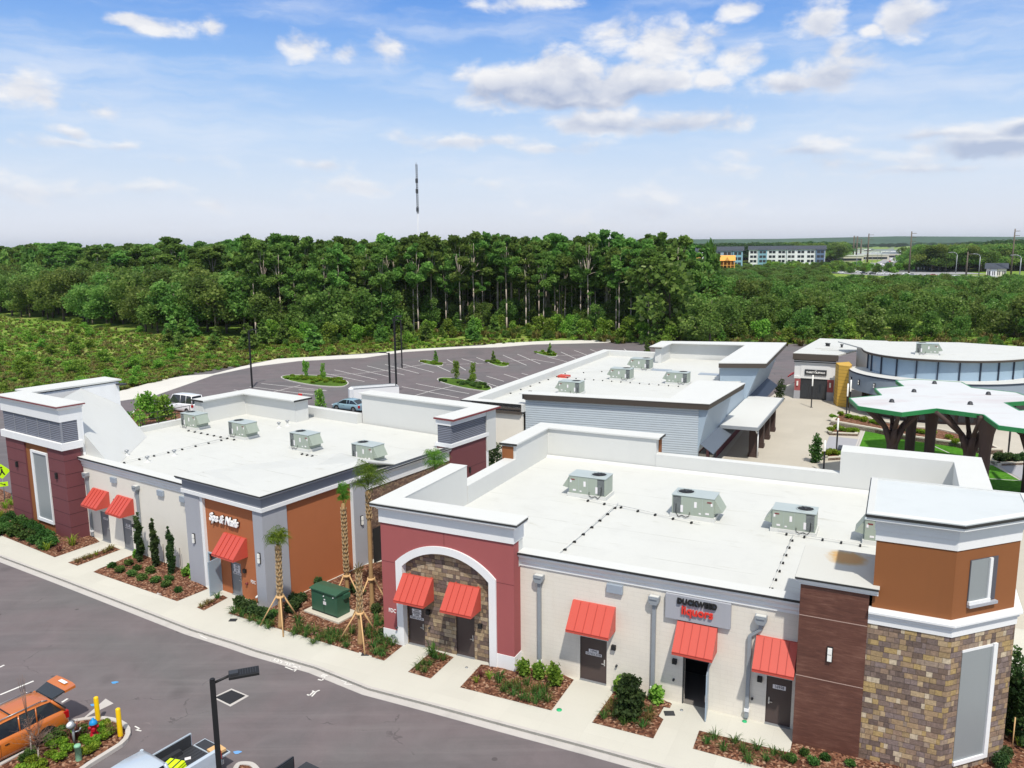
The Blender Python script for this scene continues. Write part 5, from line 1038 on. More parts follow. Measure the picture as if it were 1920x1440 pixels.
# =========================================================== ROOFTOP PLANT
def hvac(label, fr_, u, w, z, L=2.3, D=1.35, H=1.05, flip=False, group='rooftop air conditioners', rz=0):
    """packaged rooftop unit: origin at front-left bottom corner"""
    t_ = thing('rooftop_unit', label, 'air conditioner', (u, w, z), fr_, group, rz); ORG[t_.name] = (0, 0, 0)
    def X(x): return L - x if flip else x
    MB().box(-.08, L + .08, -.08, D + .08, 0, .22).build('roof_curb', M['roofw'], t_)
    MB().box(0, L, 0, D, .22, .22 + H).build('cabinet', M['hvac'], t_, bevel=.015)
    MB().box(-.03, L + .03, -.03, D + .03, .22 + H + .001, .26 + H).build('lid', M['hvactop'], t_, bevel=.01)
    fx = X(L - .62); m_ = MB(); m_.lathe((fx, D / 2, .26 + H), [(.5, 0), (.5, .05), (.44, .05), (.44, .005)], 24); m_.build('fan_shroud', M['hvactop'], t_)
    f_ = MB().lathe((fx, D / 2, .266 + H), [(.44, 0), (.001, .002)], 24).build('fan', M['coil'], t_)
    m_ = MB()
    for r_ in (.12, .2, .28, .36): m_.lathe((fx, D / 2, .3 + H), [(r_, 0), (r_ + .012, 0), (r_ + .012, .01), (r_, .01)], 24)
    for k in range(6): a = k * math.pi / 6; m_.obox((fx, D / 2, .31 + H), (.88, .014, .01), rz=a)
    m_.lathe((fx, D / 2, .31 + H), [(.09, 0), (.09, .03), (.001, .035)], 12); m_.build('fan_guard', M['blk2'], t_)
    for k in range(4): a = k * math.pi / 2 + .3; MB().obox((fx + .22 * math.cos(a), D / 2 + .22 * math.sin(a), .285 + H), (.4, .14, .01), rz=a, rx=.3).build('fan_blade', M['blk'], f_)
    c0, c1 = (X(L - .5), X(L - .06)); MB().box(c0, c1, -.006, -.001, .27, .18 + H).build('coil_panel', M['coil'], t_)
    m_ = MB()
    for i in range(14): z_ = .3 + i * (H - .16) / 14; m_.box(c0, c1, -.014, -.006, z_, z_ + .012)
    for x in (.62, 1.18, 1.72): m_.box(X(x) - .006, X(x) + .006, -.008, 0, .24, .2 + H)
    m_.build('panel_seam', M['hvactop'], t_)
    h0, h1 = X(0), X(-.45); m_ = MB(); m_.add([(h0, .1, .2 + H), (h0, D - .1, .2 + H), (h1, D - .1, .55), (h1, .1, .55), (h0, .1, .45), (h0, D - .1, .45)], [(0, 1, 2, 3), (0, 3, 4), (1, 5, 2), (3, 2, 5, 4)]); m_.build('hood', M['hvac'], t_)
    m_ = MB()
    for (x, z_, a, b_) in ((.35, .42, .1, .05), (1.0, .85, .07, .16), (1.75, .55, .07, .2), (.75, .38, .06, .04), (.12, .95, .05, .08)): m_.box(X(x) - a, X(x) + a, -.012, -.001, z_ - b_, z_ + b_)
    m_.build('label_plate', M['placard'], t_)
    m_ = MB(); m_.box(X(.25) - .12, X(.25) + .12, -.012, -.001, 1.03, 1.1); m_.build('badge', M['redcap'], t_)
    m_ = MB(); pts = [(X(1.3), -.03, .4), (X(1.32), -.1, .2), (X(1.5), -.14, .12), (X(1.7), -.1, .2), (X(1.9), -.13, .1), (X(2.05), -.06, .3), (X(2.06), -.03, .8)]; m_.tube(pts, .018, 6); m_.build('cable', M['blk'], t_)
    return t_
_h = hvac('green grey rooftop unit farthest left on the right roof', A2, -17.3, 43.5, RZ2)
def hv(label, fr_, u, w, z, flip, rz=0, sc=1):
    r_ = hvac(label, fr_, u, w, z, flip=flip, rz=rz)
    if sc != 1: r_.scale = (sc,) * 3
    return r_
hv('middle rooftop unit on the right roof, its sloping hood on the right end', A2, -10.7, 42.3, RZ2, True)
hv('third rooftop unit on the right roof, nearest the brown column', A2, -5.35, 42.2, RZ2, False, sc=.93)
hv('rooftop unit mostly hidden behind the right corner tower', A2, -.9, 42.2, RZ2, False)
for lab, u in (('rooftop unit closest to the handrail on the left roof', -59.9), ('rooftop unit second from the handrail on the left roof', -53.6), ('third rooftop unit from the handrail on the left roof', -46.4), ('rooftop unit behind the palm crown on the left roof', -40.0)):
    t_ = hv(lab, A1, u, 38.9, RZ1, True); t_.scale = (.86, .9, .98)
for lab, u, w, s_ in (('rooftop unit nearest the red hatch on the rear roof', -28.6, 84.2, 1.0), ('rooftop unit right of centre on the rear roof by the grey patches', -22.2, 83.9, 1.0), ('farthest rooftop unit on the rear roof by the tall parapet', -28.8, 92.2, 1.05), ('rooftop unit half hidden behind the brown fascia of the rear roof', -30.6, 74.0, 1.0)):
    t_ = hv(lab, A2, u, w, 5.3, False, rz=0, sc=s_)
p_ = G(1690, 655, 7.5); t_ = hv('rooftop unit on the curved hall roof', A2, 0, 0, 0, True); t_.location = (46.8, 92.3, 7.26)
# gas lines on blocks
def pipeline(label, fr_, pts, z, n, group='gas lines on roof blocks'):
    t_ = thing('gas_pipe', label, 'pipe', (pts[0][0], pts[0][1], z), fr_, group)
    MB().tube([(p[0], p[1], z + .16) for p in pts], .022, 6).build('pipe', M['roofw'], t_)
    L = [0]
    for i in range(1, len(pts)): L.append(L[-1] + math.dist(pts[i], pts[i - 1]))
    pm = None
    for k in range(n):
        d = L[-1] * (k + .5) / n
        for i in range(1, len(pts)):
            if L[i] >= d: q = (d - L[i - 1]) / (L[i] - L[i - 1]); x = pts[i - 1][0] * (1 - q) + pts[i][0] * q; y = pts[i - 1][1] * (1 - q) + pts[i][1] * q; break
        an = math.atan2(pts[i][1] - pts[i - 1][1], pts[i][0] - pts[i - 1][0]); m_ = MB(); m_.obox((x, y, z + .05), (.09, .17, .1), rz=an); m_.build('support_block', M['blk'], t_)
    return t_
pipeline('gas line crossing the right roof to its front edge near the rose corner', A2, [(-14.0, 42.9), (-14.0, 42.0), (-14.25, 33.4)], RZ2, 8)
pipeline('gas line running between the units along the middle of the right roof', A2, [(-16.4, 43.0), (-14.0, 42.6), (-8.9, 41.5)], RZ2, 7)
pipeline('gas line on the right roof leading to the column cap', A2, [(-4.2, 41.6), (-4.3, 33.0)], RZ2, 8)
pipeline('gas line from the unit near the stain to the corner tower', A2, [(-5.0, 41.9), (-.6, 41.7)], RZ2, 5)
pipeline('gas line on the left roof running down beside the sloped membrane', A1, [(-53.0, 38.3), (-53.1, 29.3)], RZ1, 8)
pipeline('gas line at the foot of the two left units on the left roof', A1, [(-58.6, 38.4), (-51.9, 38.4)], RZ1, 8)
pipeline('gas line running behind the orange corner of the left roof', A1, [(-41.3, 38.2), (-41.4, 30.2)], RZ1, 7)
pipeline('gas line at the foot of the two right units on the left roof', A1, [(-44.6, 38.2), (-39.8, 38.2)], RZ1, 9)
pipeline('gas line with blocks running across the middle of the rear roof', A2, [(-35.0, 83.5), (-27.0, 83.0), (-20.0, 82.6)], 5.3, 14)
pipeline('gas line with blocks at the left edge of the rear roof', A2, [(-35.1, 71), (-34.8, 86), (-30.5, 90)], 5.3, 9)
# roof vents
def vent(label, fr_, u, w, z, r=.28, h=.5, kind='turbine'):
    t_ = thing('roof_vent', label, 'vent', (u, w, z), fr_, 'roof vents'); ORG[t_.name] = (0, 0, 0)
    if kind == 'turbine':
        MB().lathe((0, 0, 0), [(r * 1.6, 0), (r * 1.5, .04), (r * .8, .1), (r * .7, h * .5), (r * .7, h * .6)], 16).build('collar', M['roofw'], t_)
        MB().lathe((0, 0, h * .55), [(r * .72, 0), (r * 1.1, .08), (r * 1.2, .18), (r * 1.05, .3), (r * .6, .38), (.001, .4)], 14, smooth=False).build('cowl', M['steel'], t_)
    else:
        MB().lathe((0, 0, 0), [(r * 1.5, 0), (r, .05), (r * .5, .1), (r * .5, h)], 12).build('pipe', M['roofw'], t_)
        MB().lathe((0, 0, h), [(r * .5, 0), (r, .02), (r, .1), (.001, .16)], 12).build('cap', M['steel'], t_)
vent('larger mushroom vent near the orange corner of the left roof', A1, -43.2, 30.8, RZ1, .36, .5)
vent('mushroom vent behind another near the orange corner of the left roof', A1, -43.2, 32.4, RZ1, .34, .5)
vent('small pipe vent between the mushroom vents of the left roof', A1, -42.5, 31.5, RZ1, .16, .3, 'p')
vent('small pipe vent in the middle of the left roof', A1, -52.1, 33.1, RZ1, .15, .3, 'p')
vent('small pipe vent at the foot of the sloped membrane', A1, -55.0, 31.2, RZ1, .15, .3, 'p')
vent('small pipe vent near the front edge of the left roof', A1, -52.1, 31.0, RZ1, .15, .3, 'p')
vent('left one of two pipe vents at the back of the left roof', A1, -52.9, 43.3, RZ1, .16, .35, 'p')
vent('right one of two pipe vents at the back of the left roof', A1, -52.9, 44.2, RZ1, .16, .35, 'p')
t_ = thing('guard_rail', 'black pipe guard rail along the left edge of the left roof', 'railing', (-61.3, 36, 5.75), A1); m = MB()
for z_ in (6.25, 6.75): m.tube([(-61.25, 35.8, z_), (-61.25, 40.8, z_)], .025, 6)
m.build('rail', M['blk'], t_)
for w_ in (36.1, 37.7, 39.3, 40.7): MB().tube([(-61.25, w_, 5.76), (-61.25, w_, 6.75)], .025, 6).build('post', M['blk'], t_)

# =========================================================== STREET THINGS
TR = thing('transformer_box', 'dark green pad mounted transformer on concrete pad between the blocks', 'transformer', (-31.9, 29.0, 0), A1)
MB().box(-33.3, -30.55, 28.2, 29.75, 0, .16).build('concrete_pad', M['beige'], TR, bevel=.02)
m = MB(); m.box(-32.95, -30.95, 28.5, 29.45, .16, 1.42); m.build('cabinet', M['trans'], TR, bevel=.02)
m = MB(); m.extr([(28.42, 1.42), (28.42, 1.5), (28.95, 1.58), (29.5, 1.5), (29.5, 1.42)], 'x', -33.0, -30.9); m.build('lid', M['trans'], TR, bevel=.01)
m = MB(); m.box(-30.95, -30.8, 28.95, 29.4, 1.12, 1.36); m.build('side_bracket', M['trans'], TR)
m = MB(); m.box(-32.955, -30.945, 28.488, 28.498, .2, .24); m.box(-31.98, -31.96, 28.49, 28.498, .24, 1.4); m.build('door_seam', M['blk'], TR)
m = MB(); m.box(-32.0, -31.78, 28.48, 28.496, .72, .9); m.box(-31.94, -31.84, 28.48, 28.496, .98, 1.05); m.build('label_plate', M['placard'], TR)
for (u_, z_) in ((-31.95, 1.2), (-31.2, 1.28)): MB().cyl((u_, 28.46, z_), (u_, 28.5, z_), .035).build('white_bolt', M['white'], TR)
def bollard(px, label, h):
    g_ = G(*px); b_ = thing('bollard', label, 'bollard', (g_[0], g_[1], -.05), None, 'yellow bollards'); MB().lathe((0, 0, 0), [(.1, 0), (.1, h - .06), (.085, h - .02), (.05, h), (.001, h + .01)], 18).build('post', M['yel'], b_)
bollard((184, 1349), 'yellow bollard standing behind the fire hydrant', 1.12); bollard((226, 1380), 'yellow bollard nearest the rounded kerb end', 1.32)
g_ = G(177, 1378); H_ = thing('fire_hydrant', 'red fire hydrant with blue bonnet in the front island', 'hydrant', (g_[0], g_[1], 0), None)
MB().lathe((0, 0, 0), [(.17, 0), (.17, .06), (.12, .08), (.12, .46), (.15, .48), (.15, .52)], 16).build('barrel', flat('hydrant_red', lin((176, 24, 44)), .4), H_)
MB().lathe((0, 0, .52), [(.16, 0), (.16, .05), (.12, .14), (.05, .19), (.05, .24), (.001, .25)], 16).build('bonnet', flat('hydrant_blue', lin((30, 140, 205)), .4), H_)
for a in (0, math.pi): MB().cyl((0, 0, .36), (.2 * math.cos(a + .5), .2 * math.sin(a + .5), .36), .06).build('side_nozzle', flat('hydrant_red2', lin((176, 24, 44)), .4), H_)
MB().cyl((0, 0, .32), (.08, -.2, .32), .075).build('front_nozzle', flat('hydrant_red3', lin((176, 24, 44)), .4), H_)
g_ = G(148, 1426); H_ = thing('marker_post', 'pale green plastic utility pedestal in the front island', 'utility post', (g_[0], g_[1], 0), None)
MB().lathe((0, 0, 0), [(.12, 0), (.115, .6), (.13, .6), (.13, .66), (.1, .7), (.001, .71)], 18).build('body', flat('pedestal_green', lin((132, 182, 150)), .45), H_)
g_ = G(140, 1398); H_ = thing('backflow_valve', 'chrome pipe outlet with round cap beside the orange car', 'pipe', (g_[0], g_[1], 0), None)
m = MB(); m.tube([(0, 0, 0), (0, 0, .85)], .05); m.build('riser', M['steel'], H_); MB().cyl((0, 0, .85), (-.06, -.1, 1.02), .15, .15, 16).build('cap', M['steel'], H_); MB().cyl((-.055, -.095, 1.0), (-.065, -.11, 1.03), .1, .1, 16).build('cap_face', M['white'], H_)
MB().tube([(0, 0, .6), (.2, .1, .6), (.24, .14, .72)], .03).build('side_arm', M['steel'], H_)
# drain grate, utility lids
g_ = [G(*p, ZS) for p in ((398, 1308), (434, 1291), (467, 1305), (432, 1325))]; gi = [G(*p, ZS) for p in ((404, 1308), (434, 1294.5), (460, 1305), (431, 1321))]
DG = thing('drain_grate', 'square black storm drain grate with concrete rim in the road', 'drain', (g_[0][0], g_[0][1], ZS), None); ORG[DG.name] = (g_[0][0], g_[0][1], ZS)
MB().sheet([(p[0], p[1], ZS + .006) for p in g_]).build('rim', M['kerb'], DG)
MB().sheet([(p[0], p[1], ZS + .011) for p in gi]).build('pit', M['blk'], DG)
m = MB()
for k in range(14): q = (k + .5) / 14; a = [gi[0][i] * (1 - q) + gi[1][i] * q for i in (0, 1)]; b_ = [gi[3][i] * (1 - q) + gi[2][i] * q for i in (0, 1)]; strip(m, a, b_, .035, ZS + .03)
for k in range(6): q = (k + .5) / 6; a = [gi[0][i] * (1 - q) + gi[3][i] * q for i in (0, 1)]; b_ = [gi[1][i] * (1 - q) + gi[2][i] * q for i in (0, 1)]; strip(m, a, b_, .03, ZS + .034)
m.build('bars', M['blk2'], DG)
def lid(px, label, mat, sq=True, r=.2, pad=0):
    g_ = G(*px); m_ = MB(); z_ = .03
    if pad: m_.box(g_[0] - r - pad, g_[0] + r + pad, g_[1] - r * .8 - pad, g_[1] + r * .8 + pad, .0, z_ - .002, 1)
    if sq: m_.box(g_[0] - r, g_[0] + r, g_[1] - r * .75, g_[1] + r * .75, 0, z_, 0)
    else: m_.lathe((g_[0], g_[1], 0), [(r, 0), (r, z_), (.001, z_ + .003)], 16)
    o = m_.build('utility_lid', [M[mat] if isinstance(mat, str) else mat, M['walk']]); o.rotation_euler[2] = 0
    props(o, label, 'utility cover', 'utility covers in the pavement')
lid((437, 1163), 'dark rectangular lid in the pavement below the grey corner', 'blk2'); lid((685, 1228), 'dark lid on a concrete pad at the corner of the palm bed', 'blk2', pad=.16); lid((1255, 1338), 'dark square lid on the pavement left of the open door', 'blk2', r=.22)
lid((301, 1113), 'pale concrete lid at the front edge of the cypress bed', 'kerb', r=.2); lid((968, 1308), 'dark lid among grasses left of the first cream wall door', 'blk2', r=.2) if False else None
gm = flat('green_lid', lin((40, 170, 110)), .5)
lid((1048.5, 1331.5), 'round green lid in front of the brown door 16960', gm, False, .12); lid((1396, 1353), 'round green lid at the foot of the bent downspout', gm, False, .1)
lid((1278, 1332), 'small grey round lid left of the open door', 'steel', False, .07); lid((875, 1252), 'small grey round lid in the path to the second stone arch door', 'steel', False, .07)
# lamp posts
def lamp(x, y, h, label, head_rz=0, s=1.0, arm=1.0, group='black car park lamp posts'):
    t_ = thing('lamp_post', label, 'lamp post', (x, y, ZS), None, group, head_rz)
    MB().box(-.085 * s, .085 * s, -.085 * s, .085 * s, 0, h).build('pole', M['blk'], t_)
    m_ = MB(); m_.cyl((0, 0, h), (0, 0, h + .05), .07 * s); m_.cyl((0, 0, h - .12), (.55 * arm, 0, h + .05), .045 * s); m_.build('arm', M['blk'], t_)
    m_ = MB(); m_.box(.5 * arm, .5 * arm + .95, -.24, .24, h + .0, h + .1); hd = m_.build('lamp_head', M['blk'], t_, bevel=.015)
    MB().box(.55 * arm + .3, .5 * arm + .9, -.2, .2, h - .012, h).build('lens', M['lampw'], hd); m_ = MB()
    for k in range(7): m_.box(.5 * arm + .35 + k * .08, .5 * arm + .37 + k * .08, -.2, .2, h + .1, h + .125)
    m_.box(.5 * arm + .02, .5 * arm + .3, -.12, .12, h + .1, h + .16); m_.build('fins', M['blk2'], hd)
    return t_
g_ = G(398, 1275, 6.3); lamp(g_[0], g_[1], 6.3 - ZS, 'black lamp post rising from the bottom edge over the silver pickup', R(20), 1.0)
for (px, top, lab, rz) in (((473, 727), 620, 'black lamp post behind the tall parapet of the left block', 60), ((732, 745), 662, 'shorter of the paired black poles in the car park', 160), ((744, 748), 595, 'taller of the paired black poles in the car park', 60), ((754, 690), 600, 'black lamp post standing at the planted island behind the paired poles', 200)):
    g_ = G(*px, ZS); lo, hi = 0, 20
    for _ in range(40):
        mid = (lo + hi) / 2; v_ = np.array([g_[0], g_[1], mid + ZS]) - np.array([0, 0, CH]); yy = 720 - CF * (v_ @ UU) / (v_ @ FW)
        if yy > top: lo = mid
        else: hi = mid
    lamp(g_[0], g_[1], lo, lab, R(rz), 1.1)
g_ = G(1322, 636); lamp(g_[0], g_[1], 7, 'black lamp post in front of the woods behind the rear roof', R(90))
for (px, h, lab) in (((1521, 764), 4.1, 'slim plaza light standing before the restaurant doors'), ((1568, 850), 3.5, 'slim plaza light in the small conifer planter'), ((1586, 790), 4.4, 'left of two slim plaza lights by the yellow groundcover'), ((1592, 777), 4.2, 'right of two slim plaza lights by the yellow groundcover'), ((1544, 885), 2.9, 'slim plaza light nearest the right roof parapet'), ((1889, 864), 2.8, 'dark plaza post beneath the right end of the shelter')):
    g_ = G(*px); t_ = thing('plaza_light', lab, 'lamp post', (g_[0], g_[1], 0), None, 'slim plaza lights')
    MB().lathe((0, 0, 0), [(.17, 0), (.17, .03), (.075, .05), (.075, h * .66)], 12).build('pole', M['blk'], t_); MB().lathe((0, 0, h * .66), [(.085, 0), (.085, h * .33), (.001, h * .335)], 12).build('lamp_tube', M['lampw'] if 'dark' not in lab else M['blk'], t_)
# school crossing style sign at left edge
g_ = G(10, 1000); t_ = thing('road_sign', 'fluorescent yellow green diamond crossing sign on post by the left tower', 'sign', (G(10, 942)[0], G(10, 942)[1], 0), None)
t_.rotation_euler[2] = .45; MB().tube([(0, 0, 0), (0, 0, 2.75)], .04).build('post', M['steel'], t_)
fy = flat('fluorescent_yellow_green', lin((190, 235, 20)), .4)
d_ = MB(); d_.extr([(-.62, 2.6), (0, 1.98), (.62, 2.6), (0, 3.22)], 'y', -.06, -.04); d_ = d_.build('diamond_panel', fy, t_)
m = MB(); m.extr([(-.05, 2.8), (.07, 2.8), (.1, 2.6), (.24, 2.3), (.15, 2.28), (.03, 2.5), (-.12, 2.26), (-.2, 2.3), (-.05, 2.56)], 'y', -.07, -.062); m.cyl((0, -.065, 2.92), (0, -.072, 2.92), .08); m.build('walking_symbol', M['blk'], d_)
pl = MB().box(-.34, .34, -.06, -.04, 1.35, 1.72).build('arrow_panel', fy, t_); m = MB(); m.extr([(-.2, 1.6), (.05, 1.5), (.02, 1.45), (.2, 1.42), (.12, 1.6), (.09, 1.54), (-.17, 1.65)], 'y', -.07, -.062); m.build('arrow', M['blk'], pl)
# fence in the passage between the blocks
t_ = thing('passage_fence', 'low black picket fence across the passage between the blocks', 'fence', F(A2, -26.0, 37.6), None); t_.rotation_euler[2] = -A2; ORG[t_.name] = (0, 0, 0)
m = MB(); m.box(0, 2.9, -.02, .02, 1.05, 1.1); m.box(0, 2.9, -.02, .02, .15, .2); m.build('rail', M['blk'], t_); m = MB()
for k in range(22): m.box(k * .135, k * .135 + .025, -.012, .012, .05, 1.25)
m.build('picket', M['white'] if False else M['steel'], t_)
t_ = thing('dark_gate', 'tall black gate panel against the grey pilaster in the passage', 'gate', F(A1, -35.0, 35.6), None); t_.rotation_euler[2] = -A1
m = MB(); m.box(-.03, .03, 0, 1.6, 0, 2.3); m.build('panel', M['blk'], t_)

# =========================================================== VEHICLES
def carpaint(name, c, rough=0.28):
    m, t, b = newmat(name, rough, .5); b.inputs['Base Color'].default_value = rgba(c); b.inputs['Coat Weight'].default_value = .6; b.inputs['Coat Roughness'].default_value = .08
    v = coords(t); k = mth(t, 'MULTIPLY_ADD', noise(t, v, 1.5, 5), .12, .94); t.links.new(mixc(t, 1, rgba(c), k, 'MULTIPLY'), b.inputs['Base Color']); return m
TYRE = flat('tyre', lin((30, 30, 32)), .9); RIM = flat('alloy_rim', lin((150, 152, 155)), .35, .5, .6); TAIL = flat('tail_lamp', lin((170, 20, 24)), .25); HEADL = flat('head_lamp', lin((215, 220, 225)), .2)
def loft(m_, rings, closed=False, mi=0, cap=True):
    k = len(rings[0]); b = len(m_.v); m_.v += [tuple(p) for r_ in rings for p in r_]
    for i in range(len(rings) - 1):
        for j in range(k - (0 if closed else 1)):
            a, c = i * k + j, i * k + (j + 1) % k; m_.f.append([b + a, b + c, b + c + k, b + a + k]); m_.m.append(mi); m_.sm.append(True)
    if cap:
        for i in (0, len(rings) - 1): m_.f.append([b + i * k + j for j in range(k)]); m_.m.append(mi); m_.sm.append(False)
def wheel(t_, x, y, r=.34, wd=.22):
    s_ = 1 if y > 0 else -1; w_ = MB(); w_.cyl((x, y - s_ * wd, r), (x, y, r), r, r, 20); w_ = w_.build('wheel', TYRE, t_, bevel=.02)
    m_ = MB(); m_.cyl((x, y - s_ * .02, r), (x, y + s_ * .008, r), r * .62, r * .6, 16); m_.build('rim', RIM, w_)
    m_ = MB()
    for k in range(5): a = k * 2 * math.pi / 5 + .6; m_.cyl((x + math.cos(a) * r * .38, y + s_ * .004, r + math.sin(a) * r * .38), (x + math.cos(a) * r * .38, y + s_ * .012, r + math.sin(a) * r * .38), r * .13, r * .13, 8)
    m_.build('rim_opening', TYRE, w_)
def car(name, label, cat, pos, rz, pt, L=4.6, W=1.84, H=1.6, zb=1.0, prof=None, gh=None, wb=2.7, roof_rails=False, detail=True, group=None, wr=.34):
    """local x forward.  prof: (x, half width factor, belt height); gh: x of windscreen base, roof front, roof rear, rear glass base"""
    t_ = thing(name, label, cat, pos, None, group, rz); hw = W / 2
    prof = prof or [(L / 2, .62, .62), (L / 2 - .08, .8, .74), (L / 2 - .4, .95, .84), (L / 2 - 1.1, 1, .96), (0, 1, zb), (-L / 2 + .9, 1, zb + .03), (-L / 2 + .3, .97, zb + .03), (-L / 2 + .04, .86, zb - .02), (-L / 2, .8, zb - .15)]
    m_ = MB(); rings = []
    for (x, f, z) in prof:
        w_ = hw * f; rings.append([(x, -w_ * .92, .24), (x, -w_, .4), (x, -w_ * 1.0, .62), (x, -w_ * .985, z * .86), (x, -w_ * .93, z - .01), (x, -w_ * .5, z + .03), (x, w_ * .5, z + .03), (x, w_ * .93, z - .01), (x, w_ * .985, z * .86), (x, w_, .62), (x, w_, .4), (x, w_ * .92, .24)])
    loft(m_, rings, True); body = m_.build('body', pt, t_)
    a, b_, c, d = gh; gw = hw * .88; rw = hw * .70; m_ = MB()
    zc = zb + .02; rings = [[(a, -gw * .86, zc - .06), (a, gw * .86, zc - .06)], [(b_, -rw, H - .05), (b_, rw, H - .05)]]
    sid = [(a, zc), (b_, H - .04), ((b_ + c) / 2, H - .005), (c, H - .05), (d, zc)]
    gl = MB()
    for s_ in (-1, 1): gl.add([(a, s_ * gw * .93, zc - .05), (b_, s_ * rw, H - .05), ((b_ + c) / 2, s_ * rw * 1.02, H - .03), (c, s_ * rw, H - .06), (d, s_ * gw * .93, zc - .05), ((a + d) / 2, s_ * gw, zc - .05)], [(0, 1, 2, 3, 4, 5)])
    gl.add([(a, -gw * .93, zc - .05), (a, gw * .93, zc - .05), (b_, rw, H - .05), (b_, -rw, H - .05)], [(0, 1, 2, 3)]); gl.add([(d, -gw * .93, zc - .05), (d, gw * .93, zc - .05), (c, rw, H - .06), (c, -rw, H - .06)], [(0, 1, 2, 3)])
    gl.build('windows', M['glassd'], t_)
    rf = MB(); r_ = []
    for (x, z) in ((b_ + .06, H - .07), (b_, H - .035), (b_ - .35, H + .0), ((b_ + c) / 2, H + .02), (c + .35, H - .01), (c, H - .04), (c - .06, H - .08)):
        r_.append([(x, -rw * 1.05, z - .05), (x, -rw * .98, z), (x, -rw * .5, z + .02), (x, rw * .5, z + .02), (x, rw * .98, z), (x, rw * 1.05, z - .05)])
    loft(rf, r_); rf.build('roof', pt, t_)
    pl_ = MB(); 
    for s_ in (-1, 1):
        pl_.tube([(a, s_ * gw * .95, zc - .05), (b_, s_ * rw * 1.03, H - .06)], .045, 6); pl_.tube([(d, s_ * gw * .95, zc - .05), (c, s_ * rw * 1.03, H - .07)], .055, 6)
        for q in (.42, .72): x = b_ * (1 - q) + c * q; pl_.tube([(x + .05, s_ * gw * .99, zc - .05), (x, s_ * rw * 1.04, H - .05)], .03, 6)
    pl_.build('pillars', pt, t_)
    for sx in (wb / 2, -wb / 2):
        for s_ in (-1, 1):
            ar = MB(); ar.cyl((sx, s_ * hw * .8, wr), (sx, s_ * (hw + .004), wr), wr + .07, wr + .07, 20); ar.build('wheel_arch', M['blk'], t_); wheel(t_, sx, s_ * (hw + .012), wr)
    if detail:
        for s_ in (-1, 1):
            MB().box(-L / 2 - .01, -L / 2 + .22, s_ * hw * .72, s_ * hw * .93, zb - .38, zb - .05).build('tail_light', TAIL, t_, bevel=.02); MB().box(L / 2 - .32, L / 2 - .03, s_ * hw * .6, s_ * hw * .86, .62, .74).build('headlight', HEADL, t_, bevel=.02)
            mr_ = MB(); mr_.obox((a - .35, s_ * (hw + .08), zb + .06), (.12, .2, .13)); mr_.build('mirror', pt, t_, bevel=.02)
            sm = MB(); sm.box(.42, .43, s_ * (hw * .999), s_ * (hw * 1.003), .35, zb - .1); sm.box(-.72, -.71, s_ * (hw * .999), s_ * (hw * 1.003), .35, zb - .1); sm.box(.1, .26, s_ * hw * 1.0, s_ * (hw * 1.02), zb - .22, zb - .19); sm.build('door_seam', M['blk'], t_)
        MB().box(-L / 2 - .02, -L / 2 + .1, -.26, .26, .55, .68).build('number_plate', M['placard'], t_)
        MB().box(-L / 2 + .0, L / 2 - .0, -hw * .9, hw * .9, .16, .26).build('underbody', M['blk'], t_)
    if roof_rails:
        for s_ in (-1, 1):
            m_ = MB(); m_.tube([(b_ - .15, s_ * rw * .95, H - .02), (b_ - .35, s_ * rw * .95, H + .08), (c + .35, s_ * rw * .95, H + .08), (c + .12, s_ * rw * .95, H)], .025, 6); m_.build('roof_rail', RIM, t_)
        m_ = MB(); m_.tube([(b_ - .7, -rw * .95, H + .09), (b_ - .7, rw * .95, H + .09)], .025, 6); m_.build('cross_bar', M['blk'], t_)
    return t_
hd = math.atan2(-.84, -.54)
OR = carpaint('metallic_orange', lin((190, 104, 38)), .3)
SUV = car('parked_car', 'metallic orange crossover car with its tailgate raised', 'car', (-20.87, 29.75, ZS), hd, OR, 4.65, 1.86, 1.68, 1.02,
          prof=[(2.32, .62, .7), (2.24, .82, .84), (1.9, .95, .94), (1.15, 1, 1.02), (0, 1, 1.04), (-1.5, 1, 1.06), (-2.05, .98, 1.04), (-2.28, .9, .98), (-2.32, .85, .7)], gh=(1.15, .5, -1.75, -2.2), roof_rails=True)
m = MB(); c_ = -1.82
gl_ = MB(); gl_.add([(c_, -.62, 1.66), (c_, .62, 1.66), (c_ - .52, .7, 1.80), (c_ - .52, -.7, 1.80), (c_, -.62, 1.62), (c_, .62, 1.62), (c_ - .52, .7, 1.76), (c_ - .52, -.7, 1.76)], [(0, 1, 2, 3), (4, 7, 6, 5), (0, 3, 7, 4), (1, 5, 6, 2)]); TG = gl_.build('raised_tailgate', M['glassd'], SUV)
m.add([(c_ - .5, -.72, 1.80), (c_ - .5, .72, 1.80), (c_ - .95, .74, 1.86), (c_ - 1.02, .4, 1.84), (c_ - 1.02, -.4, 1.84), (c_ - .95, -.74, 1.86), (c_ - .5, -.72, 1.70), (c_ - .5, .72, 1.70), (c_ - .95, .74, 1.74), (c_ - 1.02, .4, 1.72), (c_ - 1.02, -.4, 1.72), (c_ - .95, -.74, 1.74)],
      [(0, 1, 2, 3, 4, 5), (6, 11, 10, 9, 8, 7), (1, 7, 8, 2), (2, 8, 9, 3), (3, 9, 10, 4), (4, 10, 11, 5), (0, 5, 11, 6)]); m.build('lower_panel', OR, TG)
m = MB(); m.box(c_ - .88, c_ - .72, -.2, .3, 1.875, 1.885); m.build('number_plate', M['placard'], TG); m = MB()
for s_ in (-.64, .64): m.tube([(c_ + .02, s_, 1.58), (c_ - .5, s_ * 1.08, 1.76)], .02, 6)
m.build('gas_strut', M['blk'], SUV)
MB().box(-2.3, -1.9, -.7, .7, 1.0, 1.075).build('load_bay', M['inside'], SUV)
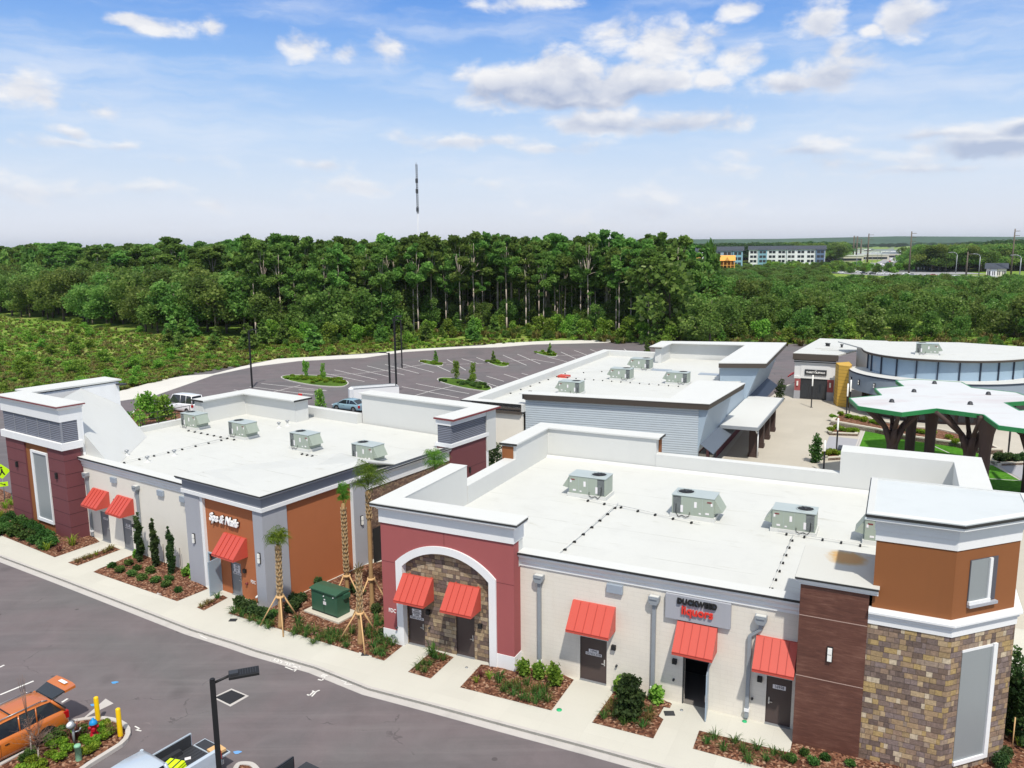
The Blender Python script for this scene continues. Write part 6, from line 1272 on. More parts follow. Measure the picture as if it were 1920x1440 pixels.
def pickup(label, pos, rz, pt, full=True):
    t_ = thing('pickup_truck', label, 'pickup', pos, None, 'parked pickups', rz); m_ = MB(); hw = .98
    prof = [(2.8, .7, .85), (2.7, .9, 1.02), (2.3, .98, 1.1), (1.6, 1, 1.14), (.5, 1, 1.16), (-.75, 1, 1.16), (-.78, .99, 1.16)]
    rings = []
    for (x, f, z) in prof:
        w_ = hw * f; rings.append([(x, -w_ * .92, .4), (x, -w_, .55), (x, -w_, .8), (x, -w_ * .985, z * .9), (x, -w_ * .93, z), (x, 0, z + .04), (x, w_ * .93, z), (x, w_ * .985, z * .9), (x, w_, .8), (x, w_, .55), (x, w_ * .92, .4)])
    loft(m_, rings, True); m_.build('body', pt, t_)
    gl_ = MB(); a, b_, c, d = 1.45, .75, -.6, -.72; gw, rw, H, zc = .86, .70, 1.82, 1.14
    for s_ in (-1, 1): gl_.add([(a, s_ * gw, zc), (b_, s_ * rw, H - .05), (c, s_ * rw, H - .05), (d, s_ * gw, zc)], [(0, 1, 2, 3)])
    gl_.add([(a, -gw, zc), (a, gw, zc), (b_, rw, H - .05), (b_, -rw, H - .05)], [(0, 1, 2, 3)]); gl_.add([(d, -gw, zc), (d, gw, zc), (c, rw, H - .05), (c, -rw, H - .05)], [(0, 1, 2, 3)]); gl_.build('windows', M['glassd'], t_)
    rf = MB(); r_ = [[(x, -rw * 1.06, z - .06), (x, -rw * .95, z), (x, 0, z + .03), (x, rw * .95, z), (x, rw * 1.06, z - .06)] for (x, z) in ((b_ + .08, H - .07), (b_, H - .03), (.1, H + .01), (c + .1, H - .01), (c - .05, H - .06))]; loft(rf, r_); rf.build('roof', pt, t_)
    p_ = MB()
    for s_ in (-1, 1): p_.tube([(a, s_ * gw, zc), (b_, s_ * rw * 1.03, H - .06)], .05, 6); p_.tube([(d, s_ * gw, zc), (c, s_ * rw * 1.03, H - .06)], .07, 6); p_.tube([(.05, s_ * gw, zc), (.05, s_ * rw * 1.03, H - .06)], .04, 6)
    p_.build('pillars', pt, t_)
    # bed: outer walls in body colour, dark liner inside
    bd = MB()
    for s_ in (-1, 1): bd.extr([(s_ * hw * .92, .42), (s_ * hw, .55), (s_ * hw, .9), (s_ * hw * .985, 1.2), (s_ * hw * .9, 1.24), (s_ * hw * .86, 1.24), (s_ * hw * .86, .45)], 'x', -2.75, -.8)
    bd.box(-.84, -.8, -.84, .84, .45, 1.22); bd.build('bed_walls', pt, t_)
    ln = MB(); ln.box(-2.74, -.85, -.835, .835, .68, .72); ln.box(-2.7, -.85, -.84, -.815, .72, 1.2); ln.box(-2.7, -.85, .815, .84, .72, 1.2); ln.box(-.88, -.85, -.82, .82, .72, 1.2)
    for k in range(9): ln.box(-2.7, -.9, -.72 + k * .18 - .02, -.72 + k * .18 + .02, .72, .735)
    for s_ in (-1, 1): ln.box(-2.15, -1.35, s_ * .82, s_ * .62, .72, .92)
    ln.build('bed_liner', M['blk2'], t_)
    tg = MB(); tg.box(-3.3, -2.76, -.8, .8, .66, .73); tg = tg.build('lowered_tailgate', pt, t_, bevel=.01); MB().box(-3.26, -2.8, -.74, .74, .731, .74).build('tailgate_liner', M['blk2'], tg)
    for s_ in (-1, 1):
        MB().box(-2.77, -2.68, s_ * hw * .87, s_ * hw * 1.005, .8, 1.14).build('tail_light', TAIL, t_, bevel=.01); mr_ = MB(); mr_.obox((1.05, s_ * 1.1, 1.25), (.14, .22, .2)); mr_.build('mirror', pt, t_, bevel=.02)
        for x in (1.85, -1.75):
            ar = MB(); ar.cyl((x, s_ * hw * .8, .4), (x, s_ * (hw + .004), .4), .47, .47, 20); ar.build('wheel_arch', M['blk'], t_); wheel(t_, x, s_ * (hw + .012), .39, .26)
    MB().box(-2.95, -2.76, -.85, .85, .42, .6).build('bumper', M['steel'], t_, bevel=.02); MB().box(-2.7, 2.7, -.8, .8, .3, .45).build('underbody', M['blk'], t_)
    return t_
SV = carpaint('silver_blue', lin((176, 188, 200)), .3)
rd = np.array([.55, .835]); tc_ = np.array([-12.13, 28.62]); pc = tc_ - rd * 2.75
PK = pickup('silver pickup with lowered tailgate and yellow bag in its bed', (pc[0], pc[1], ZS), math.atan2(-.835, -.55), SV)
g_ = G(582, 1430, 1.15); pc2 = np.array(g_[:2]) - rd * 2.8
pickup('black pickup with only its tail inside the bottom edge', (pc2[0], pc2[1], ZS), math.atan2(-.835, -.55), carpaint('black_paint', lin((26, 30, 40)), .25))
def bedpt(x, y, z): c, s = math.cos(math.atan2(-.835, -.55)), math.sin(math.atan2(-.835, -.55)); return (pc[0] + x * c - y * s, pc[1] + x * s + y * c, ZS + z)
bp = bedpt(-1.35, .1, .74); BG = thing('tool_bag', 'fluorescent yellow folded bags stacked in the silver pickup bed', 'bag', bp, None, rz=math.atan2(-.835, -.55) + .3)
hv_ = flat('hi_vis_yellow', lin((205, 235, 20)), .6)
for k in range(4): MB().box(-.28 + .02 * k, .3 - .01 * k, -.36, .36 - .015 * k, .1 * k, .1 * k + .085).build('folded_layer', hv_, BG, bevel=.025)
m = MB(); m.box(-.29, .31, -.17, -.12, -.0, .4); m.box(-.29, .31, .12, .17, 0, .4); m.build('strap', M['blk2'], BG)
bp = bedpt(-3.0, .35, .75); o = MB(); o.obox((0, 0, .05), (.5, .55, .1)); o = o.build('plywood_piece', M['wood']); o.location = bp; o.rotation_euler[2] = .9; props(o, 'pale plywood piece lying on the lowered pickup tailgate', 'board')
m = MB()
for k in range(26): m.obox((random.uniform(-.25, .25), random.uniform(-.7, .7), .1 + random.uniform(-.04, .12)), (.12, .14, .08), rz=random.uniform(0, 3), rx=random.uniform(-.6, .6), mi=k % 2)
o = m.build('clutter_heap', [M['blk2'], M['steel']]); o.location = bedpt(-1.0, 0, .8); o.rotation_euler[2] = math.atan2(-.835, -.55); props(o, 'heap of dark tools and cables behind the pickup cab', 'tools')
bp = bedpt(-2.1, -.2, .75); o = MB(); o.obox((0, 0, 0), (.22, .16, .02)); o = o.build('paper_sheet', M['placard']); o.location = bp; o.rotation_euler[2] = .4; props(o, 'white paper lying on the pickup bed floor', 'paper')
car('parked_car', 'pale blue hatchback parked beyond the left roof', 'car', (-20.5, 99.3, ZS), math.atan2(.48, -.87), carpaint('pale_blue_paint', lin((128, 158, 172))), 4.5, 1.78, 1.5, .95, gh=(1.35, .4, -1.1, -2.05), wb=2.7)
VN = car('parked_van', 'white van half hidden behind the left block parapet', 'van', (-41.3, 99.5, ZS), math.atan2(.5, -.86), carpaint('white_paint', lin((225, 226, 228))), 5.2, 2.0, 2.3, 1.25, gh=(1.9, 1.1, -2.35, -2.5), wb=3.2)
TL = thing('box_trailer', 'white open topped trailer parked beside the pale blue hatchback', 'trailer', (-18.2, 105.2, ZS), None, rz=math.atan2(-.35, -.94))
m = MB(); m.box(-3, 3, -1.05, -.97, .6, 2.0); m.box(-3, 3, .97, 1.05, .6, 2.0); m.box(-3, -2.92, -.97, .97, .6, 2.0); m.add([(3, -1.05, .6), (3, 1.05, .6), (3.5, .5, .7), (3.5, -.5, .7), (3, -1.05, 2.0), (3, 1.05, 2.0), (3.45, .5, 1.9), (3.45, -.5, 1.9)], [(0, 1, 2, 3), (4, 5, 6, 7), (1, 2, 6, 5), (2, 3, 7, 6), (3, 0, 4, 7)]); m.build('side_walls', M['white'], TL)
MB().box(-2.92, 3, -.97, .97, .6, .7).build('floor', M['steel'], TL); m = MB(); m.box(-3.02, 3.02, -1.08, -1.0, 2.0, 2.08); m.box(-3.02, 3.02, 1.0, 1.08, 2.0, 2.08); m.build('top_rail', M['steel'], TL)
for x in (-.5, .5):
    for s_ in (-1, 1): wheel(TL, x, s_ * 1.1, .35)
g_ = G(563, 741, 1.5); t_ = thing('small_sign', 'small red sign on a post behind the left roof', 'sign', (g_[0], g_[1], ZS), None); MB().tube([(0, 0, 0), (0, 0, 1.5)], .03).build('post', M['steel'], t_); MB().obox((0, -.03, 1.6), (.5, .03, .5)).build('panel', M['red_awn'], t_)
o = MB().sheet([(0, 0, .0), (.3, .05, .03), (.38, .22, .0), (.1, .25, .05), (-.1, .12, .01)]).build('litter_sheet', flat('pink_litter', lin((225, 150, 165)), .7)); o.location = (*G(582, 1193)[:2], .1); props(o, 'crumpled pink sheet on the mulch near the transformer', 'litter')
# =========================================================== VEGETATION MESHES
def quads(name, P_, S_, mat, cl, up=0.0, rng_=rng, aspect=1.0, extra=None, mats=None):
    """leaf clump quads: centres P_, half sizes S_, per-leaf clump tone cl"""
    P_ = np.asarray(P_, float); n = len(P_); nm = rng_.normal(size=(n, 3)); nm[:, 2] = np.abs(nm[:, 2]) + up; nm /= np.linalg.norm(nm, axis=1)[:, None]
    a = np.cross(nm, rng_.normal(size=(n, 3))); a /= np.linalg.norm(a, axis=1)[:, None]; b = np.cross(nm, a); S_ = np.asarray(S_)[:, None]
    a = a * S_ * aspect; b = b * S_
    V = np.stack([P_ - a - b * .6, P_ + a * .7 - b, P_ + a + b * .7, P_ - a * .6 + b], 1).reshape(-1, 3); nf = n
    faces = np.arange(n * 4).reshape(-1, 4); mi = np.zeros(n, int); cv = np.repeat(np.asarray(cl), 4)
    me = bpy.data.meshes.new(name); fl = faces.tolist(); vl = V.tolist()
    if extra is not None:
        b0 = len(vl); vl += [list(v) for v in extra.v]; fl += [[b0 + i for i in f] for f in extra.f]; mi = np.concatenate([mi, np.ones(len(extra.f), int)]); cv = np.concatenate([cv, np.zeros(len(extra.v))])
    me.from_pydata(vl, [], fl)
    for m_ in (mats or [mat]): me.materials.append(m_)
    me.polygons.foreach_set('material_index', mi.astype(np.int32)); at = me.attributes.new('clump', 'FLOAT', 'POINT'); at.data.foreach_set('value', cv.astype(np.float32)); me.update(); return me
def blobpts(blobs, n, shell=.55):
    """points in the outer shell of a set of blobs (x,y,z,rx,rz)"""
    B_2 = np.array(blobs); wts = B_2[:, 3] ** 2; idx = rng.choice(len(B_2), n, p=wts / wts.sum()); d = rng.normal(size=(n, 3)); d /= np.linalg.norm(d, axis=1)[:, None]
    r = (shell + (1 - shell) * rng.random(n)) * (1 + .12 * rng.normal(size=n)); sc = np.stack([B_2[idx, 3], B_2[idx, 3], B_2[idx, 4]], 1)
    tone = rng.random(len(B_2)); return B_2[idx, :3] + d * r[:, None] * sc, np.clip(tone[idx] + rng.normal(size=n) * .08, 0, 1)
def oak(seed, n=1500, ls=.42):
    r_ = random.Random(seed); bl = []
    for k in range(15):
        a = r_.uniform(0, 6.28); q = r_.uniform(.1, .36); z = r_.uniform(.3, .86); q *= 1.15 - abs(z - .55); s_ = r_.uniform(.10, .19); bl.append((q * math.cos(a), q * math.sin(a), z, s_, s_ * .8))
    bl.append((0, 0, .6, .26, .3)); return bl
def unit_tree(bl, n, ls, mat, trunk, H=14.0, up=.3, asp=1.0):
    """returns (crown mesh, trunk mesh) scaled to height H"""
    p, c = blobpts([(x * H, y * H, z * H, r * H, rz * H) for x, y, z, r, rz in bl], n); p = p[p[:, 2] > .05 * H] if len(p) else p; c = c[:len(p)]
    cm = quads('crown', p, rng.uniform(.6, 1.25, len(p)) * ls, mat, c, up, aspect=asp); return cm, trunk
def limbs(H, r0, bl, bare=.4, n=6, lean=.02, mat=None, tw=5):
    m_ = MB(); pts = [Vector((math.sin(k * 1.3) * lean * H * k / 6, math.cos(k * 1.7) * lean * H * k / 6, H * .88 * k / 6)) for k in range(7)]
    m_.tube(pts, [r0 * (1 - .8 * k / 6) for k in range(7)], tw)
    for b_ in bl[:n]:
        z = max(bare * H, b_[2] * H * .75); k = min(5, int(z / (H * .88) * 6)); p0 = pts[k]; p1 = Vector((b_[0] * H, b_[1] * H, b_[2] * H)); m_.tube([p0, p0.lerp(p1, .55) + Vector((0, 0, .02 * H)), p1], [r0 * .35, r0 * .22, r0 * .08], 4)
    return m_.mesh('trunk', mat or M['barkd'])
def pineblobs(seed):
    r_ = random.Random(seed); bl = []
    for k in range(16):
        a = r_.uniform(0, 6.28); z = r_.uniform(.56, .97); q = r_.uniform(.02, .12) * (1.18 - z) * 3.0; s_ = r_.uniform(.03, .07) * (1.5 - z * .7); bl.append((q * math.cos(a), q * math.sin(a), z, s_, s_ * .7))
    for k in range(3): a = r_.uniform(0, 6.28); z = r_.uniform(.4, .62); bl.append((.07 * math.cos(a), .07 * math.sin(a), z, .03, .02))
    return bl
def scrubblobs(seed):
    r_ = random.Random(seed); bl = []
    for k in range(12):
        a = r_.uniform(0, 6.28); z = r_.uniform(.15, .85); q = r_.uniform(.1, .42) * (1.2 - z * .7); s_ = r_.uniform(.12, .22); bl.append((q * math.cos(a), q * math.sin(a), z, s_, s_ * .9))
    bl.append((0, 0, .5, .25, .4)); return bl
def coneblobs(seed):
    r_ = random.Random(seed); bl = []
    for k in range(16):
        z = .12 + .85 * k / 16; q = .26 * (1 - z) + .02; a = r_.uniform(0, 6.28); bl.append((q * .8 * math.cos(a), q * .8 * math.sin(a), z, q * .6 + .03, .07))
    return bl
def variant(kind, seed):
    if kind == 'oak': bl = oak(seed); H = 14; return unit_tree(bl, 3400, .25, M['leaf_oak'], limbs(H, .3, bl), H, .1)
    if kind == 'pine': bl = pineblobs(seed); H = 22; return unit_tree(bl, 3000, .21, M['leaf_pine'], limbs(H, .2, bl[5:], .62, 6, .006, M['bark']), H, .1, 1.7)
    if kind == 'scrub': bl = scrubblobs(seed); H = 8; return unit_tree(bl, 2400, .19, M['leaf_scrub'], limbs(H, .14, bl, .1), H, .1)
    if kind == 'light': bl = scrubblobs(seed); H = 5; return unit_tree(bl, 900, .18, M['leaf_light'], limbs(H, .08, bl, .1), H)
    if kind == 'ypine': bl = coneblobs(seed); H = 5; return unit_tree(bl, 1000, .16, M['leaf_pine'], limbs(H, .08, bl, .1, 5), H, .2, 1.5)
VAR = {}
for kd, k_ in (('oak', 5), ('pine', 6), ('scrub', 6), ('light', 4), ('ypine', 4)):
    VAR[kd] = [variant(kd, 100 * len(kd) + i) for i in range(k_)]
VH = dict(oak=14, pine=22, scrub=8, light=5, ypine=5)
def tree(kd, x, y, h, name, label, group, wide=1.0, v=None):
    cm, tm = VAR[kd][random.randrange(len(VAR[kd])) if v is None else v]; s_ = h / VH[kd]
    t_ = bpy.data.objects.new(name, None); COL.objects.link(t_); t_.location = (x, y, ZS if y > 60 else 0); t_.rotation_euler[2] = random.uniform(0, 6.28); t_.scale = (s_ * wide, s_ * wide * random.uniform(.9, 1.1), s_); props(t_, label, 'tree', group)
    for me, nn in ((cm, 'crown'), (tm, 'trunk')):
        o = bpy.data.objects.new(nn, me); COL.objects.link(o); o.parent = t_
    return t_
EX = [-420, -260, -171, -120, -85, -42, -8, 11, 27, 41, 60, 80, 130, 220, 400]
EY = [330, 300, 264, 224, 194, 176, 190, 187, 174, 172, 171, 168, 158, 140, 120]
def edge(x): return float(np.interp(x, EX, EY))
def infov(x, y, mar=1.08): return abs(x) < y * .64 * mar + 6
def scatter(n, xr, dr, mind, seed):
    r_ = random.Random(seed); out = []; tries = 0
    while len(out) < n and tries < n * 60:
        tries += 1; x = r_.uniform(*xr); d = r_.uniform(*dr); y = edge(x) + d
        if not infov(x, y): continue
        if all((x - a) ** 2 + (y - b) ** 2 > mind ** 2 for a, b in out): out.append((x, y))
    return out
for (x, y) in scatter(165, (-300, -30), (0, 42), 5.5, 3): tree('oak', x, y, random.uniform(9.5, 15.5) + min(3, (y - edge(x)) * .07), 'broadleaf_tree', 'dense dark green broadleaf tree in the woods left of the pale pine trunks', 'broadleaf trees along the left woods edge', 1.1)
for (x, y) in scatter(150, (-62, 36), (2, 34), 3.3, 4): tree('pine', x, y, random.uniform(17.5, 24), 'pine_tree', 'tall pine with bare pale trunk and high crown behind the car park', 'tall pines behind the car park', 1.0)
for (x, y) in scatter(120, (-330, -58), (30, 95), 6, 5): tree('pine', x, y, random.uniform(20, 24), 'pine_tree', 'tall pine rising behind the dark broadleaf trees on the left', 'tall pines above the left woods', 1.5)
for (x, y) in scatter(46, (-60, 34), (5, 24), 5, 14): tree('oak', x, y, random.uniform(5, 8.5) + (3 if x < -14 else 0), 'understorey_tree', 'dark understorey tree among the tall pine trunks', 'understorey trees among the pines', .9)
for (x, y) in scatter(290, (33, 240), (0, 125), 4.6, 6): tree('scrub', x, y, random.uniform(5.5, 9.8), 'scrub_tree', 'bushy green tree in the low woods behind the rear blocks', 'low woods behind the rear blocks', 1.05)
for (x, y) in scatter(75, (-55, 75), (-9, 2), 3.2, 7): tree(random.choice(['ypine', 'light', 'light']), x, y, random.uniform(2.6, 5.6), 'young_tree', 'young bright green tree at the foot of the woods', 'young trees along the woods edge', 1.0)
for (x, y) in scatter(60, (-330, -20), (28, 80), 8, 51): tree('ypine', x, y, random.uniform(19.5, 22.8), 'pointed_pine', 'pointed pine top rising behind the left woods', 'pointed pines of the left woods', .62)
for (px, py, h, lab, kd) in ((1255, 640, 18.5, 'large dark rounded tree standing right of the pale pine trunks', 'scrub'), (1215, 640, 19.5, 'tall dark tree beside the large rounded one at the end of the pines', 'pine'), (1330, 655, 11, 'dark tree leaning over the gap beyond the pines', 'oak')):
    g_ = G(px, py); tree(kd, g_[0], g_[1], h, 'broadleaf_tree', lab, None, 1.1)
# bushes in the meadow
def mead(n, seed, xr, yr, poly):
    r_ = random.Random(seed); out = []
    while len(out) < n:
        px, py = r_.uniform(*xr), r_.uniform(*yr)
        lo = np.interp(px, [0, 222, 345, 455, 520, 650, 760, 905, 1040], [745, 733, 704, 686, 672, 665, 655, 647, 638]) - 1; hi = np.interp(px, [0, 300, 600, 900], [592, 628, 642, 636])
        if hi < py < lo: g = G(px, py); out.append(g)
    return out
for g_ in mead(64, 11, (-30, 900), (590, 740), None):
    dd_ = math.hypot(g_[0], g_[1]); tree('light', g_[0], g_[1], random.uniform(.9, 2.9), 'meadow_bush', 'bright green bush in the rough meadow beyond the car park', 'bushes in the meadow', 1.4)
for g_ in mead(24, 12, (300, 900), (600, 660), None): tree('ypine', g_[0], g_[1], random.uniform(2.5, 6), 'young_pine', 'young dark pine standing in the meadow by the car park kerb', 'young pines in the meadow', 1.2)

# =========================================================== MASSES (geometry-node instances)
def src(name, parts):
    """one mesh from crown + trunk, kept outside the scene as an instance source"""
    bm = bmesh.new(); me = bpy.data.meshes.new(name); mats_ = []
    for i, p in enumerate(parts):
        n0 = len(bm.faces); bm.from_mesh(p); bm.faces.ensure_lookup_table()
        for f in bm.faces[n0:] if n0 else bm.faces: f.material_index = i
        mats_.append(p.materials[0])
    bm.to_mesh(me); bm.free()
    for m_ in mats_: me.materials.append(m_)
    return bpy.data.objects.new(name, me)
def mass(name, pts, rots, scls, kinds, sources, **kw):
    me = bpy.data.meshes.new(name); me.from_pydata([tuple(p) for p in pts], [], []); n = len(pts)
    a = me.attributes.new('rot', 'FLOAT_VECTOR', 'POINT'); a.data.foreach_set('vector', np.array([(0, 0, r) for r in rots], np.float32).ravel())
    a = me.attributes.new('scl', 'FLOAT_VECTOR', 'POINT'); a.data.foreach_set('vector', np.array(scls, np.float32).ravel()); a = me.attributes.new('kd', 'INT', 'POINT'); a.data.foreach_set('value', np.array(kinds, np.int32))
    o = bpy.data.objects.new(name, me); COL.objects.link(o); ng = bpy.data.node_groups.new(name, 'GeometryNodeTree'); ng.interface.new_socket('Geometry', in_out='INPUT', socket_type='NodeSocketGeometry'); ng.interface.new_socket('Geometry', in_out='OUTPUT', socket_type='NodeSocketGeometry')
    nn = ng.nodes; ll = ng.links; gi = nn.new('NodeGroupInput'); go = nn.new('NodeGroupOutput'); jn = nn.new('GeometryNodeJoinGeometry')
    def na(nm, ty): x = nn.new('GeometryNodeInputNamedAttribute'); x.data_type = ty; x.inputs[0].default_value = nm; return x.outputs['Attribute']
    kd_ = na('kd', 'INT'); rt = na('rot', 'FLOAT_VECTOR'); sc = na('scl', 'FLOAT_VECTOR')
    for i, s_ in enumerate(sources):
        oi = nn.new('GeometryNodeObjectInfo'); oi.inputs['Object'].default_value = s_; oi.transform_space = 'ORIGINAL'; ip = nn.new('GeometryNodeInstanceOnPoints'); cmp_ = nn.new('FunctionNodeCompare'); cmp_.data_type = 'INT'; cmp_.operation = 'EQUAL'
        ll.new(kd_, cmp_.inputs[2]); cmp_.inputs[3].default_value = i; ll.new(gi.outputs[0], ip.inputs['Points']); ll.new(cmp_.outputs[0], ip.inputs['Selection']); ll.new(oi.outputs['Geometry'], ip.inputs['Instance']); ll.new(rt, ip.inputs['Rotation']); ll.new(sc, ip.inputs['Scale']); ll.new(ip.outputs[0], jn.inputs[0])
    ll.new(jn.outputs[0], go.inputs[0]); md = o.modifiers.new('scatter', 'NODES'); md.node_group = ng; return props(o, kind='stuff', **kw)
def spread(name, gen, sources, n, hs, wide, seed, z=ZS, **kw):
    r_ = random.Random(seed); P_ = []; Rr = []; Sc = []; K = []
    while len(P_) < n:
        q = gen(r_)
        if q is None: continue
        h = r_.uniform(*hs); P_.append((q[0], q[1], z)); Rr.append(r_.uniform(0, 6.28)); Sc.append((h * wide, h * wide, h)); K.append(r_.randrange(len(sources)))
    return mass(name, P_, Rr, Sc, K, sources, **kw)
s_pine = [src('src_pine', VAR['pine'][i]) for i in range(3)]; s_oak = [src('src_oak', VAR['oak'][i]) for i in range(3)]; s_scrub = [src('src_scrub', VAR['scrub'][i]) for i in range(4)]
def gA(r_):
    x = r_.uniform(-420, 60); y = edge(x) + r_.uniform(36, 190); return (x, y) if infov(x, y) else None
s_cone = [src('src_cone', VAR['ypine'][i]) for i in range(2)]
for o_ in s_cone: o_.data.transform(Matrix.Diagonal((1.9, 1.9, 4.3, 1)))
spread('woodland', gA, s_pine + s_pine + s_cone + s_oak, 1500, (.86, 1.04), 1.25, 21, label='deep pine and broadleaf woodland filling the view behind the front rows', cat='woodland')
def gB(r_):
    x = r_.uniform(35, 300); y = edge(x) + r_.uniform(110, 230); return (x, y) if infov(x, y) and y < 385 else None
spread('low_woodland', gB, s_scrub, 1100, (.55, .85), 1.2, 22, label='low bushy woodland between the rear blocks and the highway', cat='woodland')
# far woods: same crowns, spread to the horizon, leaving the highway corridor open
HC = [G(1700, 512), G(1716, 482), G(1700, 466), G(1692, 459.2)]
def hwx(y): return float(np.interp(y, [p[1] for p in HC], [p[0] for p in HC]))
s_far = []
for i in range(3):
    c_ = VAR['oak'][i][0].copy(); c_.materials.clear(); c_.materials.append(M['leaf_far']); s_far.append(bpy.data.objects.new('src_far', c_))
def gC(r_):
    y = 640 * (1 / (1 - r_.random() * .86)); y = min(y, 4300); x = r_.uniform(-.68, .68) * y
    if y > 600 and abs(x - hwx(y)) < 60 + y * .04 and y < 3000: return None
    if y < 900 and 130 < x < hwx(y) - 20: return None
    return (x, y)
spread('distant_woods', gC, s_far, 4200, (1.1, 1.75), 2.6, 23, label='hazy dark green woods stretching to the horizon', cat='woodland')
def gD(r_):
    x = r_.uniform(290, 460); y = r_.uniform(560, 760); return (x, y) if x - y * .0 > 0.462 * y + 22 else None
spread('roadside_woods', gD, s_oak, 260, (1.1, 1.45), 1.5, 24, label='dark tall woods right of the highway', cat='woodland')
def gF(r_):
    x = r_.uniform(120, 330); y = r_.uniform(400, 900); px = 960 + CF * (x / y)
    if y > 395 and x < hwx(max(y, 520)) - 46 and 1230 < px < 1550 and not (y > 590): return (x, y)
    return None
spread('field_thicket', gF, s_scrub, 520, (.35, .8), 1.5, 27, label='low green thicket filling the open ground before the apartments', cat='thicket')
def gE(r_):
    x = r_.uniform(320, 480); y = r_.uniform(860, 1150); return (x, y) if x < .415 * y - 10 else None
spread('roadside_woods', gE, s_oak, 200, (1.3, 1.7), 1.6, 25, label='tall woods left of the highway beyond the apartments', cat='woodland')
# ridge on the horizon
m = MB(); prof = [(-4200, 30), (-2600, 44), (-1200, 52), (0, 46), (900, 60), (1800, 56), (2600, 66), (3600, 52), (4600, 40)]
vs = []; 
for x, h in prof: vs += [(x, 5200, -1), (x, 5500, h), (x, 6500, -1)]
m.add(vs, [(i * 3 + j, (i + 1) * 3 + j, (i + 1) * 3 + j + 1, i * 3 + j + 1) for i in range(len(prof) - 1) for j in (0, 1)]); m.build('hills', groundmat('far_hill', [(.4, lin((48, 72, 52))), (.6, lin((62, 90, 62)))], .004, .02), kind='structure')
# meadow grass tufts and verge plants
def tuft(n, h, spr, mat, name='tuft', w=.035, bend=.5):
    V = []; Fc = []; cl = []
    for k in range(n):
        a = random.uniform(0, 6.28); r0 = random.uniform(0, spr * .3); b0 = Vector((r0 * math.cos(a), r0 * math.sin(a), 0)); hh = h * random.uniform(.6, 1.1); d = Vector((math.cos(a), math.sin(a), 0)); s_ = Vector((-d.y, d.x, 0)) * w; rch = spr * random.uniform(.5, 1.1)
        m1 = b0 + d * rch * .4 + Vector((0, 0, hh * .75)); tip = b0 + d * rch + Vector((0, 0, hh * (1 - bend * random.random()))); b = len(V)
        V += [b0 - s_, b0 + s_, m1 + s_ * .9, m1 - s_ * .9, tip]; Fc += [(b, b + 1, b + 2, b + 3), (b + 3, b + 2, b + 4)]; cl += [random.random()] * 5
    me = bpy.data.meshes.new(name); me.from_pydata([tuple(v) for v in V], [], Fc); me.materials.append(mat); at = me.attributes.new('clump', 'FLOAT', 'POINT'); at.data.foreach_set('value', np.array(cl, np.float32)); return me
s_t = [bpy.data.objects.new('src_tuft', tuft(26, .9, .7, M['leaf_dry'], w=.06)), bpy.data.objects.new('src_tuft', tuft(26, .8, .8, M['leaf_light'], w=.07)), bpy.data.objects.new('src_tuft', tuft(30, .6, .6, M['leaf_yg'], w=.06)), s_scrub[0], s_scrub[1]]
r_ = random.Random(31); P_ = []; Rr = []; Sc = []; K = []
for g_ in mead(7000, 32, (-40, 1040), (585, 745), None):
    P_.append((g_[0], g_[1], -.15)); Rr.append(r_.uniform(0, 6.28)); k = r_.choices([0, 1, 2, 3, 4], [5, 4, 3.4, .12, .12])[0]; s_ = r_.uniform(.5, 1.15) if k < 3 else r_.uniform(.06, .12); Sc.append((s_, s_, s_ * .8)); K.append(k)
for k_ in range(900):
    x = r_.uniform(-55, 130); y = edge(x) + r_.uniform(-12, 6); P_.append((x, y, -.15)); Rr.append(r_.uniform(0, 6.28)); k = r_.choices([0, 1, 2, 3], [4, 2, 1, 2])[0]; s_ = r_.uniform(1, 2.2) if k < 3 else r_.uniform(.12, .3); Sc.append((s_, s_, s_)); K.append(k)
mass('meadow_grass', P_, Rr, Sc, K, s_t, label='rough grass and weeds of the meadow beyond the car park', cat='grass')

# =========================================================== GARDEN PLANTS
def roundshrub(seed, r=.45, n=420, ls=.05, mat='leaf_shrub', hz=.8):
    bl = [(random.uniform(-.35, .35) * r, random.uniform(-.35, .35) * r, r * hz * random.uniform(.35, .8), r * .6, r * .5 * hz) for _ in range(6)]; p, c = blobpts(bl, n, .6); return quads('foliage', np.maximum(p, [-9, -9, .01]), rng.uniform(.6, 1.2, n) * ls, M[mat], c, .4)
SHM = {'box': [roundshrub(i) for i in range(3)], 'jun': [roundshrub(i, .7, 800, .06, 'leaf_shrub', .75) for i in range(3)], 'yg': [roundshrub(i, .5, 500, .06, 'leaf_yg', .7) for i in range(2)], 'vib': [roundshrub(i, .45, 480, .07, 'leaf_light', 1.6) for i in range(2)], 'dk': [roundshrub(i, .55, 700, .06, 'leaf_dark', 1.2) for i in range(2)],
       'ag': [tuft(34, .42, .4, M['leaf_shrub'], w=.014, bend=.7) for _ in range(3)], 'spk': [tuft(30, .75, .5, M['leaf_yg'], w=.028, bend=.35) for _ in range(2)], 'spd': [tuft(34, .8, .6, M['leaf_shrub'], w=.028, bend=.6) for _ in range(2)], 'spr': [tuft(26, .7, .5, paint('bronze_leaf', lin((96, 52, 48)), .7), w=.025, bend=.4)], 'dry': [tuft(40, .3, .32, M['leaf_dry'], w=.014, bend=.7) for _ in range(2)]}
NM = dict(box='round_shrub', jun='spreading_shrub', yg='groundcover_plant', vib='upright_shrub', dk='dark_shrub', ag='clump_grass', spk='spiky_plant', spd='spiky_plant', spr='bronze_spiky_plant', dry='dry_grass_clump')
